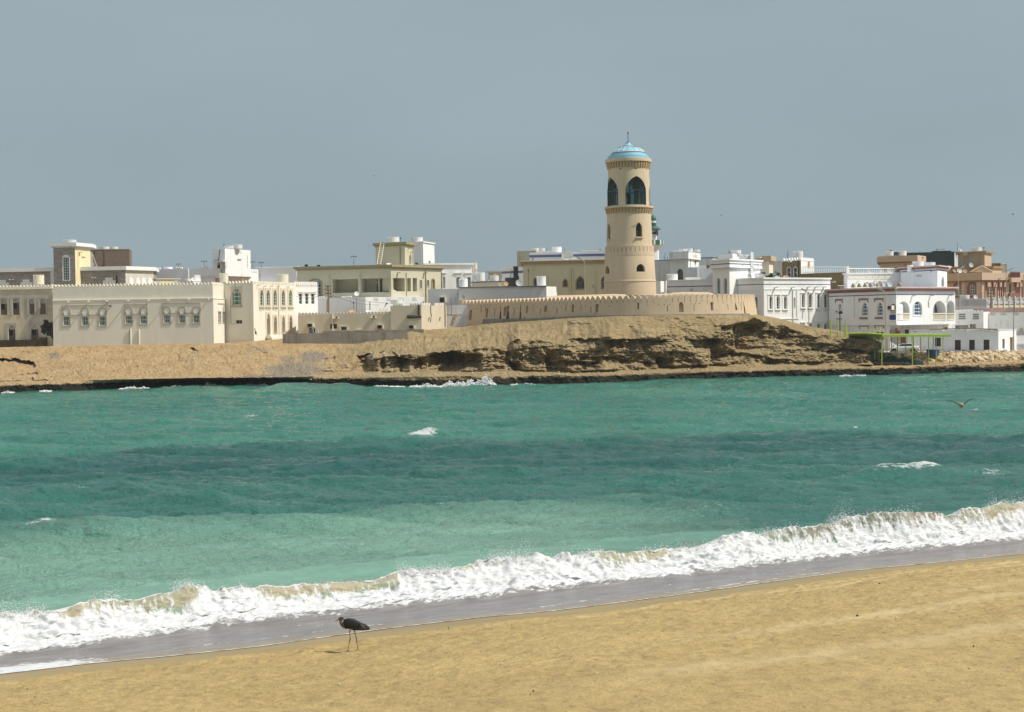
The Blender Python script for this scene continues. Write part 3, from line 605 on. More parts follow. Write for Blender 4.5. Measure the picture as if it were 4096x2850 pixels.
# low quay ground on the right is carried by its own shelf, so the plateau there stays under it
terr = np.concatenate([front, np.array(back)], 0)
reg = np.clip(steep, 0, 1); regA = np.concatenate([np.broadcast_to(reg, PYg.shape), np.broadcast_to(reg, (len(back), nc_))]); 
gr = ss(2750, 2980, CX)*0; rub = np.zeros_like(CX)
for a, b_, rx, ry, k in ((1180, 1480, 130, 34, 1), (1250, 1430, 70, 30, .9), (770, 1460, 16, 40, .5), (790, 1425, 26, 20, .45), (215, 1425, 50, 26, .6), (1080, 1505, 200, 14, .7), (1040, 1400, 90, 26, .5), (1650, 1375, 30, 30, .35), (1150, 1440, 60, 30, .6)):
    rub = np.maximum(rub, k*np.exp(-((CX-a)/rx)**2-((PYg-b_)/ry)**2))
rubA = np.concatenate([rub, np.zeros((len(back), nc_))])
def m_rock():
    m, t, b, g = mat_new('headland_rock'); P = g.outputs['Position']
    st_ = attr(t, 'steep').outputs['Fac']; rb = attr(t, 'rubble').outputs['Fac']
    sx = N(t, 'ShaderNodeSeparateXYZ'); t.links.new(P, sx.inputs[0]); z = sx.outputs['Z']
    n1 = noise(t, P, .28, 5, .6); n2 = noise(t, P, 1.5, 6, .68, stretch=(.7, .7, 1.3)); n3 = noise(t, P, 6.0, 5, .7); n4 = noise(t, P, .7, 5, .6, stretch=(.35, .35, 2.2)); n5 = noise(t, P, 19.0, 3, .65)
    rock = mixc(t, rng(t, n1, .32, .68), (.34, .25, .12), (.46, .345, .18))
    rock = mixc(t, rng(t, n4, .48, .66, 0, .55), rock, (.50, .385, .215))
    rock = mixc(t, rng(t, n2, .50, .68, 0, .75), rock, (.215, .162, .09))
    rock = mixc(t, rng(t, n3, .52, .68, 0, .8), rock, (.16, .125, .08))
    vo = N(t, 'ShaderNodeTexVoronoi'); vo.inputs['Scale'].default_value = 3.2; t.links.new(P, vo.inputs['Vector'])
    peb = mth(t, 'MULTIPLY', rng(t, vo.outputs['Distance'], .30, .18), rng(t, noise(t, P, 1.2, 3), .48, .58))
    rock = mixc(t, mth(t, 'MULTIPLY', peb, .6), rock, (.55, .45, .30))
    sand = mixc(t, rng(t, n1, .3, .7), (.46, .31, .15), (.56, .405, .22))
    sand = mixc(t, rng(t, n2, .46, .68, 0, .7), sand, (.31, .20, .10)); sand = mixc(t, rng(t, n4, .52, .7, 0, .6), sand, (.55, .41, .23)); sand = mixc(t, rng(t, n3, .56, .72, 0, .5), sand, (.2, .14, .08))
    sand = mixc(t, rng(t, n5, .56, .70, 0, .5), sand, (.22, .16, .10))
    rock = mixc(t, rng(t, n5, .55, .68, 0, .55), rock, (.12, .09, .055)); k = mixc(t, st_, sand, rock)
    gv = mixc(t, rng(t, n5, .4, .66), (.12, .11, .095), (.38, .345, .29))
    k = mixc(t, mth(t, 'MULTIPLY', rng(t, mth(t, 'ADD', rb, mth(t, 'MULTIPLY', mth(t, 'SUBTRACT', n3, .5), 1.0)), .35, .6), .75), k, gv)
    # black weed and wet stain on the tide line
    zz_ = mth(t, 'ADD', z, mth(t, 'MULTIPLY', mth(t, 'SUBTRACT', noise(t, P, .9, 6, .7), .5), .9))
    tide = rng(t, zz_, .92, .70, smooth=True)
    k = mixc(t, tide, k, mixc(t, rng(t, n3, .4, .7), (.008, .008, .007), (.05, .04, .022)))
    t.links.new(k, b.inputs['Base Color']); t.links.new(rng(t, tide, 0, 1, .95, .6), b.inputs['Roughness']); b.inputs['Specular IOR Level'].default_value = .2
    nn = bump(t, n2, 1.0, .30, None); nn = bump(t, n3, 1.0, .22, None, nn); nn = bump(t, rng(t, vo.outputs['Distance'], .35, .1), .5, .07, None, nn); bump(t, n5, .8, .06, b, nn)
    return m
M_ROCK = m_rock()
tag(grid_mesh('headland', terr, M_ROCK, {'steep': regA, 'rubble': rubA}), kind='structure')
def terr_z(x, y, _c={}):
    """height of the terrain sheet near (x,y): nearest sample"""
    if 'xy' not in _c: _c['xy'] = terr[:, ::4].reshape(-1, 3)
    A = _c['xy']; i = np.argmin((A[:, 0]-x)**2+(A[:, 1]-y)**2); return float(A[i, 2])
# ================================================================ TOWN: builders
CPV = CP
class Face:
    def __init__(s, A, B, z0, z1, mat):
        s.A = np.array(A[:2], float); s.B = np.array(B[:2], float); v = s.B-s.A; s.L = float(np.hypot(*v)); s.d = v/s.L; s.n = np.array([s.d[1], -s.d[0]]); s.z0 = z0; s.z1 = z1; s.holes = []; s.mat = mat
    def loc(s, px, py):
        D = ray(px, py); t = ((s.A-CPV[:2])@s.n)/(D[:2]@s.n); p = CPV+t*D
        return float((p[:2]-s.A)@s.d), float(p[2])
    def P(s, a, z, off=0.0):
        p = s.A+s.d*a+s.n*off; return np.array([p[0], p[1], z])
    def rect(s, r, x0, y0, x1, y1):
        a, b = q(r, x0, y0); c, d = q(r, x1, y1); xm, ym = (a+c)/2, (b+d)/2
        return s.loc(a, ym)[0], s.loc(xm, d)[1], s.loc(c, ym)[0], s.loc(xm, b)[1]     # s0,z0,s1,z1
def shape(style, s0, z0, s1, z1, n=8):
    """outline in (s,z), anticlockwise from lower left"""
    w = s1-s0; m = (s0+s1)/2
    if style == 'rect': return [(s0, z0), (s1, z0), (s1, z1), (s0, z1)]
    if style == 'round':
        r = min(w/2, (z1-z0)*.8); zc = z1-r; return [(s0, z0), (s1, z0)]+[(m+w/2*math.cos(math.pi*k/(2*n)), zc+r*math.sin(math.pi*k/(2*n))) for k in range(2*n+1)]
    if style == 'seg':
        h = w*.28; zc = z1-h; return [(s0, z0), (s1, z0)]+[(m+w/2*math.cos(math.pi*k/(2*n)), zc+h*math.sin(math.pi*k/(2*n))) for k in range(2*n+1)]
    if style in ('point', 'pt2'):
        h = min(w*(.85 if style == 'point' else .68), (z1-z0)*.7); zc = z1-h; L = []; Rr = max((h*h+w*w/4)/w, w/2); te = math.asin(min(1, h/Rr))
        for k in range(n+1): t = te*k/n; L.append((s1-Rr+Rr*math.cos(t), zc+Rr*math.sin(t)) if k < n else (m, z1))
        R = [(2*m-a, b) for a, b in L[:-1]][::-1]
        return [(s0, z0), (s1, z0)]+L+R
    raise ValueError(style)
def shrink(poly, k):
    """move an outline inwards by k metres (approximate, for thin frames)"""
    a = np.array(poly); n = len(a); out = []
    for i in range(n):
        p, c, x = a[i-1], a[i], a[(i+1) % n]
        e1 = c-p; e2 = x-c; e1 /= np.hypot(*e1)+1e-9; e2 /= np.hypot(*e2)+1e-9
        m = np.array([-e1[1]-e2[1], e1[0]+e2[0]]); l = np.hypot(*m)
        if l < 1e-6: m = np.array([-e1[1], e1[0]]); l = 1
        m /= l; cs = max(.45, m@np.array([-e1[1], e1[0]])); out.append(tuple(c+m*k/cs))
    return out
def bar_clip(poly, a, horizontal):
    """where a straight bar crosses the outline"""
    xs = []; n = len(poly); i0, i1 = (1, 0) if horizontal else (0, 1)
    for i in range(n):
        p, x = poly[i], poly[(i+1) % n]
        if (p[i0]-a)*(x[i0]-a) < 0:
            t = (a-p[i0])/(x[i0]-p[i0]); xs.append(p[i1]+t*(x[i1]-p[i1]))
    return (min(xs), max(xs)) if len(xs) >= 2 else None
BLOCKS = []
class Block:
    def __init__(s, house, r, chain, top, zb, mat, dep=7.0, name='wall', mats=None, roof=None):
        s.h = house; pts = []
        for c in chain:
            rr, x, Y = c if len(c) == 3 else (r,)+tuple(c); pts.append((rr, x, Y))
        i, y = top[:2]; rr = top[2] if len(top) > 2 else r
        ptx = qx(pts[i][0], pts[i][1]); s.z1 = W(ptx, REG[rr][1]+y/REG[rr][2], pts[i][2])[2] if not (len(top) > 3) else top[3]
        s.z0 = zb; s.pl = [W(qx(a, x), 1250, Y)[:2] for a, x, Y in pts]; s.mat = mat; s.name = name
        s.faces = [Face(s.pl[k], s.pl[k+1], s.z0, s.z1, (mats or {}).get(k, mat)) for k in range(len(s.pl)-1)]
        e = np.array([0.0, dep]); fl, fr = s.faces[0], s.faces[-1]
        if len(s.faces) > 1:
            s.back = [s.pl[-1]+np.array([-.15*dep, .9*dep])*.6, s.pl[0]+np.array([.2*dep, dep])*.8]
        else: s.back = [s.pl[-1]-fr.n*dep, s.pl[0]-fr.n*dep]
        s.poly = s.pl+s.back; BLOCKS.append(s)
    def z(s, r, x, y, fi=0): return s.faces[fi].loc(*q(r, x, y))[1]
    def finish(s):
        groups = {}
        for f in s.faces: groups.setdefault(f.mat.name, (f.mat, []))[1].append(f)
        first = True
        for mt, fs in groups.values():
            mb = MB()
            for f in fs:
                outer = [(0, f.z0), (f.L, f.z0), (f.L, f.z1), (0, f.z1)]; loops = [outer]+[h[0] for h in f.holes]
                V3 = [[Vector((a, b, 0)) for a, b in lp] for lp in loops]; flat = [p for lp in loops for p in lp]
                if len(loops) == 1: mb.add([f.P(a, b) for a, b in outer], [(0, 1, 2, 3)])
                else: mb.add([f.P(a, b) for a, b in flat], [tuple(t) for t in tessellate_polygon(V3)])
                for lp, deep, back in f.holes:
                    n = len(lp); mb.add([f.P(a, b) for a, b in lp]+[f.P(a, b, -deep) for a, b in lp], [(i, (i+1) % n, n+(i+1) % n, n+i) for i in range(n)]+([tuple(range(n, 2*n))] if back else []))
            if first:
                first = False; P = s.poly; n = len(P); m = len(s.pl)
                for k in list(range(m-1, n)):
                    a, b = P[k], P[(k+1) % n]; mb.add([(*a, s.z0), (*b, s.z0), (*b, s.z1), (*a, s.z1)], [(0, 1, 2, 3)])
                mb.add([(*p, s.z1) for p in P], [tuple(range(n))])
            mb.build(s.name, mt, s.h.root)
class House:
    def __init__(s, name, label, cat, r, x, y, Y, z=None, group=None):
        px, py = q(r, x, y); p = W(px, py, Y); s.root = empty(name, (p[0], p[1], p[2] if z is None else z), label, cat, group)
    def block(s, *a, **k): return Block(s, *a, **k)
    # ---- window on a face
    def win(s, f, r, x0, y0, x1, y1, style='rect', deep=.22, fm=None, pm=None, nv=1, nh=1, fw=.07, bw=.045, sur=0, sm=None, sp=.07, sill=None, name='window', hood=None):
        fm = fm or M['white_frame']; pm = pm or M['glass']
        s0, z0, s1, z1 = f.rect(r, x0, y0, x1, y1); out = shape(style, s0, z0, s1, z1); f.holes.append((out, deep+.05, True))
        inn = shrink(out, fw); mb = MB(); d3 = lambda L, o: [f.P(a, b, o) for a, b in L]; nn = np.array([*f.n, 0.0])
        mb.ring(d3(out, -deep), d3(inn, -deep), nn*.05)
        for k in range(1, nv+1):
            a = s0+(s1-s0)*k/(nv+1); c = bar_clip(inn, a, False)
            if c: mb.box(f.P(a, (c[0]+c[1])/2, -deep+.02), (bw, .03, c[1]-c[0]), u=(*f.d, 0))
        for k in range(1, nh+1):
            b = z0+(z1-z0)*k/(nh+1); c = bar_clip(inn, b, True)
            if c: mb.box(f.P((c[0]+c[1])/2, b, -deep+.022), (c[1]-c[0], .034, bw), u=(*f.d, 0))
        w = mb.build(name, fm, s.root)
        pb = MB(); pb.add(d3(shrink(out, fw*.6), -deep-.01), [tuple(range(len(out)))]); pb.build('pane', pm, w)
        if sur:
            sb = MB(); o2 = shrink(out, -sur); sb.ring(d3(o2, 0.004), d3(out, 0.004), nn*sp); sb.build('surround', sm or fm, w)
        if sill:
            sb = MB(); sb.box(f.P((s0+s1)/2, z0-.09-sur, sill/2), ((s1-s0)+.3+2*sur, sill, .12), u=(*f.d, 0)); sb.build('sill', sm or fm, w)
        return w
    def niche(s, f, r, x0, y0, x1, y1, style='rect', deep=1.2):
        s0, z0, s1, z1 = f.rect(r, x0, y0, x1, y1); out = shape(style, s0, z0, s1, z1); f.holes.append((out, deep, True)); return s0, z0, s1, z1, out
    def panel(s, f, r, x0, y0, x1, y1, t, mat, name, style='rect', parent=None, off=0.003):
        s0, z0, s1, z1 = f.rect(r, x0, y0, x1, y1); out = shape(style, s0, z0, s1, z1); mb = MB(); mb.prism([f.P(a, b, off) for a, b in out], np.array([*f.n, 0.0])*t); return mb.build(name, mat, parent or s.root)
    def plate(s, f, r, x0, y0, x1, y1, t, mat, name, hole, style, parent=None):
        a0, b0, a1, b1 = f.rect(r, x0, y0, x1, y1); o = shape('rect', a0, b0, a1, b1); i_ = shape(style, *f.rect(r, *hole)); mb = MB(); V = [[Vector((a, b, 0)) for a, b in l] for l in (o, i_)]; fl = o+i_
        mb.add([f.P(a, b, t) for a, b in fl], [tuple(k) for k in tessellate_polygon(V)])
        for l in (o, i_): n = len(l); mb.add([f.P(a, b, t) for a, b in l]+[f.P(a, b, .002) for a, b in l], [(k, (k+1) % n, n+(k+1) % n, n+k) for k in range(n)])
        return mb.build(name, mat, parent or s.root)
    def cornice(s, bl, z0, z1, out, mat, name='cornice', inn=.1):
        P = bl.poly; o = [np.array(p) for p in shrink([tuple(p) for p in P], -out)]; i = [np.array(p) for p in shrink([tuple(p) for p in P], inn)]
        mb = MB(); mb.ring([(*p, z0) for p in o], [(*p, z0) for p in i], (0, 0, z1-z0))
        return mb.build(name, mat, s.root)
    def stripe(s, bl, z, hgt, mat, name='stripe', faces=None, t=.02, lims={}):
        mb = MB()
        for k, f in enumerate(bl.faces):
            if faces and k not in faces: continue
            a, b = lims.get(k, (0, f.L)); mb.box(f.P((a+b)/2, z, t/2+.003), (b-a, t, hgt), u=(*f.d, 0))
        return mb.build(name, mat, s.root)
    def merlons(s, edges, mat, w=.55, gap=.3, h=.6, t=.28, style='round', name='battlement', tt=None, seq=None):
        """edges: list of (A2, B2, z) ; arched upright blocks along each"""
        mb = MB()
        for A, B, z in edges:
            A = np.array(A); B = np.array(B); v = B-A; L = np.hypot(*v); d = v/L; n = np.array([d[1], -d[0]]); k = max(1, int(round(L/(w+gap)))); st = L/k
            for i in range(k):
                a = i*st+gap/2*st/(w+gap); ww = st*w/(w+gap)
                if style == 'ogee': sh = [(0, 0), (ww, 0), (ww*.98, h*.35), (ww*.8, h*.5), (ww*.72, h*.68), (ww*.5, h), (ww*.28, h*.68), (ww*.2, h*.5), (ww*.02, h*.35)]
                elif style == 'tri': sh = [(0, 0), (ww, 0), (ww*.5, h)]
                elif style == 'sq': sh = [(0, 0), (ww, 0), (ww, h), (0, h)]
                else: sh = shape('round' if style == 'round' else 'point', 0, 0, ww, h, 4)
                P = [(*(A+d*(a+x)-n*.0), z+y) for x, y in sh]; mb.prism(P, (*(-n*t), 0))
        return mb.build(name, mat, s.root)
    def crown(s, bl, mat, faces=None, dz=0.0, back=False, inset=.02, **k):
        E = []
        for i, f in enumerate(bl.faces):
            if faces is not None and i not in faces: continue
            E.append((f.A-f.n*inset, f.B-f.n*inset, bl.z1+dz))
        if back:
            P = bl.poly
            for i in range(len(bl.pl)-1, len(P)):
                E.append((P[i], P[(i+1) % len(P)], bl.z1+dz))
        return s.merlons(E, mat, **k)
    def cgroup(s, f, r, y, groups, mat, z, h=.45, t=.25, name='battlement', n=4, style='sq', fill=.62):
        mb = MB()
        for x0, x1 in groups:
            a = f.loc(*q(r, x0, y))[0]; b = f.loc(*q(r, x1, y))[0]; st = (b-a)/n
            for i in range(n):
                sh = shape('rect' if style == 'sq' else 'round', a+st*i, z, a+st*(i+fill), z+h, 3); mb.prism([f.P(x, y_, .01) for x, y_ in sh], np.array([*(-f.n), 0])*t)
        return mb.build(name, mat, s.root)
    def spout(s, f, r, xs, mat, ln=.55, sz=.2, name='spout'):
        for x, y in xs:
            a, z = f.loc(*q(r, x, y)); mb = MB(); n = np.array([*f.n, 0.0]); mb.box(f.P(a, z, ln/2), (sz, ln, .05), u=(*f.d, 0))
            for k in (-1, 1): mb.box(f.P(a+k*(sz/2-.02), z+.07, ln/2), (.04, ln-.004, .10), u=(*f.d, 0))
            mb.build(name, mat, s.root)
    def pipe(s, f, r, x, y0, y1, mat, rad=.05, name='drain_pipe', off=.09):
        a, z1 = f.loc(*q(r, x, y0)); a2, z0 = f.loc(*q(r, x, y1)); mb = MB(); mb.tube([f.P(a, z1, off), f.P(a, z0, off)], rad, 6); return mb.build(name, mat, s.root)
    def path(s, f, r, pts, mat, rad=.04, name='cable', off=.05):
        mb = MB(); mb.tube([f.P(*f.loc(*q(r, x, y)), off) for x, y in pts], rad, 5); return mb.build(name, mat, s.root)
# ---- materials of the town
M = {}
M['white'] = plaster('white_wall', (.84, .84, .825), var=.05, stain=.18, streak=(.62, .62, .62))
M['white2'] = plaster('worn_white_wall', (.72, .725, .73), var=.1, stain=.45, streak=(.45, .44, .42))
M['grey_white'] = plaster('grey_white_wall', (.64, .65, .655), var=.12, stain=.5, streak=(.5, .49, .47))
M['pale'] = plaster('pale_wall', (.79, .80, .82), var=.05, stain=.15, streak=(.7, .7, .7))
M['cream'] = plaster('cream_wall', (.80, .755, .65), var=.05, stain=.2, streak=(.76, .70, .62))
M['cream2'] = plaster('cream_trim', (.80, .745, .61), var=.05, stain=.1)
M['cream_dk'] = plaster('tan_trim', (.50, .44, .335), var=.08, stain=.1)
M['tan'] = plaster('tan_wall', (.66, .585, .45), var=.07, stain=.25, streak=(.7, .66, .6))
M['olive'] = plaster('olive_wall', (.55, .515, .385), var=.06, stain=.18, streak=(.75, .72, .68))
M['olive_dk'] = plaster('olive_trim', (.33, .28, .16), var=.08, stain=.2)
M['yellow'] = plaster('yellow_tan_wall', (.60, .55, .375), var=.06, stain=.2, streak=(.78, .78, .6))
M['lemon'] = plaster('lemon_wall', (.80, .71, .44), var=.04, stain=.08)
M['brown_tr'] = plaster('brown_trim', (.36, .235, .12), var=.08)
M['fort'] = plaster('fort_plaster', (.60, .465, .315), var=.07, stain=.3, streak=(.72, .66, .6), sscale=.6)
M['fort2'] = plaster('tower_plaster', (.64, .51, .355), var=.06, stain=.28, streak=(.75, .70, .64), sscale=.6)
M['terra'] = plaster('terracotta_wall', (.60, .455, .335), var=.06, stain=.15)
M['orange'] = plaster('orange_tan_wall', (.55, .415, .285), var=.06, stain=.15)
M['brown'] = plaster('brown_wall', (.40, .325, .22), var=.08, stain=.25)
M['maroon'] = plaster('maroon_trim', (.27, .135, .12), var=.1)
M['maroon_w'] = plaster('maroon_wall', (.37, .245, .215), var=.1, stain=.2)
M['blue_tr'] = plaster('blue_trim', (.15, .16, .26), var=.1)
M['green_dk'] = plaster('dark_green_sheeting', (.055, .085, .08), var=.2, stain=.5, streak=(.5, .6, .6))
M['concrete'] = plaster('concrete', (.26, .235, .19), c2=(.10, .088, .065), var=.2, stain=.95, sscale=1.5)
M['quay'] = plaster('quay_concrete', (.50, .45, .36), c2=(.26, .22, .16), var=.14, stain=.55)
M['white_frame'] = paint('white_frame', (.78, .79, .79), .45)
M['wood'] = paint('weathered_wood', (.22, .16, .10), .8, var=.25)
M['wood_dk'] = paint('dark_wood', (.07, .035, .025), .6, var=.2)
M['door_br'] = paint('brown_door', (.18, .075, .045), .6, var=.15)
M['door_or'] = paint('orange_wood_door', (.30, .15, .06), .6, var=.2)
M['dark'] = paint('dark_interior', (.018, .018, .02), .6)
M['black'] = paint('black_paint', (.015, .014, .014), .5)
M['iron'] = paint('dark_iron', (.05, .048, .045), .6, .3)
M['steel'] = paint('galvanised_steel', (.42, .43, .43), .45, .4)
M['pole'] = paint('lamp_pole_paint', (.44, .38, .26), .55, .2)
M['tank'] = paint('tank_white', (.80, .80, .79), .5, var=.04)
M['tank_cr'] = paint('tank_cream', (.74, .69, .55), .55, var=.05)
M['dish_w'] = paint('dish_white', (.72, .72, .72), .5)
M['dish_g'] = paint('dish_grey', (.40, .41, .42), .5)
M['dish_r'] = paint('dish_rusty', (.55, .33, .15), .8, var=.45, sc_=6)
M['dish_b'] = paint('dish_brown', (.34, .26, .17), .8, var=.4, sc_=14)
M['lime'] = paint('lime_green_paint', (.40, .53, .05), .45)
M['net'] = paint('dark_green_net', (.012, .040, .036), .9, var=.5, sc_=5)
M['teal_box'] = paint('pale_teal_plastic', (.27, .55, .49), .5)
M['blue_p'] = paint('blue_plastic', (.03, .09, .26), .5)
M['tile_b'] = paint('blue_tile', (.11, .13, .27), .4, var=.5, sc_=9)
def glass(key, c, rough=.12):
    m, t, b, g = mat_new(key); n = noise(t, g.outputs['Position'], .8, 3)
    k = mixc(t, rng(t, n, .3, .7), tuple(x*.6 for x in c), tuple(x*1.4 for x in c)); t.links.new(k, b.inputs['Base Color']); b.inputs['Roughness'].default_value = rough; b.inputs['Specular IOR Level'].default_value = .55
    return m
M['glass'] = glass('dark_glass', (.03, .035, .04))
M['glass_g'] = glass('green_glass', (.015, .11, .06))
M['glass_t'] = glass('teal_glass', (.03, .075, .08))
M['glass_b'] = glass('blue_glass', (.035, .085, .17))
def stone(key, cols, bw=.7, bh=.28, mort=(.3, .28, .25), ms=.012, axis='x'):
    m, t, b, g = mat_new(key); P = g.outputs['Position']
    sp = N(t, 'ShaderNodeSeparateXYZ'); t.links.new(P, sp.inputs[0]); cb = N(t, 'ShaderNodeCombineXYZ')
    t.links.new(mth(t, 'ADD', sp.outputs['X'], mth(t, 'MULTIPLY', sp.outputs['Y'], .83)), cb.inputs[0]); t.links.new(sp.outputs['Z'], cb.inputs[1])
    br = N(t, 'ShaderNodeTexBrick'); t.links.new(cb.outputs[0], br.inputs['Vector']); br.inputs['Scale'].default_value = 1; br.inputs['Brick Width'].default_value = bw; br.inputs['Row Height'].default_value = bh; br.inputs['Mortar Size'].default_value = ms; br.inputs['Mortar'].default_value = (*mort, 1)
    br.inputs['Color1'].default_value = (*cols[0], 1); br.inputs['Color2'].default_value = (*cols[1], 1); br.inputs['Bias'].default_value = 0
    k = mixc(t, rng(t, noise(t, cb.outputs[0], 1.1, 4, .7, stretch=(.7, 2.5, 1)), .5, .72, 0, .7), br.outputs[0], cols[2])
    t.links.new(k, b.inputs['Base Color']); b.inputs['Roughness'].default_value = .9; b.inputs['Specular IOR Level'].default_value = .2
    bump(t, br.outputs[1], -.4, .03, b); return m
M['stone'] = stone('grey_stone_cladding', ((.40, .365, .325), (.30, .27, .24), (.23, .19, .15)))
M['stone_w'] = stone('white_stone_cladding', ((.74, .71, .65), (.62, .58, .5), (.5, .42, .3)))
M['brick'] = stone('brown_block_wall', ((.25, .185, .135), (.21, .155, .115), (.17, .125, .09)), .40, .2, (.16, .12, .1))
M['brick_o'] = stone('olive_brown_brick', ((.23, .17, .075), (.19, .14, .06), (.15, .11, .05)), .62, .3, (.12, .09, .045), .02)
def ruin_mat():
    m, t, b, g = mat_new('weathered_ruin_plaster'); P = g.outputs['Position']
    n1 = noise(t, P, .28, 5, .6); n2 = noise(t, P, 1.4, 6, .7); n3 = noise(t, P, .9, 5, .6, stretch=(1, 1, .25)); n4 = noise(t, P, .55, 7, .66)
    k = mixc(t, rng(t, n1, .38, .6), (.46, .42, .345), (.66, .575, .405))
    k = mixc(t, rng(t, n3, .5, .75, 0, .6), k, (.36, .34, .30)); k = mixc(t, rng(t, n2, .55, .75, 0, .5), k, (.72, .65, .5))
    sp = N(t, 'ShaderNodeSeparateXYZ'); t.links.new(P, sp.inputs[0])
    # plaster fallen off near the corner and along the foot of the wall
    c0 = W(195, 1330, 223); dx_ = mth(t, 'DIVIDE', mth(t, 'SUBTRACT', sp.outputs['X'], float(c0[0]+.3)), 1.9); dz_ = mth(t, 'DIVIDE', mth(t, 'SUBTRACT', sp.outputs['Z'], float(c0[2])), 3.0)
    rr = mth(t, 'ADD', mth(t, 'MULTIPLY', dx_, dx_), mth(t, 'MULTIPLY', dz_, dz_)); a = rng(t, rr, 1.4, 0, 0, .34)
    a2 = rng(t, sp.outputs['Z'], float(W(80, 1372, 223)[2])+.15, float(W(80, 1372, 223)[2])-.9, 0, .36)
    f_ = rng(t, mth(t, 'ADD', n4, mth(t, 'MAXIMUM', a, a2)), .735, .765)
    k = mixc(t, f_, k, mixc(t, rng(t, n2, .4, .65), (.022, .02, .018), (.075, .06, .042))); t.links.new(k, b.inputs['Base Color']); b.inputs['Roughness'].default_value = .95; b.inputs['Specular IOR Level'].default_value = .15
    nn = bump(t, f_, -.8, .06, None); bump(t, n2, .3, .04, b, nn); return m
M['ruin'] = ruin_mat()
def stained_white(key, c=(.70, .70, .70)):
    m, t, b, g = mat_new(key); P = g.outputs['Position']; n1 = noise(t, P, .4, 5); n2 = noise(t, P, .75, 7, .72); n3 = noise(t, P, 1.0, 5, .6, stretch=(1, 1, .2))
    k = mixc(t, rng(t, n1, .3, .7), tuple(x*.9 for x in c), c); k = mixc(t, rng(t, n3, .5, .75, 0, .4), k, (.42, .42, .42)); k = mixc(t, rng(t, n2, .61, .65, 0, .6), k, (.2, .19, .18))
    t.links.new(k, b.inputs['Base Color']); b.inputs['Roughness'].default_value = .9; return m
M['stained'] = stained_white('stained_white_wall')
def base_z(Y): return 4.0
# ---- roof-top and street furniture
def make_tank(name, mat):
    root = empty(name, (0, 0, 0), 'x', 'water tank'); mb = MB(); pr = [(0, .0), (.96, .0)]
    for k in range(7): z = .04+k*.12; pr += [(1.0, z), (1.0, z+.085), (.975, z+.10)]
    pr += [(1.0, .88), (.97, .90), (.3, .95), (0, .96)]
    mb.lathe(pr, (0, 0, 0), 28); mb.build('body', mat, root, smooth=True)
    cb = MB(); n = 20
    for k in range(n):
        a = 2*math.pi*k/n; u = np.array([-math.sin(a), math.cos(a), 0]); cb.box((.97*math.cos(a), .97*math.sin(a), .955), (.19, .07, .17), u=u)
    cb.build('rim', mat, root); return root
TANK_P = {}
TANKS = 0
def tank(r, x0, y0, x1, y1, Y, label, cream=False, group='water tanks on the roofs'):
    k = 'tank_cr' if cream else 'tank'; a, b = q(r, x0, y0); c, d = q(r, x1, y1); p = W((a+c)/2, d, Y); R = (c-a)/F*Y/2; h = (d-b)/F*Y
    if k not in TANK_P: o = TANK_P[k] = make_tank('water_tank', M[k])
    else: o = copy_tree(TANK_P[k])
    o.location = p; o.scale = (R, R, h/1.04); o['label'] = label; o['group'] = group; o['category'] = 'water tank'; return o
def make_dish(mat):
    root = empty('satellite_dish', (0, 0, 0), 'x', 'satellite dish'); mb = MB(); pr = [(r_, .24*r_*r_) for r_ in np.linspace(0.001, 1, 9)]+[(1.02, .25), (1.0, .27)]+[(r_, .24*r_*r_+.03) for r_ in np.linspace(.98, 0.001, 6)]
    mb.lathe(pr, (0, 0, 0), 28); bo_ = mb.build('bowl', mat, root, smooth=True)
    am = MB(); 
    for k in range(3):
        a = 2*math.pi*k/3+.5; am.tube([(.9*math.cos(a), .9*math.sin(a), .2), (.06*math.cos(a), .06*math.sin(a), .85)], .022, 4)
    am.lathe([(0, .80), (.09, .82), (.09, .95), (0, .96)], (0, 0, 0), 8); am.build('feed_arm', M['steel'], root)
    st = MB(); st.tube([(0, 0, 0), (0, 0, -.28)], .07, 6); st.tube([(0, 0, -.26), (0, -1.1, -.62)], .06, 6); st.build('stand', M['steel'], root); return root
DISH_P = {}
def dish(r, x, y, rad, Y, kind, label, az=20, el=28, group='satellite dishes on the roofs'):
    px, py = q(r, x, y); p = W(px, py, Y); R = rad/REG[r][2]/F*Y
    if kind not in DISH_P: o = DISH_P[kind] = make_dish(M[kind])
    else: o = copy_tree(DISH_P[kind])
    o.location = p; o.scale = (R, R, R); o['label'] = label; o['group'] = group; o['category'] = 'satellite dish'
    d = Vector((math.sin(R_(az))*math.cos(R_(el)), -math.cos(R_(az))*math.cos(R_(el)), math.sin(R_(el)))); zx = d; yx = (Vector((0, 0, 1))-d*d.z).normalized(); xx = yx.cross(zx)
    o.rotation_euler = Matrix((xx, yx, zx)).transposed().to_euler(); return o
def ladder(r, x0, y0, x1, y1, Y, w, mat, label, n=9, lean=.8, name='ladder', group=None):
    """(x0,y0) foot, (x1,y1) top; w in region px"""
    a = W(*q(r, x0, y0), Y); b = W(*q(r, x1, y1), Y+lean); wd_ = w/REG[r][2]/F*Y; root = empty(name, a, label, 'ladder', group); ex = np.array([wd_/2, 0, 0])
    for k in (-1, 1): m_ = MB(); m_.tube([a+k*ex, b+k*ex], .045, 5); m_.build('rail', mat, root)
    m_ = MB()
    for i in range(n): c = a+(b-a)*(i+.5)/n; m_.tube([c-ex, c+ex], .03, 4)
    m_.build('rung', mat, root); return root
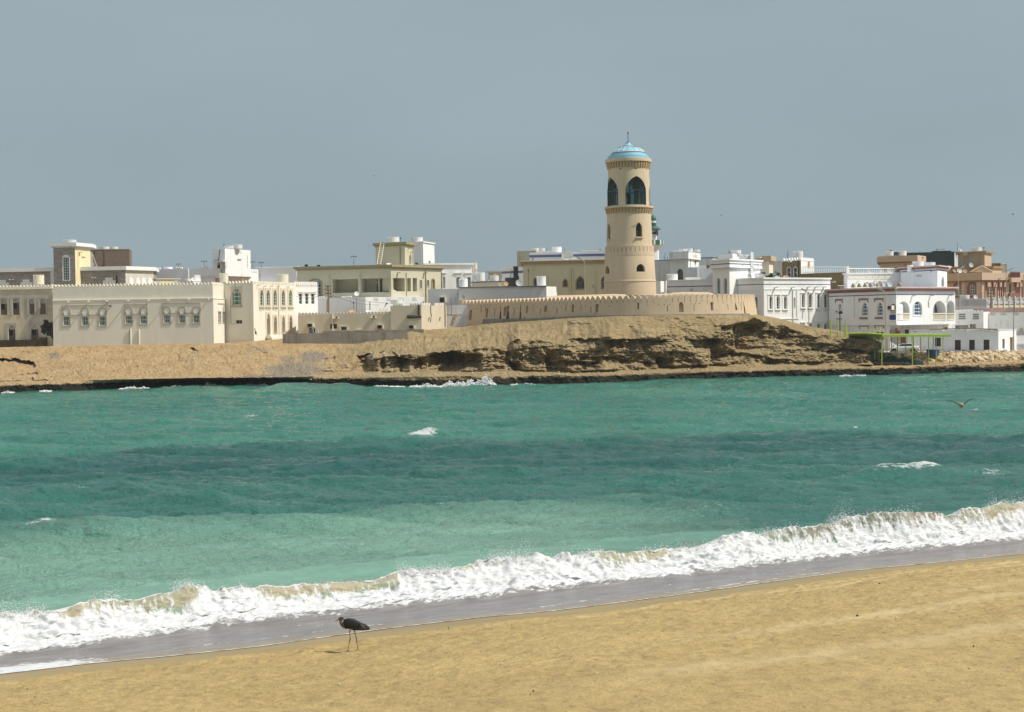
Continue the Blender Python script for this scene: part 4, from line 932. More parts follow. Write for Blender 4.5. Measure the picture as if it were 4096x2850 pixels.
def lamp(r, x, y0, y1, Y, label, hx, hy, kind='cobra', mat=None, name='street_lamp', group='street lamps', zfoot=None, hl=1.0):
    """pole at x from y0 (top) to y1 (foot); lantern towards (hx,hy)"""
    mat = mat or M['pole']; t = W(*q(r, x, y0), Y); b = W(*q(r, x, y1), Y)
    b = np.array([t[0], t[1], b[2] if zfoot is None else zfoot]); root = empty(name, b, label, 'street lamp', group); m_ = MB(); m_.tube([b, (b+t)/2, t], [.10, .08, .06], 8); m_.build('pole', mat, root, smooth=True)
    m_ = MB(); m_.lathe([(.0, 0), (.2, 0), (.2, .12), (.12, .5), (.0, .52)], b, 8); m_.build('base', mat, root)
    h = W(*q(r, hx, hy), Y); v = h-t; ar = MB(); st = t+v*.35; ar.tube([t-np.array([0, 0, .15]), st], .05, 6); ar.build('arm', mat, root)
    u = v/np.linalg.norm(v); hd = MB(); c = t+v*.68; L = np.linalg.norm(v)*.72; hd.box(c, (L, .34, .2), u=u, w=(0, 1, 0)); hd.box(c+np.array([0, 0, -.11])+u*L*.12, (L*.6, .27, .06), u=u, w=(0, 1, 0)); hd.build('lamp_head', M['steel'], root); return root
def antenna(r, x, y0, y1, Y, hw, label, group='rooftop aerials', mat=None, bars=1):
    t = W(*q(r, x, y0), Y); b = W(*q(r, x, y1), Y); b = np.array([t[0], t[1], b[2]]); w = hw/REG[r][2]/F*Y; root = empty('rooftop_aerial', b, label, 'aerial', group)
    m_ = MB(); m_.tube([b, t], .035, 5); m_.build('mast', mat or M['iron'], root)
    if w > 0:
        m_ = MB(); m_.box(t, (2*w, .06, .09)); m_.build('crossbar', mat or M['iron'], root)
        m_ = MB()
        for k in (-.8, .8): m_.tube([t+np.array([k*w, 0, -.03]), t+np.array([k*w, 0, -.28])], .03, 4)
        m_.build('clamp', mat or M['iron'], root)
    return root
def ac_unit(r, x0, y0, x1, y1, f, label, out=.45, body=None, group='air conditioners on the walls'):
    s0, z0, s1, z1 = f.rect(r, x0, y0, x1, y1); p = f.P((s0+s1)/2, z0); root = empty('air_conditioner', p, label, 'air conditioner', group)
    m_ = MB(); m_.box(f.P((s0+s1)/2, (z0+z1)/2, out/2+.01), (s1-s0, out, z1-z0), u=(*f.d, 0)); m_.build('case', body or M['tank_cr'], root)
    g_ = MB(); W_ = (s1-s0); H_ = z1-z0; g_.box(f.P((s0+s1)/2-.1*W_, (z0+z1)/2, out+.02), (W_*.72, .03, H_*.84), u=(*f.d, 0)); g_.build('grille', M['black'], root)
    b_ = MB()
    for k in (.12, .88): b_.box(f.P(s0+W_*k, z0-.09, out/2), (.05, out, .06), u=(*f.d, 0))
    b_.build('bracket', M['iron'], root); return root
# ================================================================ TOWN: houses on the left
# --- weathered ruin at the left edge
h = House('weathered_house', 'old weathered house with peeling plaster and black bare patch, at the left edge', 'house', 1, 330, 1495, 223)
bl = h.block(1, [(-1300, 225), (672, 223)], (1, 745), 4.0, M['ruin'], dep=14); f = bl.faces[0]
h.cornice(bl, bl.z1-.12, bl.z1+.04, .1, M['cream2'])
h.crown(bl, M['cream2'], dz=.04, w=.42, gap=.11, h=.5, t=.28, back=True)
M['grey_sur'] = plaster('grey_surround', (.50, .48, .44), var=.15, stain=.5)
for x0, x1, y0, y1, op in ((5, 88, 885, 1085, 1), (162, 247, 875, 1085, 1), (371, 439, 885, 1080, 0), (512, 583, 882, 1078, 0), (108, 194, 1215, 1428, 1), (397, 492, 1212, 1420, 1)):
    h.panel(f, 1, x0-28, y0-30, x0-2, y1+10, .07, M['grey_sur'], 'jamb'); h.panel(f, 1, x1+2, y0-30, x1+22, y1+10, .07, M['grey_sur'], 'jamb')
    h.panel(f, 1, x0-2, y0-30, x1+2, y0-2, .07, M['grey_sur'], 'lintel')
    s0, z0, s1, z1, out = h.niche(f, 1, x0, y0, x1, y1, 'point', .3)
    a0, b0, a1, b1 = f.rect(1, x0, y0+60, x1, y1); w = MB(); 
    if op: rects = [(a0, b0, a1, b0+(b1-b0)*.52), (a0+(a1-a0)*.62, b0+(b1-b0)*.52, a1, b1)]
    else: rects = [(a0, b0, a1, b1)]
    for u0, v0, u1, v1 in rects: w.prism([f.P(a, b, -.16) for a, b in shape('rect', u0+.03, v0+.02, u1-.03, v1-.02)], np.array([*f.n, 0])*.05)
    sh = w.build('shutter', M['wood'], h.root); sl = MB()
    for u0, v0, u1, v1 in rects:
        k = max(2, int((u1-u0)/.14))
        for i in range(1, k): sl.box(f.P(u0+(u1-u0)*i/k, (v0+v1)/2, -.10), (.03, .02, v1-v0-.06), u=(*f.d, 0))
    sl.build('slat', M['wood_dk'], sh)
    dk = MB(); dk.prism([f.P(a, b, -.28) for a, b in shape('rect', a0, b0, a1, b1)], np.array([*f.n, 0])*.02); dk.build('dark_opening', M['dark'], h.root)
    tp = MB(); tp.prism([f.P(a, b, -.24) for a, b in shape('point', s0+.02, b1+.02, s1-.02, z1-.03)], np.array([*f.n, 0])*.06); tp.build('tympanum', M['grey_sur'], h.root)
a0, b0, a1, b1 = f.rect(1, -330, 1432, 606, 1500); mb = MB(); mb.box(f.P((a0+a1)/2, (b0+b1)/2, .35), (a1-a0, .7, b1-b0+.6), u=(*f.d, 0)); mb.build('plinth', plaster('charred_plinth', (.085, .068, .045), var=.5, stain=.6, sscale=3), h.root)
a0, b0, a1, b1 = f.rect(1, 490, 1370, 606, 1440); mb = MB(); mb.box(f.P((a0+a1)/2, (b0+b1)/2, .32), (a1-a0, .6, b1-b0), u=(*f.d, 0)); mb.build('step_block', plaster('mud_block', (.16, .125, .085), var=.4, stain=.5), h.root)
# --- big cream house
h = House('cream_house', 'big cream house with horseshoe arch windows and scalloped parapet above the bank', 'house', 2, 745, 1440, 221)
LOW = [(0, 211, 222), (0, 853.5, 220.5), (2, 890, 226)]; zb = 4.6
lo = h.block(1, LOW, (0, 905), zb, M['cream'], dep=16)
up = h.block(1, [(0, 212, 222.18), (0, 852.5, 220.72), (2, 882, 226.3)], (0, 747), lo.z1-.02, M['cream'], dep=15.6)
h.cornice(lo, lo.z1-.07, lo.z1+.06, .07, M['cream2'], 'string_course', inn=.3)
h.crown(up, M['cream2'], w=.42, gap=.10, h=.56, t=.3, style='point', faces=[0]); h.crown(up, M['cream2'], w=.42, gap=.10, h=.56, t=.3, style='point', faces=[1])
P = up.poly; h.merlons([(P[4]+np.array([.0, 0]), P[3], up.z1)], M['cream2'], w=.42, gap=.12, h=.6, t=.3, style='point')
f = lo.faces[0]
def horseshoe(f, r, cx_, cy, ro, yfoot, x0, x1, y0, y1, white_half=False, pm='glass_g', fx=None, small=False):
    # rectangular box window under a raised horseshoe moulding
    w = h.win(f, r, x0+16, y0+10, x1-14, y1-22, 'rect', .2, M['white_frame'], M[pm], 3, 1, .09, .05, name='window')
    a0, b0, a1, b1 = f.rect(r, x0, y0-6, x1, y1); i0, j0, i1, j1 = f.rect(r, x0+15, y0+9, x1-13, y1-21); nn = np.array([*f.n, 0.0])
    mb = MB(); mb.ring([f.P(*p, .003) for p in shape('rect', a0, b0, a1, b1)], [f.P(*p, .003) for p in shape('rect', i0, j0, i1, j1)], nn*.06); mb.build('surround', M['cream_dk'], w)
    c, z = f.loc(*q(r, cx_, cy)); Ro = ro/REG[r][2]/F*221; zf = f.loc(*q(r, cx_, yfoot))[1]; sc_ = abs((f.rect(r, cx_-ro, cy-1, cx_+ro, cy+1)[2]-f.rect(r, cx_-ro, cy-1, cx_+ro, cy+1)[0])/(2*Ro))
    o = []; i_ = []
    for k in range(19):
        a = R_(-52+284*k/18); o.append((c+Ro*sc_*math.cos(a), z+Ro*math.sin(a))); i_.append((c+.66*Ro*sc_*math.cos(a), z+.66*Ro*math.sin(a)))
    o = [(c+Ro*1.08*sc_, zf), (c+Ro*1.08*sc_, zf+.16)]+o+[(c-Ro*1.08*sc_, zf+.16), (c-Ro*1.08*sc_, zf)]; i_ = [(c+Ro*.55*sc_, zf), (c+Ro*.55*sc_, zf+.16)]+i_+[(c-Ro*.55*sc_, zf+.16), (c-Ro*.55*sc_, zf)]
    mb = MB()
    for k in range(len(o)-1): mb.prism([f.P(*o[k], .004), f.P(*o[k+1], .004), f.P(*i_[k+1], .004), f.P(*i_[k], .004)], nn*.07)
    mb.build('arch_moulding', M['cream_dk'], w)
    mb = MB(); mb.prism([f.P(c+.62*Ro*sc_*math.cos(R_(a)), z+.62*Ro*math.sin(R_(a)), .003) for a in range(-40, 221, 20)]+[f.P(c-.5*Ro*sc_, j1+.05, .003), f.P(c+.5*Ro*sc_, j1+.05, .003)], nn*.02); mb.build('lunette', M['white'], w)
def moulding(f, r, segs, mat=None, wdt=.11, t=.07, name='moulding'):
    mb = MB(); nn = np.array([*f.n, 0.0])
    for x0, y0, x1, y1 in segs:
        a, z = f.loc(*q(r, x0, y0)); b_, z2 = f.loc(*q(r, x1, y1)); u = f.P(b_, z2)-f.P(a, z); L = np.linalg.norm(u); c = (f.P(a, z, t/2+.004)+f.P(b_, z2, t/2+.004))/2
        if abs(b_-a) > abs(z2-z): mb.box(c, (L, t, wdt), u=(*f.d, 0))
        else: mb.box(c, (wdt, t, L), u=(*f.d, 0))
    return mb.build(name, mat or M['cream_dk'], h.root)
for cxs in ((845, 1083, 1306), (1640, 1829)):
    for cx_ in cxs: horseshoe(f, 1, cx_, 1040 if cx_ < 1400 else 1032, 55, 1086 if cx_ < 1400 else 1078, cx_-57, cx_+58, 1094 if cx_ < 1400 else 1084, 1243 if cx_ < 1400 else 1222)
for cx_ in (149, 341, 524): horseshoe(f, 2, cx_, 1028, 55, 1070, cx_-55, cx_+57, 1074, 1213)
moulding(f, 1, [(790, 968, 1360, 962), (792, 968, 792, 1240), (1358, 962, 1358, 1090), (905, 1089, 1025, 1087), (1142, 1086, 1250, 1084), (1582, 955, 1882, 950), (1584, 955, 1584, 1080), (1880, 950, 1880, 1080), (1700, 1080, 1775, 1078)])
moulding(f, 2, [(92, 940, 580, 934), (94, 940, 94, 1060), (578, 934, 578, 1060), (205, 1066, 290, 1064), (398, 1062, 470, 1060)])
h.spout(f, 1, [(878, 922), (1135, 918), (1370, 913), (1640, 909), (1902, 905), (2150, 902)], M['cream2'], .55, .14, 'spout'); h.spout(f, 2, [(437, 892), (687, 888)], M['cream2'], .55, .14, 'spout')
for x, y0, y1 in ((1668, 1268, 1462), (1776, 1272, 1462)): h.pipe(f, 1, x, y0, y1, M['cream2'], .11)
h.pipe(f, 1, 1654, 1275, 1462, M['steel'], .05)
h.path(f, 1, [(1362, 915), (1366, 945), (1380, 965), (1412, 975)], M['iron'], .035, 'cable')
lp = empty('wall_lamp', f.P(*f.loc(*q(1, 1415, 972)), .2), 'dark round wall lamp on a bent arm beside the three windows', 'lamp'); mb = MB(); mb.lathe([(0, .14), (.14, .08), (.18, -.06), (.13, -.1), (0, -.1)], f.P(*f.loc(*q(1, 1415, 972)), .22), 10); mb.build('shade', M['iron'], lp); mb = MB(); mb.box(f.P(*f.loc(*q(1, 1415, 972)), .08), (.06, .16, .06), u=(*f.d, 0)); mb.build('bracket', M['iron'], lp)
f = lo.faces[1]     # sunlit end
for x0, x1 in ((808, 838), (862, 888)):
    w = h.win(f, 2, x0, 1046, x1, 1190, 'rect', .2, M['white_frame'], M['glass_t'], 1, 2, .06, .05, sur=.08, sm=M['cream_dk'])
h.panel(f, 2, 800, 935, 888, 948, .08, M['cream_dk'], 'moulding'); h.panel(f, 2, 812, 965, 836, 1040, .05, M['white'], 'lunette', 'round'); h.panel(f, 2, 864, 960, 888, 1040, .07, M['cream_dk'], 'arch_moulding', 'round')
wg = h.block(2, [(884, 226.4), (1256, 224.6), (1795, 238)], (1, 695), 4.8, M['cream'], dep=12)
h.crown(wg, M['cream2'], w=.44, gap=.10, h=.55, t=.3, style='point', faces=[0]); h.crown(wg, M['cream2'], w=.36, gap=.12, h=.5, t=.3, faces=[1])
f = wg.faces[0]
# tall green fanlight window in a shallow tan panel
h.plate(f, 2, 966, 722, 1110, 990, .05, M['tan'], 'window_panel', (985, 742, 1096, 962), 'point')
s0, z0, s1, z1 = f.rect(2, 985, 742, 1096, 962); w = h.win(f, 2, 985, 742, 1096, 962, 'point', .12, M['white_frame'], M['glass_g'], 3, 3, .1, .06, sur=.06, sm=M['cream_dk'])
mb = MB(); c = ((s0+s1)/2, z0+(z1-z0)*.64)
for a in range(20, 161, 35): mb.box((f.P(c[0]+.55*math.cos(R_(a)), c[1]+.1+.55*math.sin(R_(a)), -.06)), (.75, .03, .05), u=np.array([*(f.d*math.cos(R_(a))), math.sin(R_(a))]), w=(*f.n, 0))
mb.build('fan_bars', M['white_frame'], w)
mb = MB()
for k in range(5): a, z = f.loc(*q(2, 980+k*30, 975)); mb.box(f.P(a, z, .1), (.16, .2, .22), u=(*f.d, 0))
mb.build('bracket', M['cream_dk'], w)
h.win(f, 2, 1030, 1150, 1110, 1200, 'rect', .25, M['cream2'], M['dark'], 1, 0, .05, .04)
h.path(f, 2, [(1040, 640), (1005, 760), (960, 860), (972, 1200), (1028, 1204)], M['steel'], .03, 'cable')
f = wg.faces[1]
for x0, x1, y in ((1340, 1378, 765), (1421, 1460, 767), (1510, 1548, 768), (1615, 1652, 768), (1708, 1744, 768)):
    h.plate(f, 2, x0-18, y-22, x1+14, 990, .05, M['tan'], 'window_panel', (x0, y, x1, 965), 'point'); w = h.win(f, 2, x0, y, x1, 965, 'point', .14, M['white_frame'], M['glass_g'], 1, 4, .07, .05, sur=.05, sm=M['cream_dk'])
    mb = MB()
    for k in range(4): a, z = f.loc(*q(2, x0-8+k*17, 1002)); mb.box(f.P(a, z, .12), (.18, .26, .2), u=(*f.d, 0))
    mb.build('bracket', M['cream_dk'], w)
for x0, x1, y0, y1 in ((1427, 1466, 1065, 1352), (1516, 1552, 1100, 1325), (1620, 1655, 1100, 1320), (1713, 1748, 1100, 1318)):
    h.plate(f, 2, x0-16, y0-16, x1+10, y1+6, .05, M['tan'], 'door_panel', (x0, y0, x1, y1), 'point'); w = h.win(f, 2, x0, y0, x1, y1, 'point', .35, M['cream_dk'], M['door_br'], 1, 1, .05, .04, name='door')
    h.panel(f, 2, x0+2, y0+6, x1-4, y0+70, .02, M['white_frame'], 'fanlight', 'point', w, off=-.3)
h.pipe(f, 2, 1570, 690, 1330, M['cream2'], .06); h.path(f, 2, [(1270, 1255), (1278, 1330), (1285, 1295), (1292, 1340)], M['iron'], .05, 'cable')
h.spout(f, 2, [(1300, 712), (1385, 725), (1470, 722), (1555, 728), (1680, 735)], M['cream2'], .5, .12, 'spout')
mb = MB()
for k in range(3): c = f.P(f.loc(*q(2, 1440, 1380))[0]+.2*k, terr_z(*f.P(f.loc(*q(2, 1440, 1380))[0], 0)[:2])+.15+.2*k, .9-.3*k); mb.box(c, (2.4-.3*k, .8, .35), u=(*f.d, 0))
mb.build('doorstep', M['cream2'], h.root)
tank(1, 428, 575, 562, 700, 229, 'cream water tank with crenellated rim on the weathered house roof', True)
tank(2, 825, 555, 935, 672, 232, 'cream water tank on the cream house roof near its sunlit corner', True)
tank(2, 1562, 565, 1703, 672, 240, 'large cream water tank on the cream house wing beside the white brick parapet', True)
# roof clutter on the cream house
def rbox(name, label, cat, r, x0, y0, x1, y1, Y, mat, dep=.8, group=None, lid=None, foot=True):
    a = W(*q(r, x0, y1), Y); b = W(*q(r, x1, y0), Y); root = empty(name, (a+b)/2*np.array([1, 1, 0])+np.array([0, 0, a[2]]), label, cat, group); mb = MB(); c = (a+b)/2; c[1] += dep/2; w_, h_ = abs(b[0]-a[0]), abs(b[2]-a[2])
    mb.box(c, (w_, dep, h_)); mb.build('body', mat, root); mb = MB(); mb.box(c+np.array([0, 0, h_/2+.03]), (w_+.08, dep+.08, .06)); mb.build('top', lid or mat, root)
    if foot:
        mb = MB()
        for i in (-1, 1): mb.box(c+np.array([i*w_*.4, 0, -h_/2-.05]), (.1, dep*.9, .1))
        mb.build('foot', M['iron'], root)
    return root
rbox('roof_cooler', 'dark brown cooler box on the cream house parapet left of the tank', 'cooler', 2, 770, 620, 815, 690, 226, M['wood'])
rbox('roof_cooler', 'wide brown cooler box on the cream house roof above the green fanlight window', 'cooler', 2, 1005, 625, 1115, 680, 229, M['dish_b'])
dish(1, 2012, 684, 34, 228, 'dish_g', 'small grey dish behind the cream house parapet, left of a taller dish', 10, 55); dish(1, 2245, 684, 48, 228, 'dish_g', 'large grey dish behind the cream house parapet near its middle', -10, 50)
dish(2, 30, 684, 40, 228.5, 'dish_w', 'pale dish lying low behind the cream house parapet beside the tan hut', 15, 60); dish(2, 488, 636, 28, 240, 'dish_w', 'white dish in front of the small white roof hut', 25, 20)
dish(2, 1165, 672, 42, 229, 'dish_r', 'rusty dish behind the cream house wing parapet', -10, 60)
# --- white house with worn brick parapet
h = House('white_brick_house', 'white house with worn brick parapet and three narrow shuttered windows', 'house', 2, 1930, 1320, 243)
bl = h.block(2, [(1785, 241), (2080, 243.5)], (1, 712), 5.5, M['white'], dep=10); f = bl.faces[0]
h.crown(bl, M['white'], w=.32, gap=.07, h=.62, t=.3, inset=.0)
h.panel(f, 2, 1800, 702, 2072, 722, .03, plaster('worn_brick', (.72, .64, .60), c2=(.5, .2, .1), stain=.9, sscale=4), 'parapet_band', off=.0)
for x0, x1 in ((1838, 1877), (1918, 1957), (1994, 2034)):
    w = h.win(f, 2, x0, 812, x1, 946, 'rect', .2, M['white_frame'], M['glass_t'], 0, 2, .04, .04); h.panel(f, 2, x0-8, 792, x1+14, 816, .12, M['tan'], 'hood', 'point', w); 
# --- low tan house with scallops
h = House('tan_house', 'low tan house with round merlons behind the concrete wall', 'house', 3, 1000, 1330, 233)
bl = h.block(3, [(165, 234), (1348, 232.6)], (0, 1095), 5.5, M['tan'], dep=9); b2 = h.block(3, [(1345, 232.4), (1740, 232), (2060, 237)], (1, 966), 6.0, M['tan'], dep=9)
h.crown(bl, M['tan'], w=.43, gap=.1, h=.45, t=.3); 
h.cgroup(b2.faces[0], 3, 965, [(1378, 1508), (1592, 1715)], M['cream'], b2.z1, .4, .3, n=4, style='round', fill=.8); h.cgroup(b2.faces[1], 3, 965, [(1745, 1860), (1915, 2055)], M['cream'], b2.z1, .4, .3, n=5, style='sq', fill=.75)
f = bl.faces[0]; f2 = b2.faces[0]
h.win(f, 3, 305, 1250, 385, 1322, 'rect', .4, M['tan'], M['glass_t'], 1, 0, .05, .05, name='door'); h.win(f, 3, 577, 1202, 662, 1262, 'rect', .12, M['dark'], M['glass'], 1, 1, .05, .05)
w = h.win(f, 3, 715, 1236, 784, 1282, 'rect', .3, M['white_frame'], M['dark'], 1, 0, .05, .05); h.panel(f, 3, 690, 1224, 812, 1234, .12, M['cream2'], 'lintel', 'rect', w); h.panel(f, 3, 786, 1236, 812, 1284, .12, M['cream2'], 'jamb', 'rect', w); h.panel(f, 3, 698, 1236, 713, 1284, .12, M['cream2'], 'jamb', 'rect', w)
h.panel(f, 3, 900, 1266, 1010, 1278, .14, M['cream2'], 'ledge')
h.spout(f, 3, [(655, 1130), (1130, 1122)], M['cream2'], .5, .8, 'spout'); h.panel(f, 3, 645, 1108, 668, 1126, .04, M['dark'], 'drain_hole'); h.panel(f, 3, 1121, 1100, 1143, 1118, .04, M['dark'], 'drain_hole')
h.pipe(f, 3, 608, 1068, 1290, M['cream2'], .10)
mb = MB(); mb.tube([f2.P(*f2.loc(*q(3, x, y)), .1) for x, y in ((1708, 955), (1706, 1070), (1722, 1105), (1680, 1112), (1560, 1108))], [.16, .2, .24, .22, .3], 6); mb.build('tarred_pipe', M['iron'], h.root)
mb = MB(); mb.tube([f2.P(*f2.loc(*q(3, x, y)), .08) for x, y in ((1722, 1108), (1739, 1112))], .22, 6); mb.build('tarred_joint', M['iron'], h.root)
h.path(b2.faces[1], 3, [(1855, 965), (1858, 1060), (1866, 1100), (1850, 1180)], M['iron'], .05, 'cable'); h.pipe(b2.faces[1], 3, 2036, 900, 1240, M['brown_tr'], .07); h.spout(b2.faces[1], 3, [(1840, 1120), (1978, 1120)], M['cream2'], .4, .25, 'spout')
ac_unit(3, 292, 1194, 372, 1243, f, 'air conditioner above the dark doorway of the low tan house'); ac_unit(3, 1184, 1212, 1260, 1264, f, 'air conditioner midway along the low tan house wall'); ac_unit(3, 1586, 1214, 1661, 1264, f2, 'air conditioner on the taller end of the low tan house')
fr = empty('metal_trestle', f.P(*f.loc(*q(3, 385, 1320)), .8), 'bare metal folding frame by the dark doorway', 'frame'); mb = MB()
for a, b_, c, d in ((335, 1320, 362, 1255), (385, 1320, 362, 1255), (400, 1320, 425, 1258), (445, 1318, 425, 1258)): mb.tube([f.P(*f.loc(*q(3, a, b_)), .8), f.P(*f.loc(*q(3, c, d)), .6)], .03, 4)
mb.build('leg', M['steel'], fr); mb = MB(); mb.tube([f.P(*f.loc(*q(3, 362, 1255)), .6), f.P(*f.loc(*q(3, 425, 1258)), .6)], .03, 4); mb.build('rail', M['steel'], fr)
# --- concrete boundary walls
def wallrun(name, label, r, pts, Y0, Y1, zlow, mat, t=.25, cap=None, joints=()):
    """pts: (x, ytop) along the wall"""
    n = len(pts); P = [W(*q(r, x, y), Y0+(Y1-Y0)*i/(n-1)) for i, (x, y) in enumerate(pts)]
    root = empty(name, (P[0][0], P[0][1], zlow), label, 'wall'); mb = MB()
    for a, b in zip(P[:-1], P[1:]):
        u = b-a; u[2] = 0; u /= np.linalg.norm(u); nn = np.array([-u[1], u[0], 0])*t; lo_ = lambda p: np.array([p[0], p[1], zlow])
        mb.prism([lo_(a), lo_(b), b, a], nn)
    mb.build('panel', mat, root)
    if cap:
        mb = MB()
        for a, b in zip(P[:-1], P[1:]):
            u = b-a; nn = np.array([-u[1], u[0], 0]); nn /= np.linalg.norm(nn); o = -nn*.05; z = np.array([0, 0, .08]); mb.prism([a+o, b+o, b+o+z, a+o+z], nn*(t+.1))
        mb.build('coping', cap, root)
    for x, y in joints:
        tt = (x-pts[0][0])/(pts[-1][0]-pts[0][0]); p = W(*q(r, x, y), Y0+(Y1-Y0)*tt); mb = MB(); mb.box((p[0], p[1]-.03, (p[2]+zlow)/2), (.07, .1, p[2]-zlow)); mb.build('joint', M['iron'], root)
    return root
wallrun('concrete_wall', 'stained grey concrete wall beside the cream house wing', 3, [(-32, 1326), (460, 1318), (1005, 1310), (1300, 1302), (1560, 1290)], 220, 222.5, 4.6, M['concrete'], joints=((462, 1320), (1005, 1312)))
wallrun('concrete_wall', 'low concrete wall directly below the air conditioners of the tan house', 3, [(480, 1293), (1000, 1290), (1400, 1278), (1770, 1268)], 228, 229.5, 5.0, M['concrete'])
# ================================================================ second row, left
h = House('stone_house', 'grey stone clad house with square tower and tall green window', 'house', 1, 830, 700, 262)
lo = h.block(1, [(-1300, 264), (1610, 260), (1968, 266)], (1, 487), 4.5, M['stone'], mats={1: M['stone_w']}, dep=14); tw = h.block(1, [(697, 259.4), (972, 258.8), (1168, 264)], (1, 204), 4.5, M['stone'], mats={1: M['lemon']}, dep=7)
h.cornice(lo, lo.z1-.35, lo.z1+.30, .45, M['white']); h.cornice(tw, tw.z1-.05, tw.z1+.55, .55, M['white']); h.cornice(tw, tw.z1-.3, tw.z1-.05, .25, M['white2'])
f = tw.faces[0]; h.win(f, 1, 805, 350, 884, 646, 'rect', .12, M['white_frame'], M['glass_g'], 2, 8, .1, .06, sur=.1); h.panel(f, 1, 800, 318, 882, 352, .1, M['white'], 'arch_cap', 'round')
f = lo.faces[0]
for x0 in (650, 975): h.panel(f, 1, x0, 525, x0+44, 700, .2, M['pale'], 'pilaster')
for x0, x1, y in ((-60, 116, 640), (250, 418, 634), (1040, 1112, 660), (1303, 1478, 610)):
    h.panel(f, 1, x0+14, y+36, x1, y+170, .12, M['white'], 'window_hood'); h.panel(f, 1, x0+40, y, x1-40, y+36, .12, M['white'], 'window_crest')
h.panel(f, 1, 1480, 585, 1497, 700, .05, M['iron'], 'vent')
for x in (1672, 1760, 1832, 1912): h.panel(lo.faces[1], 1, x-28, 605, x+28, 720, .08, M['white'], 'window_hood', 'point')
h.spout(f, 1, [(155, 640), (1208, 615)], M['white'], .5, .7, 'spout')
h.panel(tw.faces[1], 1, 1042, 338, 1086, 348, .15, M['tan'], 'wall_light'); h.path(tw.faces[1], 1, [(992, 260), (996, 470)], M['lemon'], .05, 'drain_pipe'); h.spout(tw.faces[1], 1, [(1012, 290)], M['lemon'], .5, .5)
h = House('block_house', 'unfinished brown block house behind the stone tower', 'house', 1, 1440, 470, 291)
bl = h.block(1, [(1165, 293), (1230, 290), (1665, 291)], (1, 254), 5, M['brick'], dep=10); h.cornice(bl, bl.z1-.02, bl.z1+.12, .06, M['brown']); h.panel(bl.faces[1], 1, 1332, 256, 1343, 470, .1, M['brick'], 'column')
h.win(bl.faces[1], 1, 1288, 455, 1318, 475, 'rect', .2, M['wood'], M['dark'], 0, 0, .04)
ladder(1, 1222, 475, 1140, 245, 282, 38, M['tan'], 'pale wooden ladder leaning on the brown block house', 14, 2.5)
tank(1, 808, 130, 972, 178, 262, 'wide white tank on top of the stone tower'); tank(1, 1278, 216, 1395, 252, 293, 'low white tank on the brown block house, the one on its left'); tank(1, 1395, 216, 1512, 252, 294, 'low white tank on the brown block house, the one on its right')
antenna(1, 1408, 208, 250, 292, 0, 'short aerial rod on the brown block house, left one'); antenna(1, 1508, 206, 250, 292.5, 0, 'short aerial rod at the right end of the block house tanks')
antenna(1, 843, 112, 178, 261, 0, 'thin aerial rod on the stone tower roof')
h = House('white_terrace_house', 'long white house with grouped merlons and a tall stair block', 'house', 2, 845, 660, 276)
lo = h.block(2, [(-100, 279), (845, 276), (1328, 286)], (1, 488), 5, M['pale'], mats={1: M['white']}, dep=10); tw = h.block(2, [(740, 277), (905, 274.5), (1230, 282)], (1, 240), lo.z1-1.5, M['pale'], mats={1: M['white']}, dep=6)
zt = lo.z1-.75
h.cgroup(lo.faces[0], 2, 490, [(-20, 70), (260, 352), (588, 680)], M['white'], zt+.75, .36, .3); h.cgroup(lo.faces[1], 2, 490, [(1008, 1085), (1230, 1310)], M['pale'], lo.z1-.6, .5, -.06); h.cgroup(tw.faces[0], 2, 245, [(778, 868)], M['white'], tw.z1-.5, .5, .3); h.cgroup(tw.faces[1], 2, 245, [(1032, 1108)], M['pale'], tw.z1-.6, .5, -.06)
h.win(tw.faces[0], 2, 832, 410, 897, 480, 'rect', .3, M['white_frame'], M['door_br'], 0, 0, .05, name='door'); h.panel(tw.faces[0], 2, 765, 400, 905, 408, .8, M['white'], 'door_canopy'); h.panel(tw.faces[0], 2, 760, 385, 812, 397, .15, M['steel'], 'strip_light'); h.panel(tw.faces[1], 2, 1050, 370, 1095, 384, .15, M['steel'], 'strip_light')
h.path(tw.faces[0], 2, [(830, 250), (818, 360), (800, 478)], M['iron'], .06, 'cable'); h.pipe(tw.faces[1], 2, 1176, 318, 480, M['cream2'], .05); h.pipe(lo.faces[0], 2, 425, 490, 660, M['white'], .09)
for x0, x1 in ((940, 1060), (1086, 1226)): h.panel(lo.faces[1], 2, x0, 590, x1, 600, .2, M['white'], 'window_hood'); h.panel(lo.faces[1], 2, x0+12, 602, x1-12, 680, .03, M['pale'], 'window_panel')
h.panel(lo.faces[0], 2, 590, 598, 780, 606, .2, M['grey_white'], 'window_hood')
tank(2, 880, 205, 1003, 243, 277, 'white tank on the tall stair block, partly behind another'); tank(2, 1003, 190, 1114, 243, 278, 'white tank on the tall stair block, the taller right one'); tank(2, 110, 475, 222, 500, 284, 'low wide tank behind the long white house with grouped merlons')
for x, y0, y1, hw, lb in ((300, 437, 500, 30, 'T shaped aerial on the long white house, farthest from its stair block'), (628, 400, 490, 40, 'tall T shaped aerial left of the white stair block'), (1247, 408, 490, 30, 'T shaped aerial close to the right side of the white stair block'), (1355, 416, 490, 38, 'T shaped aerial above the plain white block, right of another')): antenna(2, x, y0, y1, 279, hw, lb)
antenna(2, 880, 188, 240, 277, 8, 'small aerial beside the stair block tanks')
h = House('roof_hut', 'small tan flat roofed hut behind the cream house parapet', 'hut', 1, 2100, 690, 246); bl = h.block(1, [(1966, 248), (2010, 246), (2290, 248)], (1, 632), 6, M['tan'], mats={1: M['lemon']}, dep=4); h.cornice(bl, bl.z1-.02, bl.z1+.18, .15, M['tan'])
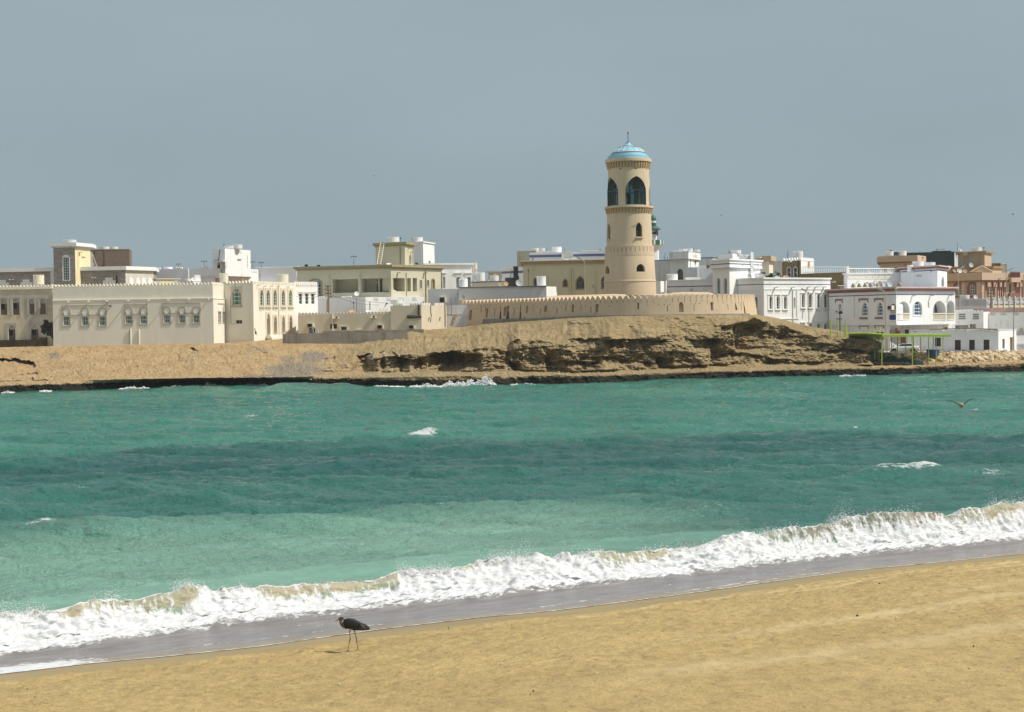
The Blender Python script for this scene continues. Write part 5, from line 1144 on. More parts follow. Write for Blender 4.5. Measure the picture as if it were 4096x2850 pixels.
h = House('roof_hut', 'small white roof hut behind the pale dish', 'hut', 2, 540, 660, 250); bl = h.block(2, [(458, 252), (500, 250), (586, 252)], (1, 612), 6, M['white'], dep=3); h.cgroup(bl.faces[1], 2, 612, [(505, 582)], M['white'], bl.z1, .5, .2, n=5); h.cornice(bl, bl.z1-.6, bl.z1-.45, .06, M['white2'])
tank(2, 380, 625, 456, 660, 249, 'tiny white tank left of the white roof hut')
h = House('white_block_house', 'plain pale house block between the white stair block and the olive villa', 'house', 2, 1565, 660, 291); bl = h.block(2, [(1305, 292), (1822, 291)], (0, 488), 5, M['pale'], dep=9); h.cornice(bl, bl.z1-.03, bl.z1+.18, .15, M['white']); h.pipe(bl.faces[0], 2, 1806, 490, 600, M['white'], .12)
# --- olive villa
h = House('olive_villa', 'large olive villa with dark cornice and open verandas', 'villa', 3, 1360, 860, 248)
lo = h.block(3, [(160, 252), (1360, 248), (2007, 258)], (1, 470), 5, M['olive'], dep=14); up = h.block(3, [(1168, 262), (1540, 259), (1646, 264)], (1, 180), lo.z1-1, M['olive'], dep=7)
for b_, k in ((lo, 0), (up, 0)): h.cornice(b_, b_.z1-.05, b_.z1+.32, .45, M['olive_dk']); h.cornice(b_, b_.z1-.3, b_.z1-.05, .2, M['olive_dk'])
f = lo.faces[0]
h.win(f, 3, 315, 648, 455, 866, 'seg', .25, M['white_frame'], M['glass_t'], 3, 4, .08, .05, sur=.3, sm=M['olive_dk'])
for x0, x1, y0, y1 in ((605, 934, 630, 805), (974, 1328, 620, 798)): h.niche(f, 3, x0, y0, x1, y1, 'rect', 2.6)
ff = Face(f.P(0, 0, -2.55)[:2], f.P(f.L, 0, -2.55)[:2], f.z0, f.z1, f.mat)
for x0, y0, x1, y1, mt, nm in ((1174, 684, 1215, 792, 'dark', 'door'), (1172, 632, 1196, 662, 'glass', 'window')): s0, z0, s1, z1 = ff.rect(3, x0, y0, x1, y1); mb = MB(); mb.prism([ff.P(a, b, .0) for a, b in shape('rect', s0, z0, s1, z1)], np.array([*ff.n, 0])*.06); mb.build(nm, M[mt], h.root)
mb = MB(); a, z = f.loc(*q(3, 1160, 710)); a0_, zt_ = f.loc(*q(3, 1160, 624)); zb_ = f.loc(*q(3, 1160, 797))[1]; mb.box(f.P(a, (zt_+zb_)/2, -2.0), (.3, 1.0, zt_-zb_), u=(*f.d, 0)); mb.build('veranda_pier', M['olive'], h.root)
for x, y0, y1 in ((570, 560, 860), (960, 552, 860)): h.pipe(f, 3, x, y0, y1, M['olive'], .08)
for x in (1340, 1352): h.pipe(f, 3, x, 538, 808, M['yellow'], .08)
f = lo.faces[1]
for x0, x1 in ((1377, 1528), (1552, 1606), (1630, 1684)): h.niche(f, 3, x0, 616, x1, 785, 'rect', 2.4)
for x0, x1, y1 in ((1720, 1746, 745), (1810, 1835, 722)): h.win(f, 3, x0, 638, x1, y1, 'round', .2, M['white_frame'], M['glass_t'], 1, 2, .05, .04, sur=.12, sm=M['olive'])
h.win(f, 3, 1872, 630, 1905, 752, 'round', .2, M['olive_dk'], M['olive_dk'], 0, 0, .05, sur=.15, sm=M['olive_dk'])
for x, y0, y1 in ((1546, 545, 845), (1790, 512, 930), (1995, 542, 750)): h.pipe(f, 3, x, y0, y1, M['olive_dk'] if x > 1700 else M['yellow'], .09)
h.spout(f, 3, [(1437, 553), (1775, 553)], M['olive'], .7, .3)
f = up.faces[1]; h.win(f, 3, 1583, 316, 1606, 440, 'round', .15, M['white_frame'], M['glass_t'], 1, 2, .05, .04, sur=.1, sm=M['olive']); h.spout(f, 3, [(1568, 240), (1597, 292)], M['olive'], .6, .25); h.pipe(f, 3, 1620, 230, 440, M['olive'], .06)
h.pipe(up.faces[0], 3, 1470, 225, 440, M['olive_dk'], .08)
ladder(3, 1196, 444, 1242, 165, 257.5, 48, M['cream2'], 'cream metal ladder up to the olive villa roof', 10, 3.2)
h.panel(up.faces[0], 3, 1213, 160, 1276, 240, .05, M['yellow'], 'scupper')
tank(3, 1308, 94, 1456, 155, 264, 'white tank on top of the olive stair block'); antenna(3, 1475, 98, 155, 263, 6, 'thin aerial pipe beside the olive stair block tank')
antenna(3, 877, 338, 450, 256, 40, 'T shaped aerial on the olive villa roof, left of its ladder')
for x, y, lb in ((272, 456, 'small dark floodlight at the left end of the olive villa roof'), (430, 461, 'small dark floodlight on the olive villa roof, right of another')):
    p = W(*q(3, x, y), 252); rt = empty('roof_floodlight', p-np.array([0, 0, .25]), lb, 'floodlight', 'floodlights on the villa roof'); mb = MB(); mb.box(p, (.5, .3, .35)); mb.build('lamp_head', M['black'], rt); mb = MB(); mb.box(p-np.array([0, 0, .25]), (.12, .12, .3)); mb.build('stand', M['iron'], rt)
dish(3, 1325, 442, 32, 256, 'dish_w', 'pale dish just showing above the olive villa cornice', 0, 70)
h = House('white_stair_block', 'tall white stair block behind the olive one', 'house', 3, 1775, 440, 283); bl = h.block(3, [(1640, 285), (1775, 281.5), (1918, 288)], (1, 160), 5, M['pale'], mats={1: M['white']}, dep=7); h.cornice(bl, bl.z1-.02, bl.z1+.2, .22, M['white']); h.win(bl.faces[1], 3, 1830, 393, 1862, 446, 'round', .2, M['white_frame'], M['glass_t'], 1, 1, .06, .05)
h.panel(bl.faces[0], 3, 1672, 422, 1694, 438, .2, M['black'], 'floodlight')
tank(3, 1632, 97, 1758, 152, 285, 'white tank on top of the tall white stair block'); antenna(3, 1620, 88, 150, 284, 0, 'aerial rod left of the white stair block tank')
h = House('white_arched_house', 'bright white house with arched windows in stepped frames behind the stained roof', 'house', 4, 300, 740, 269)
bl = h.block(4, [(-110, 267), (480, 269)], (1, 442), 5, M['white'], dep=10); f = bl.faces[0]; h.cornice(bl, bl.z1-.05, bl.z1+.22, .3, M['white'])
for x0, x1, wx0, wx1 in ((60, 145, 103, 132), (244, 348, 272, 327), (372, 478, 410, 460)):
    h.panel(f, 4, x0, 545, x1, 556, .2, M['white'], 'window_hood'); h.panel(f, 4, x0+8, 558, x1-8, 600, .05, M['pale'], 'window_panel'); h.win(f, 4, wx0, 604, wx1, 742, 'round', .35, M['white_frame'], M['glass'], 2, 5, .06, .05)
# --- low white house walls between the tan house and the villa
h = House('white_yard_house', 'low white house with scallops in front of the olive villa', 'house', 3, 1030, 1060, 245)
bl = h.block(3, [(415, 247), (1030, 244.5), (1775, 250)], (1, 858), 5, M['pale'], mats={1: M['white']}, dep=8); h.cgroup(bl.faces[0], 3, 860, [(425, 540), (718, 850)], M['white'], bl.z1-.1, .34, .25, n=5, style='round', fill=.8); h.cgroup(bl.faces[1], 3, 858, [(1135, 1195), (1300, 1362), (1460, 1522), (1622, 1685)], M['pale'], bl.z1-.55, .5, -.05)
h.pipe(bl.faces[1], 3, 1088, 910, 1020, M['white'], .09); h.panel(bl.faces[1], 3, 1290, 930, 1297, 950, .3, M['black'], 'wall_lamp')
tank(3, 1292, 815, 1405, 862, 249, 'white tank on the low white house with scallops'); tank(3, 1345, 888, 1502, 945, 241, 'large white tank half hidden behind the tan house, in front of white wall')
dish(3, 913, 818, 30, 246, 'dish_w', 'white dish on the low white house, below the olive verandas', 15, 20); dish(3, 1400, 797, 26, 249, 'dish_w', 'white dish above the tank on the low white house', 25, 25)
antenna(3, 873, 925, 1060, 238, 6, 'dark lamp post like rod behind the tan house merlons'); antenna(3, 910, 870, 1060, 239, 0, 'thin leaning aerial rod behind the tan house merlons')
dish(3, 855, 1050, 42, 236, 'dish_r', 'rusty cream dish behind the tan house merlons', 0, 65); dish(3, 1065, 1045, 36, 236, 'dish_w', 'white dish behind the tan house merlons', 0, 65)
h = House('roof_hut', 'cream crenellated hut top behind the tan house merlons', 'hut', 3, 1250, 1060, 237); bl = h.block(3, [(1195, 238), (1318, 238)], (0, 1035), 6, M['cream'], dep=3); h.crown(bl, M['cream2'], w=.36, gap=.16, h=.4, t=.25); h.cornice(bl, bl.z1-.3, bl.z1-.15, .08, M['cream2'])
# --- stained white house, centre
h = House('stained_house', 'low stained white house behind the left arm of the fort wall', 'house', 4, 295, 1090, 246)
b1 = h.block(4, [(-85, 247), (296, 246)], (1, 752), 5, M['stained'], dep=9); b2 = h.block(4, [(303, 244.6), (1425, 243), (1560, 247)], (1, 722), 5, M['stained'], mats={1: M['white']}, dep=9); b3 = h.block(4, [(140, 242.6), (420, 242.4)], (0, 960), 5, M['white2'], dep=1.5); b4 = h.block(4, [(145, 242.2), (425, 242)], (0, 1098), 5, M['grey_white'], dep=.35)
mb = MB(); mb.box((*((b2.pl[0]+b2.pl[1])/2), b2.z1+.05), (np.hypot(*(b2.pl[1]-b2.pl[0])), .5, .14), u=(*b2.faces[0].d, 0)); mb.build('coping', plaster('mouldy_coping', (.2, .19, .175), var=.5, stain=.6), h.root)
h.panel(b2.faces[0], 4, 306, 745, 318, 975, .03, M['white2'], 'corner_strip')
ac_unit(4, 66, 858, 144, 930, b1.faces[0], 'air conditioner on the stained house near a white pipe'); h.pipe(b3.faces[0], 4, 205, 870, 1125, M['iron'], .04)
h.panel(b3.faces[0], 4, 150, 1080, 330, 1092, .06, M['dish_b'], 'ledge')
tank(4, 302, 625, 418, 745, 246.6, 'white tank on the stained house in front of the bright arched windows'); tank(4, 527, 545, 637, 655, 257, 'white tank behind the cream parapet wall, left one'); tank(4, 702, 585, 813, 655, 259, 'low white tank behind the cream parapet wall, right one'); tank(4, 1298, 592, 1416, 714, 246, 'white tank on the stained house in front of the yellow house')
tank(4, 484, 420, 540, 575, 276, 'tall cream tank at the right end of the bright white house', True)
h = House('parapet_house', 'cream roof parapet with a dark rail behind the stained house', 'house', 4, 700, 735, 262); bl = h.block(4, [(470, 263), (940, 261.5)], (0, 660), 5, M['cream'], dep=8); h.crown(bl, M['white'], w=.5, gap=.3, h=.3, t=.2); mb = MB(); mb.tube([bl.faces[0].P(0, bl.z1-.15, .1), bl.faces[0].P(bl.faces[0].L, bl.z1-.05, .1)], .06, 5); mb.build('rail', M['iron'], h.root)
ladder(4, 965, 700, 1003, 515, 256, 46, M['iron'], 'dark iron ladder standing against the white house with blue band', 8, 1.2)
dish(4, 905, 690, 29, 245, 'dish_r', 'rust stained dish on the stained house roof, between two others', 20, 15); dish(4, 828, 698, 26, 245, 'dish_b', 'brown mesh dish left of the rusty dish', 20, 25); dish(4, 1068, 680, 42, 245, 'dish_g', 'large pale grey dish right of the iron ladder', 15, 15); dish(4, 510, 520, 34, 273, 'dish_b', 'brown mesh dish below the tall cream tank', 40, 40)
rt = empty('roof_cooler', W(*q(4, 1030, 705), 248), 'dark stack of coolers at the foot of the iron ladder', 'cooler'); mb = MB(); c = W(*q(4, 1032, 645), 248); mb.box(c, (.8, .8, 4.6)); mb.build('body', M['black'], rt); mb = MB(); c = W(*q(4, 980, 680), 248.2); mb.box(c, (2.2, .8, 1.8)); mb.build('tray', M['iron'], rt)
h = House('white_blue_band_house', 'small white house with a thin blue band behind the iron ladder', 'house', 4, 1000, 700, 290); bl = h.block(4, [(862, 293), (955, 291.5), (1140, 290)], (2, 487), 5, M['pale'], dep=9); h.cornice(bl, bl.z1-.05, bl.z1+.2, .25, M['white']); h.stripe(bl, bl.z1-.75, .45, M['tile_b'], 'tile_band'); h.panel(bl.faces[1], 4, 1040, 590, 1072, 660, .04, M['dark'], 'window')
h = House('tan_roof_house', 'small tan house top with a white arch behind the tanks', 'house', 4, 770, 610, 300); bl = h.block(4, [(688, 302), (862, 300)], (0, 545), 5, M['olive'], dep=8); h.cornice(bl, bl.z1-.02, bl.z1+.3, .45, M['grey_white']); h.panel(bl.faces[0], 4, 740, 558, 808, 640, .1, M['white'], 'arch', 'round')
h = House('olive_block_house', 'square olive grey block rising behind the blue tile band house', 'house', 4, 1200, 470, 316); bl = h.block(4, [(1055, 318), (1300, 315), (1482, 324)], (1, 270), 5, M['olive'], mats={1: M['yellow']}, dep=8); h.cornice(bl, bl.z1-.02, bl.z1+.1, .05, M['olive']); h.win(bl.faces[0], 4, 1103, 408, 1135, 470, 'round', .15, M['steel'], M['glass_t'], 1, 1, .06, sur=.1, sm=M['grey_white']); h.pipe(bl.faces[0], 4, 1078, 335, 468, M['yellow'], .08)
h = House('tile_band_house', 'long white house with a blue tile band beside the lighthouse', 'house', 4, 1700, 410, 298); bl = h.block(4, [(1215, 300), (2500, 297)], (0, 294), 5, M['pale'], dep=9); h.stripe(bl, bl.z(4, 1500, 333), .5, M['tile_b'], 'tile_band'); h.cgroup(bl.faces[0], 4, 290, [(1310, 1530), (1862, 2080)], M['white'], bl.z1-.2, .5, .3, n=9, style='round', fill=.75); h.panel(bl.faces[0], 4, 1244, 345, 1254, 420, .1, M['blue_tr'], 'drain_pipe')
h = House('roof_hut', 'white hut with slit crest in the middle of the blue tile band', 'hut', 4, 1700, 410, 295); bl = h.block(4, [(1630, 296), (1768, 296)], (0, 286), 14, M['white'], dep=4); h.cgroup(bl.faces[0], 4, 290, [(1660, 1760)], M['pale'], bl.z1-.9, .8, -.05, n=7); h.cornice(bl, bl.z1-.02, bl.z1+.1, .05, M['white'])
tank(4, 1240, 236, 1322, 274, 318, 'low white tank on the olive grey block, left of two'); tank(4, 1322, 236, 1403, 274, 319, 'low white tank on the olive grey block, right of two'); tank(4, 1490, 220, 1615, 294, 304, 'big white tank above the blue tile band'); tank(4, 1580, 374, 1700, 410, 268, 'white tank on the yellow house roof in front of the tile band'); tank(4, 1118, 418, 1220, 432, 268, 'low tank rim at the left end of the yellow house roof')
for x, hw, lb in ((1424, 0, 'bent aerial pipe left of the big tank above the tile band'), (1652, 0, 'bent aerial pipe right of the big tank above the tile band')): antenna(4, x, 232, 290, 302, hw, lb)
h = House('yellow_house', 'yellow tan house with brown eaves and pointed windows left of the lighthouse', 'house', 4, 1700, 830, 261)
bl = h.block(4, [(1130, 262.5), (2520, 259)], (0, 440), 5, M['yellow'], dep=9); f = bl.faces[0]; h.cornice(bl, bl.z1-.05, bl.z1+.45, .35, M['brown_tr']); h.cornice(bl, bl.z1+.46, bl.z1+.62, .42, M['cream2'])
for x0, x1, y0, y1 in ((1266, 1297, 622, 712), (1636, 1686, 634, 724), (1802, 1905, 598, 754), (2128, 2180, 605, 747)): h.win(f, 4, x0, y0, x1, y1, 'point', .25, M['brown_tr'], M['glass'], 2 if x1-x0 > 80 else 1, 1, .08, .05, sur=.14, sm=M['brown_tr'])
for x, y0, y1 in ((1725, 496, 826), (1760, 515, 826), (2046, 508, 820)): h.pipe(f, 4, x, y0, y1, M['yellow'], .13)
antenna(4, 1191, 512, 712, 250, 8, 'dark lamp like post in front of the yellow house wall'); antenna(4, 1440, 590, 705, 246, 0, 'thin rod beside the tank in front of the yellow house')
# ================================================================ FORT AND LIGHTHOUSE
FC = np.array([22.8, 231.0])
def fort_plan():
    P = []
    for t in np.linspace(28, 0, 31): P.append((8.4-.63*t, 222.8+.777*t))
    for a in np.linspace(-51, 0, 24)[1:]: P.append((22.8+18.5*math.sin(R_(a)), 234.5-18.5*math.cos(R_(a))))
    for a in np.linspace(0, 100, 44)[1:]: P.append((22.8+15*math.sin(R_(a)), 231-15*math.cos(R_(a))))
    return np.array(P)
FP = fort_plan(); seg_ = np.hypot(*np.diff(FP, axis=0).T); FS = np.concatenate([[0], np.cumsum(seg_)]); FL = FS[-1]
def fpt(s, z, off=0.0):
    """point on the outer face at arc length s; the wall leans in as it rises"""
    x = np.interp(s, FS, FP[:, 0]); y = np.interp(s, FS, FP[:, 1]); e = .4
    d = np.array([np.interp(s+e, FS, FP[:, 0])-np.interp(s-e, FS, FP[:, 0]), np.interp(s+e, FS, FP[:, 1])-np.interp(s-e, FS, FP[:, 1])]); d /= np.hypot(*d); n = np.array([d[1], -d[0]])
    k = off-(z-7.5)*.13; return np.array([x+n[0]*k, y+n[1]*k, z])
FZ = 10.55           # top of the solid wall, merlons above
def fort_s(px_, py_):
    """arc length and height on the wall under a photo pixel"""
    best = None
    for s in np.linspace(.2, FL-8, 700):
        p = fpt(s, 9.5); qx_ = proj(p)[0]
        if best is None or abs(qx_-px_) < best[0]: best = (abs(qx_-px_), s)
    s = best[1]; p = fpt(s, 9.5); z = W(px_, py_, p[1])[2]; p = fpt(s, z); return s, W(px_, py_, p[1])[2]
fw_ = empty('fort_wall', fpt(FL*.55, 8.3), 'long curved sand coloured fort wall with pointed merlons on the headland', 'fort wall')
# features: slits, square holes, arched niches
FEAT = []
for r, L in ((4, [(455, 1022, 1148, 40, 'a'), (660, 998, 1118, 26, 'a'), (888, 985, 1098, 34, 'r'), (1167, 965, 1062, 22, 'a'), (1408, 957, 1046, 44, 'p'), (1757, 950, 1052, 26, 'a'), (2065, 950, 1056, 40, 'r')]), (6, [(203, 1034, 1140, 30, 'a'), (862, 1022, 1182, 78, 'p'), (1336, 1010, 1155, 44, 'a'), (1706, 1020, 1152, 44, 'r')])):
    for x, y0, y1, w, k in L: FEAT.append((r, x, y0, y1, w, k))
for x, y0, y1 in ((588, 960, 1048), (640, 958, 1046), (690, 955, 1052), (758, 1010, 1100), (842, 955, 1046), (938, 955, 1044), (1010, 1005, 1092), (1094, 953, 1044), (1247, 948, 1044), (1345, 995, 1082), (1550, 990, 1082), (1666, 935, 1028), (1860, 928, 1024), (1987, 980, 1066), (2142, 922, 1014)): FEAT.append((4, x, y0, y1, 9, 's'))
for x, y0, y1 in ((51, 1022, 1132), (452, 1018, 1118), (648, 1075, 1174), (1060, 1065, 1164), (1213, 1000, 1102), (1446, 995, 1098), (1582, 1052, 1152), (1782, 1048, 1156), (1830, 988, 1092), (1900, 1004, 1164)): FEAT.append((6, x, y0, y1, 9, 's'))
for x, y in ((442, 1008), (491, 1008), (540, 1005), (741, 1004), (788, 1002), (992, 998), (1041, 998), (1146, 995), (1194, 993), (1297, 990), (1503, 988), (1608, 985), (1730, 982), (1788, 980), (1921, 974), (2222, 970)): FEAT.append((4, x, y-5, y+7, 9, 'h'))
for x, y in ((347, 1075), (520, 1068), (600, 1068), (683, 1066), (1016, 1055), (1090, 1053), (1145, 1052), (1272, 1046), (1369, 1043), (1510, 1042), (1748, 1037), (1790, 1035)): FEAT.append((6, x, y-7, y+8, 13, 'h'))
for r, x, y in ((4, 757, 1168), (4, 1151, 1120), (4, 1525, 1102), (4, 2035, 1068), (4, 407, 1138), (6, 292, 1188), (6, 1405, 1162)): FEAT.append((r, x, y-5, y+7, 11, 'h'))
holes = []
for r, x, y0, y1, w, k in FEAT:
    a, ya = q(r, x, y0); _, yb__ = q(r, x, y1); s, z1 = fort_s(a, ya); _, z0 = fort_s(a, yb__); w_ = w/REG[r][2]/F*np.interp(s, FS, FP[:, 1])
    d = fpt(s+.2, 9)-fpt(s-.2, 9); cs = max(.35, abs(d[0])/np.hypot(d[0], d[1])); w_ = max(.09, w_/cs)
    if k in 'ap': w_ *= .95
    st_ = {'a': 'round', 'p': 'point', 'r': 'rect', 's': 'rect', 'h': 'rect'}[k]; holes.append((shape(st_, s-w_/2, z0, s+w_/2, z1, 4), .45 if k in 'apr' else .35, k))
mb = MB(); NSTRIP = 96; ss_ = np.linspace(0, FL, NSTRIP+1); zlo = 6.2
# split the face into vertical strips that avoid cutting the openings
cuts = [0.0]
for s in np.linspace(0, FL, 130)[1:]:
    lo_ = [h_ for h_ in holes if min(p[0] for p in h_[0])-.03 < s < max(p[0] for p in h_[0])+.03]
    if not lo_ and s-cuts[-1] > .3: cuts.append(float(s))
if cuts[-1] < FL: cuts.append(FL)
dark = MB()
for a, b in zip(cuts[:-1], cuts[1:]):
    hs = [h_ for h_ in holes if a < (h_[0][0][0]+h_[0][1][0])/2 < b]
    outer = [(a, zlo), ((a+b)/2, zlo), (b, zlo), (b, FZ), ((a+b)/2, FZ), (a, FZ)]; loops = [outer]+[h_[0] for h_ in hs]; flat = [p for l in loops for p in l]
    if hs: mb.add([fpt(*p) for p in flat], [tuple(t) for t in tessellate_polygon([[Vector((*p, 0)) for p in l] for l in loops])])
    else: mb.add([fpt(*p) for p in outer], [tuple(range(6))])
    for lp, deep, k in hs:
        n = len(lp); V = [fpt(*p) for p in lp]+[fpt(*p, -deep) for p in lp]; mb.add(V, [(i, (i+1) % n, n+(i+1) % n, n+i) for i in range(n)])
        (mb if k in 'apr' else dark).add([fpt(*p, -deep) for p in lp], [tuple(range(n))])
    T = [fpt(a, FZ), fpt(b, FZ), fpt(b, FZ, -.9), fpt(a, FZ, -.9)]; mb.add(T+[fpt(b, zlo, -.9), fpt(a, zlo, -.9)], [(0, 1, 2, 3), (3, 2, 4, 5)])
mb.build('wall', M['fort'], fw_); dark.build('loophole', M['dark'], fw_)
# merlons: pointed, thick, leaning with the wall
mb = MB(); st = .92; n = int((FL-5)/st)
for i in range(n):
    a = 1.7+i*st; sh = shape('point', a, FZ, a+st*.93, FZ+1.12, 5); o = [fpt(x, z) for x, z in sh]; i_ = [fpt(x, z, -.62) for x, z in sh]; m = len(sh)
    mb.add(o+i_, [tuple(range(m)), tuple(range(m, 2*m))[::-1]]+[(k, (k+1) % m, m+(k+1) % m, m+k) for k in range(m)])
mb.build('battlement', M['fort'], fw_)
mb = MB(); o = [fpt(0, zlo), fpt(1.6, zlo), fpt(1.6, FZ+1.12), fpt(0, FZ+1.12)]; mb.prism(o, (fpt(0, 9, -.9)-fpt(0, 9))); mb.build('end_pier', M['fort'], fw_)
# concrete footing strip along the foot of the wall
mb = MB()
for a, b in zip(np.linspace(8, FL-12, 60)[:-1], np.linspace(8, FL-12, 60)[1:]):
    zt_ = 8.55+.25*ss(20, 34, (a+b)/2); mb.add([fpt(a, zt_, .55), fpt(b, zt_, .55), fpt(b, zt_, -.02), fpt(a, zt_, -.02), fpt(a, zt_-.9, .7), fpt(b, zt_-.9, .7)], [(0, 1, 2, 3), (4, 5, 1, 0)])
mb.build('footing', M['concrete'], fw_)
# inner rampart tops seen just above the merlons
def bank(name, label, r, pts, Y, h_, dep):
    P = [W(*q(r, x, y), Y) for x, y in pts]; rt = empty(name, P[0]*np.array([1, 1, 0])+np.array([0, 0, 8]), label, 'rampart', 'low rounded ramparts inside the fort'); mb = MB(); n = 7; V = []
    for k in range(n): a = math.pi*k/(n-1); V += [p+np.array([0, dep/2*(1-math.cos(a)), -(h_*.35)*(1-math.sin(a))]) for p in P]
    V = [p*np.array([1, 1, 0])+np.array([0, 0, 7.5]) for p in V[:len(P)]]+V+[p*np.array([1, 1, 0])+np.array([0, 0, 7.5]) for p in V[-len(P):]]; m = len(P)
    mb.add(V, [(i*m+k, i*m+k+1, (i+1)*m+k+1, (i+1)*m+k) for i in range(n+1) for k in range(m-1)]+[tuple(i*m for i in range(n+2)), tuple(i*m+m-1 for i in range(n+2))]); mb.build('coping', M['fort'], rt, smooth=True); return rt
bank('rampart', 'rounded rampart top left of the lighthouse base', 4, [(1425, 852), (1600, 836), (1900, 830), (2300, 818), (2440, 824)], 229, 2.0, 1.2)
bank('rampart', 'rounded rampart top right of the lighthouse base', 6, [(440, 905), (700, 898), (740, 884), (900, 876), (1290, 880), (1360, 900)], 228, 2.0, 1.4)
# ---- lighthouse tower
TY = 236.0; kx = TY/F/2.102
def z5(y): return float(W(qx(5, 450), 500+y/2.102, TY)[2])
cb_ = W(qx(5, 462), 1178, TY); TC = np.array([cb_[0], TY]); ZB = 7.5
lh = empty('lighthouse', (TC[0], TC[1], ZB), 'tall sand coloured lighthouse tower with turquoise dome inside the fort', 'lighthouse')
def tz(prof): return [(r*kx, z5(y)) for r, y in prof]
c0 = (TC[0], TC[1], 0.0)
def from_bm(name, mat, parent, me, smooth=True):
    me.materials.clear(); me.materials.append(mat); me.name = name
    if smooth:
        me.polygons.foreach_set('use_smooth', [True]*len(me.polygons)); me.set_sharp_from_angle(angle=R_(32))
    off = parent_world(parent); me.transform(Matrix.Translation(-off)); o = link(bpy.data.objects.new(name, me)); o.parent = parent; return o
def solid(mb):
    me = bpy.data.meshes.new('t'); me.from_pydata([tuple(p) for p in mb.v], [], mb.f); bm = bmesh.new(); bm.from_mesh(me); bmesh.ops.remove_doubles(bm, verts=bm.verts, dist=1e-4); bmesh.ops.recalc_face_normals(bm, faces=bm.faces); bm.to_mesh(me); bm.free(); return link(bpy.data.objects.new('t', me))
def shell_with_holes(name, prof_o, prof_i, mat, cutters):
    """turned wall with a real thickness and openings cut through it"""
    mb = MB(); pr = prof_o+prof_i[::-1]+[prof_o[0]]; mb.lathe(pr, c0, 72); o = solid(mb); cut = MB()
    for th, w, y0, y1, st_, r0, r1 in cutters:
        d = np.array([math.sin(th), -math.cos(th), 0]); u = np.array([math.cos(th), math.sin(th), 0]); base = np.array(c0)
        sh = shape(st_, -w/2, z5(y1), w/2, z5(y0), 7); cut.prism([base+u*a+np.array([0, 0, b])+d*r0 for a, b in sh], d*(r1-r0))
    oc = solid(cut); md = o.modifiers.new('b', 'BOOLEAN'); md.object = oc; md.operation = 'DIFFERENCE'; md.solver = 'EXACT'; md.use_self = True
    dg = bpy.context.evaluated_depsgraph_get(); me = bpy.data.meshes.new_from_object(o.evaluated_get(dg)); bpy.data.objects.remove(o); bpy.data.objects.remove(oc)
    return from_bm(name, mat, lh, me)
def opening(th, r, w, y0, y1, style, depth, fm, pm, nv, nh, bars=False, inset=.25, name='window', sill=False, sur=0):
    """glazing or bars inside an opening of the tower"""
    d = np.array([math.sin(th), -math.cos(th), 0]); u = np.array([math.cos(th), math.sin(th), 0]); base = np.array(c0)+d*(r-depth)
    out = shape(style, -w/2, z5(y1), w/2, z5(y0), 7); inn = shrink(out, .09); P3 = lambda L, o=0: [base+u*a+np.array([0, 0, b])+d*o for a, b in L]; mb = MB(); mb.ring(P3(out), P3(inn), d*.1)
    for k in range(1, nv+1):
        a = -w/2+w*k/(nv+1); c = bar_clip(inn, a, False)
        if c: mb.box(base+u*a+np.array([0, 0, (c[0]+c[1])/2])+d*.05, (.14, .09, c[1]-c[0]), u=u)
    for k in nh:
        b_ = z5(y1)+(z5(y0)-z5(y1))*k; c = bar_clip(inn, b_, True)
        if c: mb.box(base+u*(c[0]+c[1])/2+np.array([0, 0, b_])+d*.05, (c[1]-c[0], .1, .14), u=u)
    wn = mb.build(name, fm, lh)
    if pm is not None: pb = MB(); pb.add(P3(shrink(out, .05), .02), [tuple(range(len(out)))]); pb.build('pane', pm, wn)
    if sur:
        sb = MB(); d0 = depth; N_ = len(out); o2 = shrink(out, -sur); f_ = lambda L, k: [np.array(c0)+u*a+np.array([0, 0, b])+d*(math.sqrt(max(.1, r*r-a*a))+k) for a, b in L]
        for i in range(2, N_):
            j = i+1 if i+1 < N_ else 0
            A_, B_ = f_([o2[i], o2[j], out[j], out[i]], -.06), f_([o2[i], o2[j], out[j], out[i]], .07); sb.add(A_+B_, [(4, 5, 6, 7), (0, 1, 5, 4), (2, 3, 7, 6), (1, 2, 6, 5), (3, 0, 4, 7)])
        i, j = 1, 2; A_, B_ = f_([o2[i], o2[j], out[j], out[i]], -.06), f_([o2[i], o2[j], out[j], out[i]], .07); sb.add(A_+B_, [(4, 5, 6, 7), (0, 1, 5, 4), (2, 3, 7, 6), (1, 2, 6, 5), (3, 0, 4, 7)])
        sb.build('surround', M['fort2'], wn)
    if sill: sb = MB(); sb.box(np.array(c0)+d*(r+.06)+np.array([0, 0, z5(y1)-.12]), (w+.45, .35, .2), u=u); sb.build('sill', M['fort2'], wn)
M['clear'] = None
m, t, b, g = mat_new('tinted_clear_glass'); tr_ = N(t, 'ShaderNodeBsdfTransparent'); tr_.inputs[0].default_value = (.34, .47, .48, 1); ms_ = N(t, 'ShaderNodeMixShader'); ms_.inputs[0].default_value = .14
b.inputs['Base Color'].default_value = (.02, .05, .055, 1); b.inputs['Roughness'].default_value = .06; ot = [n for n in t.nodes if n.type == 'OUTPUT_MATERIAL'][0]; t.links.new(tr_.outputs[0], ms_.inputs[1]); t.links.new(b.outputs[0], ms_.inputs[2]); t.links.new(ms_.outputs[0], ot.inputs[0]); M['clear'] = m
M['teal_fr'] = paint('dark_teal_frame', (.012, .03, .034), .5)
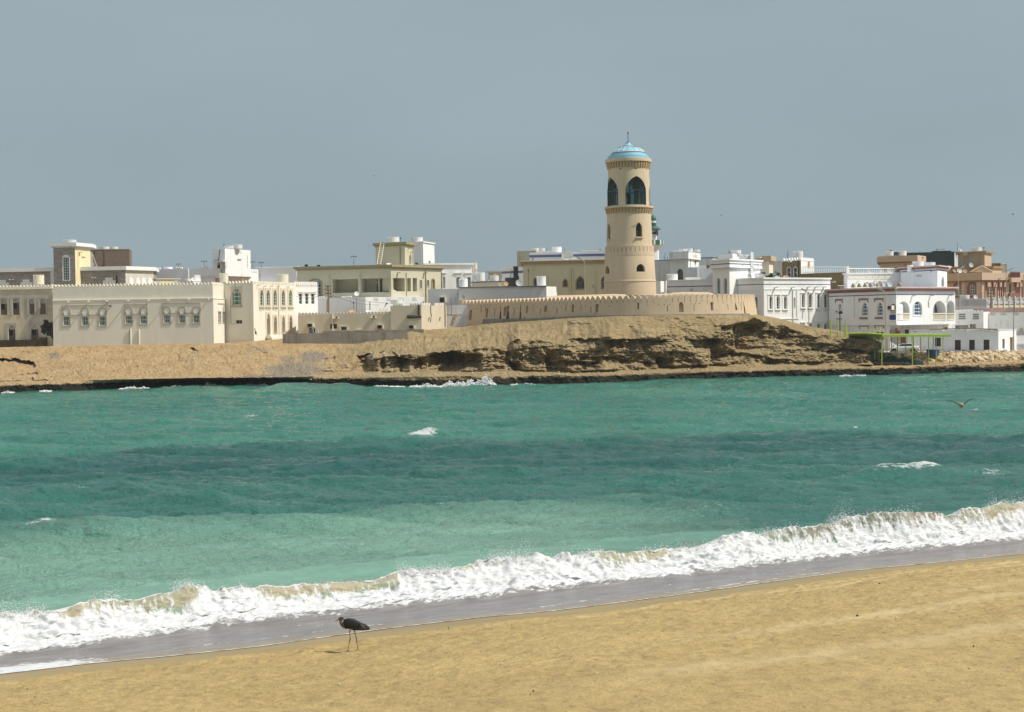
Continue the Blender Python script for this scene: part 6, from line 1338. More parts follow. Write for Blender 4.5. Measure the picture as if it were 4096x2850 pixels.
# shaft, three drums
ws = [(R_(21.5), 1.45, 1178, 1243, 'point', 2.2, 6), (R_(-68), 1.45, 1188, 1252, 'point', 2.2, 6), (R_(111), 1.45, 1180, 1245, 'point', 2.2, 6), (R_(201), 1.45, 1180, 1245, 'point', 2.2, 6)]
shell_with_holes('shaft', tz([(221, 1440), (217, 1322), (206, 1101), (205, 1096)]), tz([(150, 1440), (150, 1322), (150, 1101), (150, 1096)]), M['fort2'], ws)
ws2 = [(R_(21.5), 1.12, 832, 952, 'point', 2.0, 6), (R_(-70), 1.12, 832, 960, 'point', 2.0, 6), (R_(111), 1.12, 832, 952, 'point', 2.0, 6), (R_(201), 1.12, 832, 952, 'point', 2.0, 6)]
shell_with_holes('shaft', tz([(200, 1098), (192, 1010), (184, 745), (184, 700)]), tz([(140, 1098), (140, 1010), (140, 745), (140, 700)]), M['fort2'], ws2)
wl = [(R_(a_), 3.4, 447, 684, 'pt2', 1.5, 6) for a_ in (18, -66, 106, 190)]+[(R_(a), .22, 379, 391, 'rect', 2.0, 6) for a in (-27, 16, 57, -72)]
shell_with_holes('lantern_room', tz([(173, 696), (172, 640), (171.5, 560), (173, 470), (171, 370), (171, 320)]), tz([(153, 696), (153, 640), (153, 560), (153, 470), (153, 370), (153, 320)]), M['fort2'], wl)
for th, w, y0, y1, st_, a, b_ in ws: opening(th, 207*kx, w*.8, y0+8, y1, st_, .55, M['black'], M['dark'], 4, (), name='window')
for th, w, y0, y1, st_, a, b_ in ws2: opening(th, 188*kx, w*.7, y0+10, y1, 'round', .5, M['black'], M['dark'], 4, (.33, .66), name='window', sill=True)
for th, w, y0, y1, st_, a, b_ in wl[:4]: opening(th, 172*kx, w, y0, y1, st_, .42, M['teal_fr'], M['clear'], 3, (.52,), name='window', sur=.26)
mb = MB(); mb.lathe(tz([(0, 694), (165, 694), (165, 690), (0, 690)]), c0, 48); mb.build('lantern_floor', M['fort2'], lh)
mb = MB(); mb.lathe([(0, z5(690)), (.3, z5(690)), (.25, z5(610)), (.42, z5(605)), (.42, z5(575)), (0, z5(570))], c0, 16); mb.build('lamp', M['teal_fr'], lh)
mb = MB(); mb.lathe(tz([(214, 1330), (220.5, 1322), (219.5, 1312), (212, 1306)]), c0, 72); mb.build('string_course', M['fort2'], lh, smooth=True)
mb = MB(); mb.lathe(tz([(196, 1106), (207.5, 1106), (207.5, 1074), (190, 1074)]), c0, 72); mb.build('terrace', M['fort2'], lh, smooth=True)
mb = MB(); n = 34
for k in range(n):
    a0 = 2*math.pi*k/n; wd_ = 2*math.pi/n*.86; sh = shape('round', 0, z5(1078), wd_, z5(1024), 4); m = len(sh); o = [np.array([TC[0]+205*kx*math.sin(a0+x), TC[1]-205*kx*math.cos(a0+x), z]) for x, z in sh]; i_ = [np.array([TC[0]+188*kx*math.sin(a0+x), TC[1]-188*kx*math.cos(a0+x), z]) for x, z in sh]
    mb.add(o+i_, [tuple(range(m)), tuple(range(m, 2*m))[::-1]]+[(j, (j+1) % m, m+(j+1) % m, m+j) for j in range(m)])
mb.build('battlement', M['fort2'], lh)
def gallery(yt, ym, yb, rs, rc0, rc1, rw):
    mb = MB(); mb.lathe(tz([(rw-4, ym), (rs, ym), (rs+1, ym-6), (rs, yt), (rw-4, yt)]), c0, 72); gl = mb.build('gallery', M['fort2'], lh, smooth=True); mb = MB(); n = 44
    for k in range(n):
        a = 2*math.pi*k/n; u = np.array([math.cos(a), math.sin(a), 0]); d = np.array([math.sin(a), -math.cos(a), 0]); w = .30; B = np.array(c0)
        pr = [((rw-3)*kx, z5(yb)), (rc0*kx, z5(yb)), (rc0*kx+.12, z5(yb-(yb-ym)*.5)), (rc1*kx, z5(yb-(yb-ym)*.5)), (rc1*kx+.06, z5(ym+1)), ((rw-3)*kx, z5(ym+1))]
        mb.prism([B+d*r_+np.array([0, 0, z])-u*w/2 for r_, z in pr], u*w)
    mb.build('corbel', plaster('corbel_shade_ochre', (.50, .35, .17), var=.05, stain=.1), gl)  # deeper ochre: shade between the corbels is put into their colour
gallery(690, 708, 750, 204, 190, 196, 184); gallery(294, 322, 372, 193, 178, 184, 171)
M['dome'] = None
m, t, b, g = mat_new('turquoise_mosaic'); n1 = noise(t, g.outputs['Position'], 9, 4, .7); k = mixc(t, rng(t, n1, .35, .65), (.16, .40, .51), (.32, .59, .70)); t.links.new(k, b.inputs['Base Color']); b.inputs['Roughness'].default_value = .6; bump(t, noise(t, g.outputs['Position'], 22, 2), .2, .02, b); M['dome'] = m
dp_ = [(172, 291), (171, 268), (160, 266), (154, 252), (142, 250)]
for k in range(13): a = R_(8+66*k/12); dp_.append((143*math.cos(a)**.92, 250-70*(math.sin(a)-math.sin(R_(8)))/(1-math.sin(R_(8)))*1.0))
dr = [p for p in dp_ if True]; mb = MB(); mb.lathe(tz(dp_+[(46, 184), (45, 176), (34, 172), (22, 164), (17, 152), (19, 146), (0, 144)]), c0, 64); dm = mb.build('dome', M['dome'], lh, smooth=True)
prof = [(r*kx, z5(y)) for r, y in dp_[5:]]
def dome_pt(a, v, off=.03):
    i = v*(len(prof)-1); j = min(int(i), len(prof)-2); f_ = i-j; r = prof[j][0]*(1-f_)+prof[j+1][0]*f_; z = prof[j][1]*(1-f_)+prof[j+1][1]*f_; return np.array([TC[0]+(r+off)*math.sin(a), TC[1]-(r+off)*math.cos(a), z+off*.6])
mb = MB(); mb2 = MB(); nP = 17
for k in range(nP):
    a0 = 2*math.pi*k/nP; a1 = 2*math.pi*(k+1)/nP; am = (a0+a1)/2
    mb.tube([dome_pt(a0, v) for v in np.linspace(.14, .50, 6)], .034, 4); mb.tube([dome_pt(a0+(am-a0)*v, .50+.12*v) for v in (0, .5, 1)], .034, 4); mb.tube([dome_pt(a1+(am-a1)*v, .50+.12*v) for v in (0, .5, 1)], .034, 4)
    mb2.tube([dome_pt(a0+(am-a0)*v, .56+.12*v) for v in (0, .5, 1)], .03, 4); mb2.tube([dome_pt(a1+(am-a1)*v, .56+.12*v) for v in (0, .5, 1)], .03, 4); mb2.tube([dome_pt(am, v) for v in (.66, .82, 1.0)], .024, 4)
for v, B in ((.14, mb), (.09, mb2)): B.tube([dome_pt(2*math.pi*i/64, v) for i in range(65)], .032, 4, cap=False)
mb.build('white_ribs', M['white_frame'], dm); mb2.build('brown_ribs', paint('dome_brown_line', (.25, .10, .08), .4), dm)
mb = MB(); mb.lathe(tz([(156, 266), (156, 254), (153, 254)]), c0, 64); mb.build('grey_band', paint('dome_grey_band', (.28, .30, .33), .4), dm)
mb = MB(); mb.lathe(tz([(174, 296), (174, 291), (160, 291)]), c0, 64); mb.build('white_band', M['white_frame'], dm)
mb = MB(); tp = np.array([TC[0], TC[1], 0]); mb.tube([tp+np.array([0, 0, z5(146)]), tp+np.array([0, 0, z5(76)])], [.07, .04], 6); fn = mb.build('finial', M['iron'], lh); mb = MB(); mb.lathe([(0, z5(78)), (.11, z5(78)), (.11, z5(62)), (0, z5(60))], c0, 8); mb.build('beacon', paint('red_beacon', (.35, .04, .035), .4), fn)
# ---- minaret behind the lighthouse
mn = House('minaret', 'white minaret with green dome and balcony behind the lighthouse', 'minaret', 5, 655, 1130, 330, z=4.0); YM = 330.0; km = YM/F/2.102
def zm(y): return float(W(qx(5, 655), 500+y/2.102, YM)[2])
cm = W(qx(5, 657), 900, YM); cm = (cm[0], YM, 0.0); M['green_m'] = paint('minaret_green', (.035, .12, .08), .45); g_ = lambda pr: [(r*km, zm(y)) for r, y in pr]
for pr, mt, nm in (([(46, 1500), (46, 1050), (46, 1040)], 'white', 'shaft'), ([(46, 1046), (56, 1034), (76, 1016), (80, 1012)], 'white', 'corbel'), ([(30, 1012), (82, 1012), (82, 972), (78, 972), (78, 1000), (28, 1000)], 'white', 'balcony'), ([(30, 1002), (30, 886)], 'white', 'upper_shaft'), ([(28, 890), (62, 884), (62, 876), (40, 858), (25, 852)], 'green_m', 'canopy'), ([(24, 856), (24, 800), (22, 800)], 'white', 'lantern'), ([(26, 852), (26, 826), (23, 824)], 'green_m', 'green_band'), ([(27, 806), (27, 796), (25, 780), (16, 768), (5, 762), (1, 752), (0, 740)], 'green_m', 'dome')):
    mb = MB(); mb.lathe(g_(pr), cm, 8 if nm in ('balcony', 'corbel', 'canopy', 'shaft') else 20); mb.build(nm, M[mt], mn.root, smooth=nm in ('dome',))
mb = MB()
for k in range(8): a = 2*math.pi*(k+.5)/8; d = np.array([math.sin(a), -math.cos(a), 0]); mb.box(np.array(cm)+d*(80*km*.925)+np.array([0, 0, zm(993)]), (.7*1.6, .12, .7*1.6), u=(math.cos(a), math.sin(a), 0))
mb.build('green_panel', M['green_m'], mn.root)
p = W(qx(5, 682), 500+910/2.102, YM-1.2); mb = MB(); mb.tube([p+np.array([-.9, .4, 0]), p, p+np.array([.25, -.1, 0])], [.12, .35, .75], 10); mb.build('loudspeaker', M['black'], mn.root)
p = W(qx(5, 645), 500+690/2.102, 233); 
# ================================================================ TOWN: right of the lighthouse
h = House('grey_house', 'worn grey white house with a boxy crenellated tower room right of the lighthouse', 'house', 6, 840, 700, 264)
b1 = h.block(6, [(380, 271), (712, 269.5)], (1, 388), 5, M['grey_white'], dep=8); tw = h.block(6, [(700, 266), (978, 264), (1140, 270)], (1, 368), 5, M['grey_white'], mats={1: M['white']}, dep=8)
bx = h.block(6, [(688, 265.2), (980, 262.9), (1168, 270)], (1, 262), tw.z1-.02, M['grey_white'], mats={1: M['white']}, dep=8, name='parapet_box'); h.cgroup(bx.faces[0], 6, 262, [(690, 860)], M['grey_white'], bx.z1-.05, .35, .3, n=6, style='round', fill=.8)
h.cgroup(bx.faces[0], 6, 262, [(860, 975)], M['grey_white'], bx.z1-.05, .2, .3, n=1, style='sq', fill=1); h.cgroup(bx.faces[1], 6, 270, [(1045, 1110)], M['pale'], bx.z1-.75, .5, -.05); h.cornice(b1, b1.z1-.02, b1.z1+.08, .05, M['iron'])
f = tw.faces[0]; h.win(f, 6, 795, 522, 889, 698, 'round', .4, M['steel'], M['glass'], 1, 0, .05, .04, name='door'); h.pipe(tw.faces[1], 6, 994, 372, 498, M['steel'], .06); h.path(tw.faces[1], 6, [(1075, 410), (1072, 470)], M['iron'], .05, 'cable'); h.panel(tw.faces[1], 6, 1065, 408, 1085, 425, .15, M['iron'], 'wall_lamp')
w1 = h.block(6, [(962, 262.4), (1120, 262)], (0, 500), 5, M['grey_white'], dep=2, name='yard_wall'); w2 = h.block(6, [(1118, 263), (1360, 263)], (0, 522), 5, M['grey_white'], dep=2, name='yard_wall'); h.cgroup(w2.faces[0], 6, 520, [(1125, 1255)], M['white2'], w2.z1-.05, .7, .25, n=3, style='round', fill=.85)
b5 = h.block(6, [(1138, 274), (1350, 273)], (0, 360), 5, M['grey_white'], dep=6); h.cornice(b5, b5.z1-.02, b5.z1+.12, .06, M['iron']); h.panel(b5.faces[0], 6, 1228, 475, 1295, 492, .4, M['iron'], 'water_spout'); h.panel(b5.faces[0], 6, 1243, 492, 1256, 520, .3, M['iron'], 'water_spout')
b6 = h.block(6, [(1150, 290), (1590, 288)], (0, 352), 5, M['pale'], dep=6)
for x, y0 in ((598, 335), (612, 275), (648, 335)): antenna(6, x, y0, 385, 269, 0, {598: 'short slanted rod on the grey house roof edge, first of three', 612: 'tall thin rod on the grey house roof edge', 648: 'short slanted rod on the grey house roof edge, nearest the tower room'}[x])
tank(6, 825, 217, 950, 264, 268, 'white tank on the crenellated tower room, left of its row'); tank(6, 940, 212, 1038, 264, 269, 'white tank on the crenellated tower room, middle of its row'); tank(6, 1042, 228, 1150, 264, 269.5, 'white tank on the crenellated tower room, right of its row with dark pipes')
for x in (932, 1052): antenna(6, x, 190, 262, 267, 0, 'aerial rod behind the middle tank of the tower room' if x == 932 else 'aerial rod above the right tank of the tower room')
h = House('blue_stripe_wall_house', 'long low white house with a thin blue stripe at the foot of the lighthouse', 'house', 6, 900, 880, 250)
b0 = h.block(6, [(466, 257), (549, 254.5), (640, 258)], (1, 708), 5, M['pale'], mats={1: M['white']}, dep=5); b1 = h.block(6, [(640, 251), (1368, 248.5)], (0, 706), 5, M['pale'], dep=6); h.stripe(b1, b1.z(6, 1000, 790), .16, M['blue_tr']); h.cornice(b1, b1.z1-.05, b1.z1+.12, .1, M['white']); h.pipe(b1.faces[0], 6, 622, 712, 890, M['white'], .28)
h.spout(b1.faces[0], 6, [(680, 852), (1020, 842)], M['white'], .4, .2); h.panel(b1.faces[0], 6, 1010, 832, 1026, 848, .45, M['iron'], 'drain_hole'); h.panel(b1.faces[0], 6, 672, 845, 686, 858, .3, M['iron'], 'drain_hole')
tank(6, 632, 602, 808, 706, 253, 'big white tank with crenellated rim right beside the lighthouse'); rbox('roof_box', 'low white box on the roof right of the big tank', 'box', 6, 935, 655, 1156, 700, 252, M['white'], 1.5, foot=False)
# --- white house with stripe, stair tower and arched windows
h = House('white_house', 'bright white house with blue stripe and arched windows right of the fort wall', 'house', 0, 3056, 1300, 240)
lo = h.block(6, [(6, 1545, 244.5), (0, 3056, 239), (0, 3322.5, 247)], (1, 672, 6), 4, M['pale'], mats={1: M['white']}, dep=14); tw = h.block(6, [(1345, 245), (1605, 241), (2078, 249)], (1, 495), 4.5, M['pale'], mats={1: M['white']}, dep=6.5)
fl_ = h.block(6, [(1315, 244.8), (1609, 240.2), (2106, 249)], (1, 384), tw.z1-.02, M['pale'], mats={1: M['white']}, dep=7, name='parapet_box')
h.cornice(fl_, fl_.z1-.02, fl_.z1+.2, .22, M['white']); h.cornice(fl_, fl_.z0-.04, fl_.z0+.12, .06, M['white']); h.stripe(fl_, fl_.z(6, 1607, 440), .15, M['blue_tr']); h.cornice(lo, lo.z1-.04, lo.z1+.2, .2, M['white']); h.stripe(lo, lo.z(6, 2128, 757, 0), .13, M['blue_tr']); zc = lo.z(6, 2128, 835, 0); h.cornice(lo, zc-.05, zc+.07, .07, M['white'], 'ledge', inn=.02)
f = tw.faces[0]
for x0, x1 in ((1403, 1456), (1508, 1562)): h.win(f, 6, x0, 666, x1, 900, 'round', .22, M['white_frame'], M['glass_g'], 1, 6, .06, .05)
f = lo.faces[1]
for x0, x1 in ((490, 540), (600, 652), (712, 764)):
    w = h.win(f, 7, x0, 866, x1, 1060, 'round', .35, M['white_frame'], M['glass'], 1, 4, .07, .05); h.panel(f, 7, x0-30, 832, x1+8, 844, .14, M['white'], 'hood', 'rect', w); h.panel(f, 7, x0-28, 845, x0-16, 1075, .06, M['white'], 'jamb', 'rect', w); h.panel(f, 7, x0-20, 1066, x1+10, 1076, .18, M['white'], 'sill', 'rect', w)
    for k in range(4): h.panel(f, 7, x0-18+k*18, 1096, x0-11+k*18, 1126, .03, M['grey_white'], 'sill_slot', 'rect', w)
for x0, x1 in ((986, 1034), (1096, 1148), (1221, 1273), (1329, 1382)):
    w = h.win(f, 7, x0, 834, x1, 1036, 'round', .35, M['white_frame'], M['glass'], 1, 4, .07, .05); h.panel(f, 7, x0-24, 806, x1+6, 818, .14, M['white'], 'hood', 'rect', w); h.panel(f, 7, x0-22, 819, x0-11, 1048, .06, M['white'], 'jamb', 'rect', w); h.panel(f, 7, x0-20, 1042, x1+10, 1052, .18, M['white'], 'sill', 'rect', w)
    for k in range(4): h.panel(f, 7, x0-16+k*18, 1076, x0-9+k*18, 1104, .03, M['grey_white'], 'sill_slot', 'rect', w)
    w = h.win(f, 7, x0, 1284, x1, 1420, 'round', .35, M['white_frame'], M['glass'], 1, 2, .07, .05); h.panel(f, 7, x0-24, 1258, x1+6, 1268, .14, M['white'], 'hood', 'rect', w)
h.win(f, 7, 858, 884, 886, 1025, 'round', .25, M['white_frame'], M['glass_t'], 0, 2, .06, .05, sur=.08); h.spout(f, 7, [(570, 735), (828, 735), (1072, 730), (1187, 728), (1318, 730)], M['white2'], .7, .25); h.pipe(f, 7, 842, 765, 1260, M['white2'], .07); h.pipe(f, 7, 902, 765, 1200, M['white2'], .05); h.panel(f, 7, 640, 1203, 935, 1213, .12, M['white'], 'ledge')
h.path(f, 7, [(1000, 1050), (998, 1120), (990, 1210)], M['iron'], .03, 'cable')
f = lo.faces[0]; w = h.win(f, 7, 236, 870, 314, 1062, 'round', .2, M['white_frame'], M['glass_g'], 3, 4, .08, .05, sur=.22, sm=M['white']); h.panel(f, 7, 200, 838, 350, 850, .12, M['white'], 'hood', 'rect', w); h.panel(f, 7, 200, 1068, 350, 1078, .15, M['white'], 'sill', 'rect', w)
f = tw.faces[1]; h.spout(f, 6, [(1770, 470), (2025, 470)], M['white2'], .5, .2)
ladder(6, 2010, 610, 1945, 470, 238.5, 26, M['white2'], 'slanted white ladder on the sunlit face of the white stair tower', 9, 1.0); mb = MB(); ff = fl_.faces[1]; a, z = ff.loc(*q(6, 1938, 425)); mb.box(ff.P(a, z, .06), (.9, .1, 3.4), u=(*ff.d, 0)); mb.build('scupper', M['grey_white'], h.root)
tank(6, 1748, 308, 1925, 376, 247, 'white tank on the white stair tower above its blue stripe'); dish(6, 1904, 638, 34, 240.5, 'dish_g', 'round grey dish on the white house roof, left of the big low one', 10, 15); dish(6, 2062, 650, 84, 243, 'dish_g', 'big low grey dish on the white house roof', 0, 58)
dish(7, 613, 578, 38, 247.5, 'dish_g', 'grey dish half hidden by the white house cornice', 0, 55); dish(7, 745, 578, 46, 248, 'dish_b', 'brown mesh dish half hidden by the white house cornice', 0, 55)
antenna(7, 825, 530, 585, 248, 0, 'slanted white post beside the brown mesh dish')
h = House('plain_stair_block', 'plain white stair block behind the striped stair tower', 'house', 6, 1655, 380, 255); bl = h.block(6, [(1430, 257), (1655, 254.5), (1897, 261)], (1, 288), 6, M['pale'], mats={1: M['white']}, dep=6); tank(6, 1625, 236, 1778, 290, 257, 'white tank on the plain white stair block')
for x, y in ((1588, 225), (1600, 255), (1616, 252)): antenna(6, x, y, 288, 256, 0, {1588: 'tallest rod left of the tank on the plain stair block', 1600: 'short rod left of the tank on the plain stair block', 1616: 'short rod touching the tank on the plain stair block'}[x])
h = House('grey_hall', 'plain pale grey hall wall with plants in front', 'building', 7, 540, 570, 305); bl = h.block(7, [(370, 306), (700, 304)], (0, 330), 4, M['grey_white'], dep=10)
h = House('tan_eaves_house', 'tan flat roof edge with a low tank behind the white stair tower', 'house', 7, 450, 320, 296); bl = h.block(7, [(330, 298), (490, 296), (552, 300)], (1, 318), 5, M['cream'], dep=5); h.cornice(bl, bl.z1-.05, bl.z1+.9, .6, M['orange']); tank(7, 275, 262, 380, 286, 297, 'low tank rim on the tan flat roof, left of two'); tank(7, 385, 262, 490, 286, 297, 'low tank rim on the tan flat roof, right of two')
# --- trees in the gap
M['leaf'] = paint('dark_green_leaf', (.035, .085, .03), .6, var=.5, sc_=2); M['bark'] = paint('grey_bark', (.16, .12, .08), .9, var=.3)
def tree(r, x, y0, y1, Y, wpx, label, seed):
    rr = np.random.RandomState(seed); a = W(*q(r, x, y1), Y); b = W(*q(r, x, y0), Y); H_ = b[2]-a[2]; Wd = wpx/REG[r][2]/F*Y; rt = empty('tree', a-np.array([0, 0, 3.5]), label, 'tree', 'trees behind the white house'); mb = MB(); mb.tube([a-np.array([0, 0, 3.5]), a+np.array([0, 0, H_*.4])], [.2, .12], 7)
    cl = []
    for k in range(9):
        an = rr.uniform(0, 6.28); e = a+np.array([math.cos(an)*Wd*.42*rr.uniform(.3, 1), math.sin(an)*Wd*.4, H_*rr.uniform(.1, .95)]); mb.tube([a+np.array([0, 0, H_*.15]), e], [.07, .03], 5); cl.append(e)
    mb.build('trunk', M['bark'], rt); lb = MB()
    for c in cl:
        for k in range(46):
            d = rr.normal(size=3); d /= np.linalg.norm(d); d[2] = d[2]*.5-.05; p0 = c+d*rr.uniform(.02, .12); L = rr.uniform(.35, .8)*min(1, Wd/3); p1 = p0+d*L+np.array([0, 0, -.12*L]); sd_ = np.cross(d, (0, 0, 1)); sd_ = sd_/(np.linalg.norm(sd_)+1e-6)*L*.16; m_ = (p0+p1)/2+np.array([0, 0, .06]); lb.add([p0, m_+sd_, p1, m_-sd_], [(0, 1, 2, 3)])
    lb.build('crown', M['leaf'], rt); return rt
tree(7, 395, 478, 575, 270, 110, 'dark leafy tree beside the white stair tower, leftmost of the three', 1); tree(7, 520, 470, 580, 271, 110, 'dark leafy tree in the middle of the three in the gap', 2); tree(7, 640, 482, 580, 270, 130, 'dark leafy tree against the brown brick tower house', 3); tree(7, 455, 540, 590, 268, 160, 'low dark bush like tree in front of the grey hall wall', 4)
# --- brown brick house
h = House('brown_brick_house', 'olive brown brick house with white stepped crest and paired arched windows', 'house', 7, 980, 740, 258)
tw = h.block(7, [(690, 262), (978, 258), (1178, 264)], (1, 312), 4, M['brick_o'], mats={1: M['white']}, dep=7); h.crown(tw, M['white'], faces=[0], w=.62, gap=.08, h=.52, t=.25, style='tri'); h.crown(tw, M['white'], faces=[1], w=.3, gap=.08, h=.52, t=.25, style='point'); h.cornice(tw, tw.z1-.05, tw.z1+.12, .06, M['white'])
for x0, x1 in ((763, 818), (865, 918)): h.win(tw.faces[0], 7, x0, 420, x1, 578, 'round', .2, M['white_frame'], M['glass'], 0, 1, .05, .04, sur=.08)
h.panel(tw.faces[0], 7, 806, 316, 846, 342, .5, M['white'], 'spout_box'); h.panel(tw.faces[0], 7, 816, 320, 836, 336, .53, M['dark'], 'spout_hole'); h.path(tw.faces[0], 7, [(934, 300), (934, 575)], M['iron'], .07, 'drain_pipe')
f = tw.faces[1]; a, z = f.loc(*q(7, 1088, 380)); mb = MB(); mb.prism([f.P(a+.45*math.cos(R_(k*30)), z+.62*math.sin(R_(k*30)), .01) for k in range(12)], np.array([*f.n, 0])*.08); mb.build('gold_medallion', paint('gold_plaque', (.45, .28, .06), .4, var=.5, sc_=8), h.root)
wg = h.block(7, [(975, 257.6), (1668, 252.5)], (1, 497), 4, M['brick_o'], dep=8); h.panel(wg.faces[0], 7, 1462, 630, 1508, 655, .5, M['white'], 'spout_box'); h.panel(wg.faces[0], 7, 1474, 634, 1496, 648, .53, M['dark'], 'spout_hole'); h.panel(wg.faces[0], 7, 1565, 698, 1672, 708, .8, M['white'], 'canopy'); h.panel(wg.faces[0], 7, 1570, 710, 1670, 760, .03, M['brown'], 'doorway')
def railing(hh, f, r, xs, y0, y1, mat, name='railing', step=.32, rr=.05):
    P0 = f.loc(*q(r, xs[0], y1)); P1 = f.loc(*q(r, xs[1], y1)); zt0 = f.loc(*q(r, xs[0], y0))[1]; zt1 = f.loc(*q(r, xs[1], y0))[1]; mb = MB(); k = max(2, int(abs(P1[0]-P0[0])/step))
    for i in range(k+1): t_ = i/k; a = P0[0]+(P1[0]-P0[0])*t_; z0 = P0[1]+(P1[1]-P0[1])*t_; z1 = zt0+(zt1-zt0)*t_; mb.tube([f.P(a, z0, -.1), f.P(a, (z0*2+z1)/3, -.1), f.P(a, z1, -.1)], [rr*.7, rr*1.35, rr*.6], 5)
    mb.tube([f.P(P0[0], zt0, -.1), f.P(P1[0], zt1, -.1)], .07, 5); mb.tube([f.P(P0[0], P0[1]+.05, -.1), f.P(P1[0], P1[1]+.05, -.1)], .06, 5); return mb.build(name, mat, hh.root)
railing(h, wg.faces[0], 7, (985, 1660), 415, 510, M['white_frame'])
wr = h.block(0, [(3390, 251.5), (3620, 254)], (0, 1097, 0), 4, M['white'], dep=8); h.cornice(wr, wr.z1-.05, wr.z1+.2, .15, M['white']); f = wr.faces[0]; mb = MB(); a, z = f.loc(*q(7, 1678, 405)); mb.box(f.P(a, (z+wr.z1)/2, .1), (.4, .4, z-wr.z1), u=(*f.d, 0)); mb.build('corner_post', M['white'], h.root)
railing(h, f, 7, (1690, 2400), 440, 518, M['white_frame'])
for k in range(7): h.panel(f, 7, 1690+k*95, 530, 1775+k*95, 600, .04, M['cream'], 'parapet_panel')
h.spout(f, 7, [(1840, 640), (2100, 640)], M['white2'], .7, .25)
tank(7, 850, 172, 1010, 300, 263, 'tall white tank on the brown brick tower behind its stepped crest')
for x, y in ((762, 210), (772, 158), (1010, 150)): antenna(7, x, y, 290, 261, 0, {762: 'short aerial rod on the brown brick tower, left of a taller one', 772: 'tall aerial rod on the left of the brown brick tower', 1010: 'tall aerial rod against the right side of the tall white tank'}[x])
dish(7, 1750, 490, 48, 256, 'dish_b', 'brown wicker looking dish behind the white balustrade', 10, 20)
for x, rad, lb in ((90, 28, 'grey dish behind the white balustrade, farthest from the white stair hut'), (235, 30, 'grey dish behind the white balustrade, second from the left'), (335, 36, 'largest dark grey dish behind the white balustrade'), (418, 30, 'grey dish behind the white balustrade, nearest the white stair hut')): dish(8, x, 388, rad, 254.5, 'dish_g', lb, 10, 20)
# --- white house with maroon trim
h = House('maroon_trim_house', 'white house with maroon dentils, blue windows and arched balconies', 'house', 8, 415, 1300, 234)
zu = W(qx(8, 420), 960+1050/3.073, 234)[2]
up = h.block(0, [(3316, 246), (3585, 234), (3821, 243)], (1, 606, 8), zu, M['pale'], mats={1: M['white']}, dep=12); lo = h.block(0, [(3316.5, 246.2), (3560, 235.4), (3588, 237.2), (3818, 246)], (1, 1050, 8, zu+.01), 2.2, M['pale'], mats={2: M['white2'], 1: M['grey_white']}, dep=8)
M['pink'] = plaster('pink_cornice', (.60, .46, .44), var=.05); h.cornice(up, up.z1+.12, up.z1+.36, .5, M['pink'])
mb = MB()
for f in up.faces:
    k = int(f.L/.42)
    for i in range(k): a = (i+.5)*f.L/k; mb.prism([f.P(a+x, up.z1+.12-y, .02) for x, y in ((-.15, 0), (.15, 0), (.15, .28), (0, .45), (-.15, .28))], np.array([*f.n, 0])*.38)
mb.build('dentil', M['maroon'], h.root); h.cornice(up, up.z1-.05, up.z1+.14, .3, M['white'], 'cornice_band')
h.stripe(up, up.z(8, 415, 672), .15, M['blue_tr'], lims={1: (0, up.faces[1].L*.99)})
f = up.faces[0]
def mwin(f, r, x0, x1, y0, y1, hx0, hx1, hy0, sty='point', pm='glass_b', nv=3):
    w = h.win(f, r, x0, y0, x1, y1, sty, .12, M['white_frame'], M[pm], nv, 3, .09, .07, sur=.16, sm=M['white']); h.panel(f, r, hx0, hy0, hx1, hy0+24, .10, M['maroon'], 'hood', 'rect', w); h.panel(f, r, hx0, hy0+26, hx0+9, hy0+58, .08, M['maroon'], 'hood_end', 'rect', w); h.panel(f, r, hx1-9, hy0+26, hx1, hy0+58, .08, M['maroon'], 'hood_end', 'rect', w); h.panel(f, r, hx0-10, hy0-12, hx1+10, hy0-2, .1, M['white'], 'hood_cap', 'rect', w)
    h.panel(f, r, hx0+12, y1+26, hx1-12, y1+36, .18, M['maroon'], 'sill', 'rect', w)
    for k in range(4): xx = hx0+16+(hx1-hx0-40)*k/3; h.panel(f, r, xx, y1+38, xx+14, y1+52, .14, M['maroon'], 'sill_tooth', 'rect', w)
mwin(f, 7, 1546, 1593, 978, 1062, 1498, 1610, 908, 'round', 'glass', 1); h.panel(f, 7, 1520, 1205, 1600, 1216, .16, M['maroon'], 'sill')
mwin(f, 7, 1902, 1998, 958, 1164, 1860, 2002, 898); mwin(f, 7, 2136, 2232, 954, 1160, 2094, 2234, 895)
for r, x0, x1, y in ((7, 1866, 2006, 1303), (7, 2100, 2244, 1298)):
    fl = lo.faces[0]; h.panel(fl, r, x0, y, x1, y+24, .10, M['maroon'], 'hood'); h.panel(fl, r, x0, y+26, x0+9, y+60, .08, M['maroon'], 'hood_end'); h.panel(fl, r, x1-9, y+26, x1, y+60, .08, M['maroon'], 'hood_end'); h.win(fl, r, x0+30, y+110, x1-10, y+240, 'rect', .2, M['white_frame'], M['glass'], 1, 1, .06, .05)
h.win(lo.faces[0], 7, 1690, 1358, 1765, 1480, 'round', .1, M['white'], M['pale'], 0, 0, .05); h.pipe(up.faces[0], 7, 1783, 870, 1190, M['white'], .09)
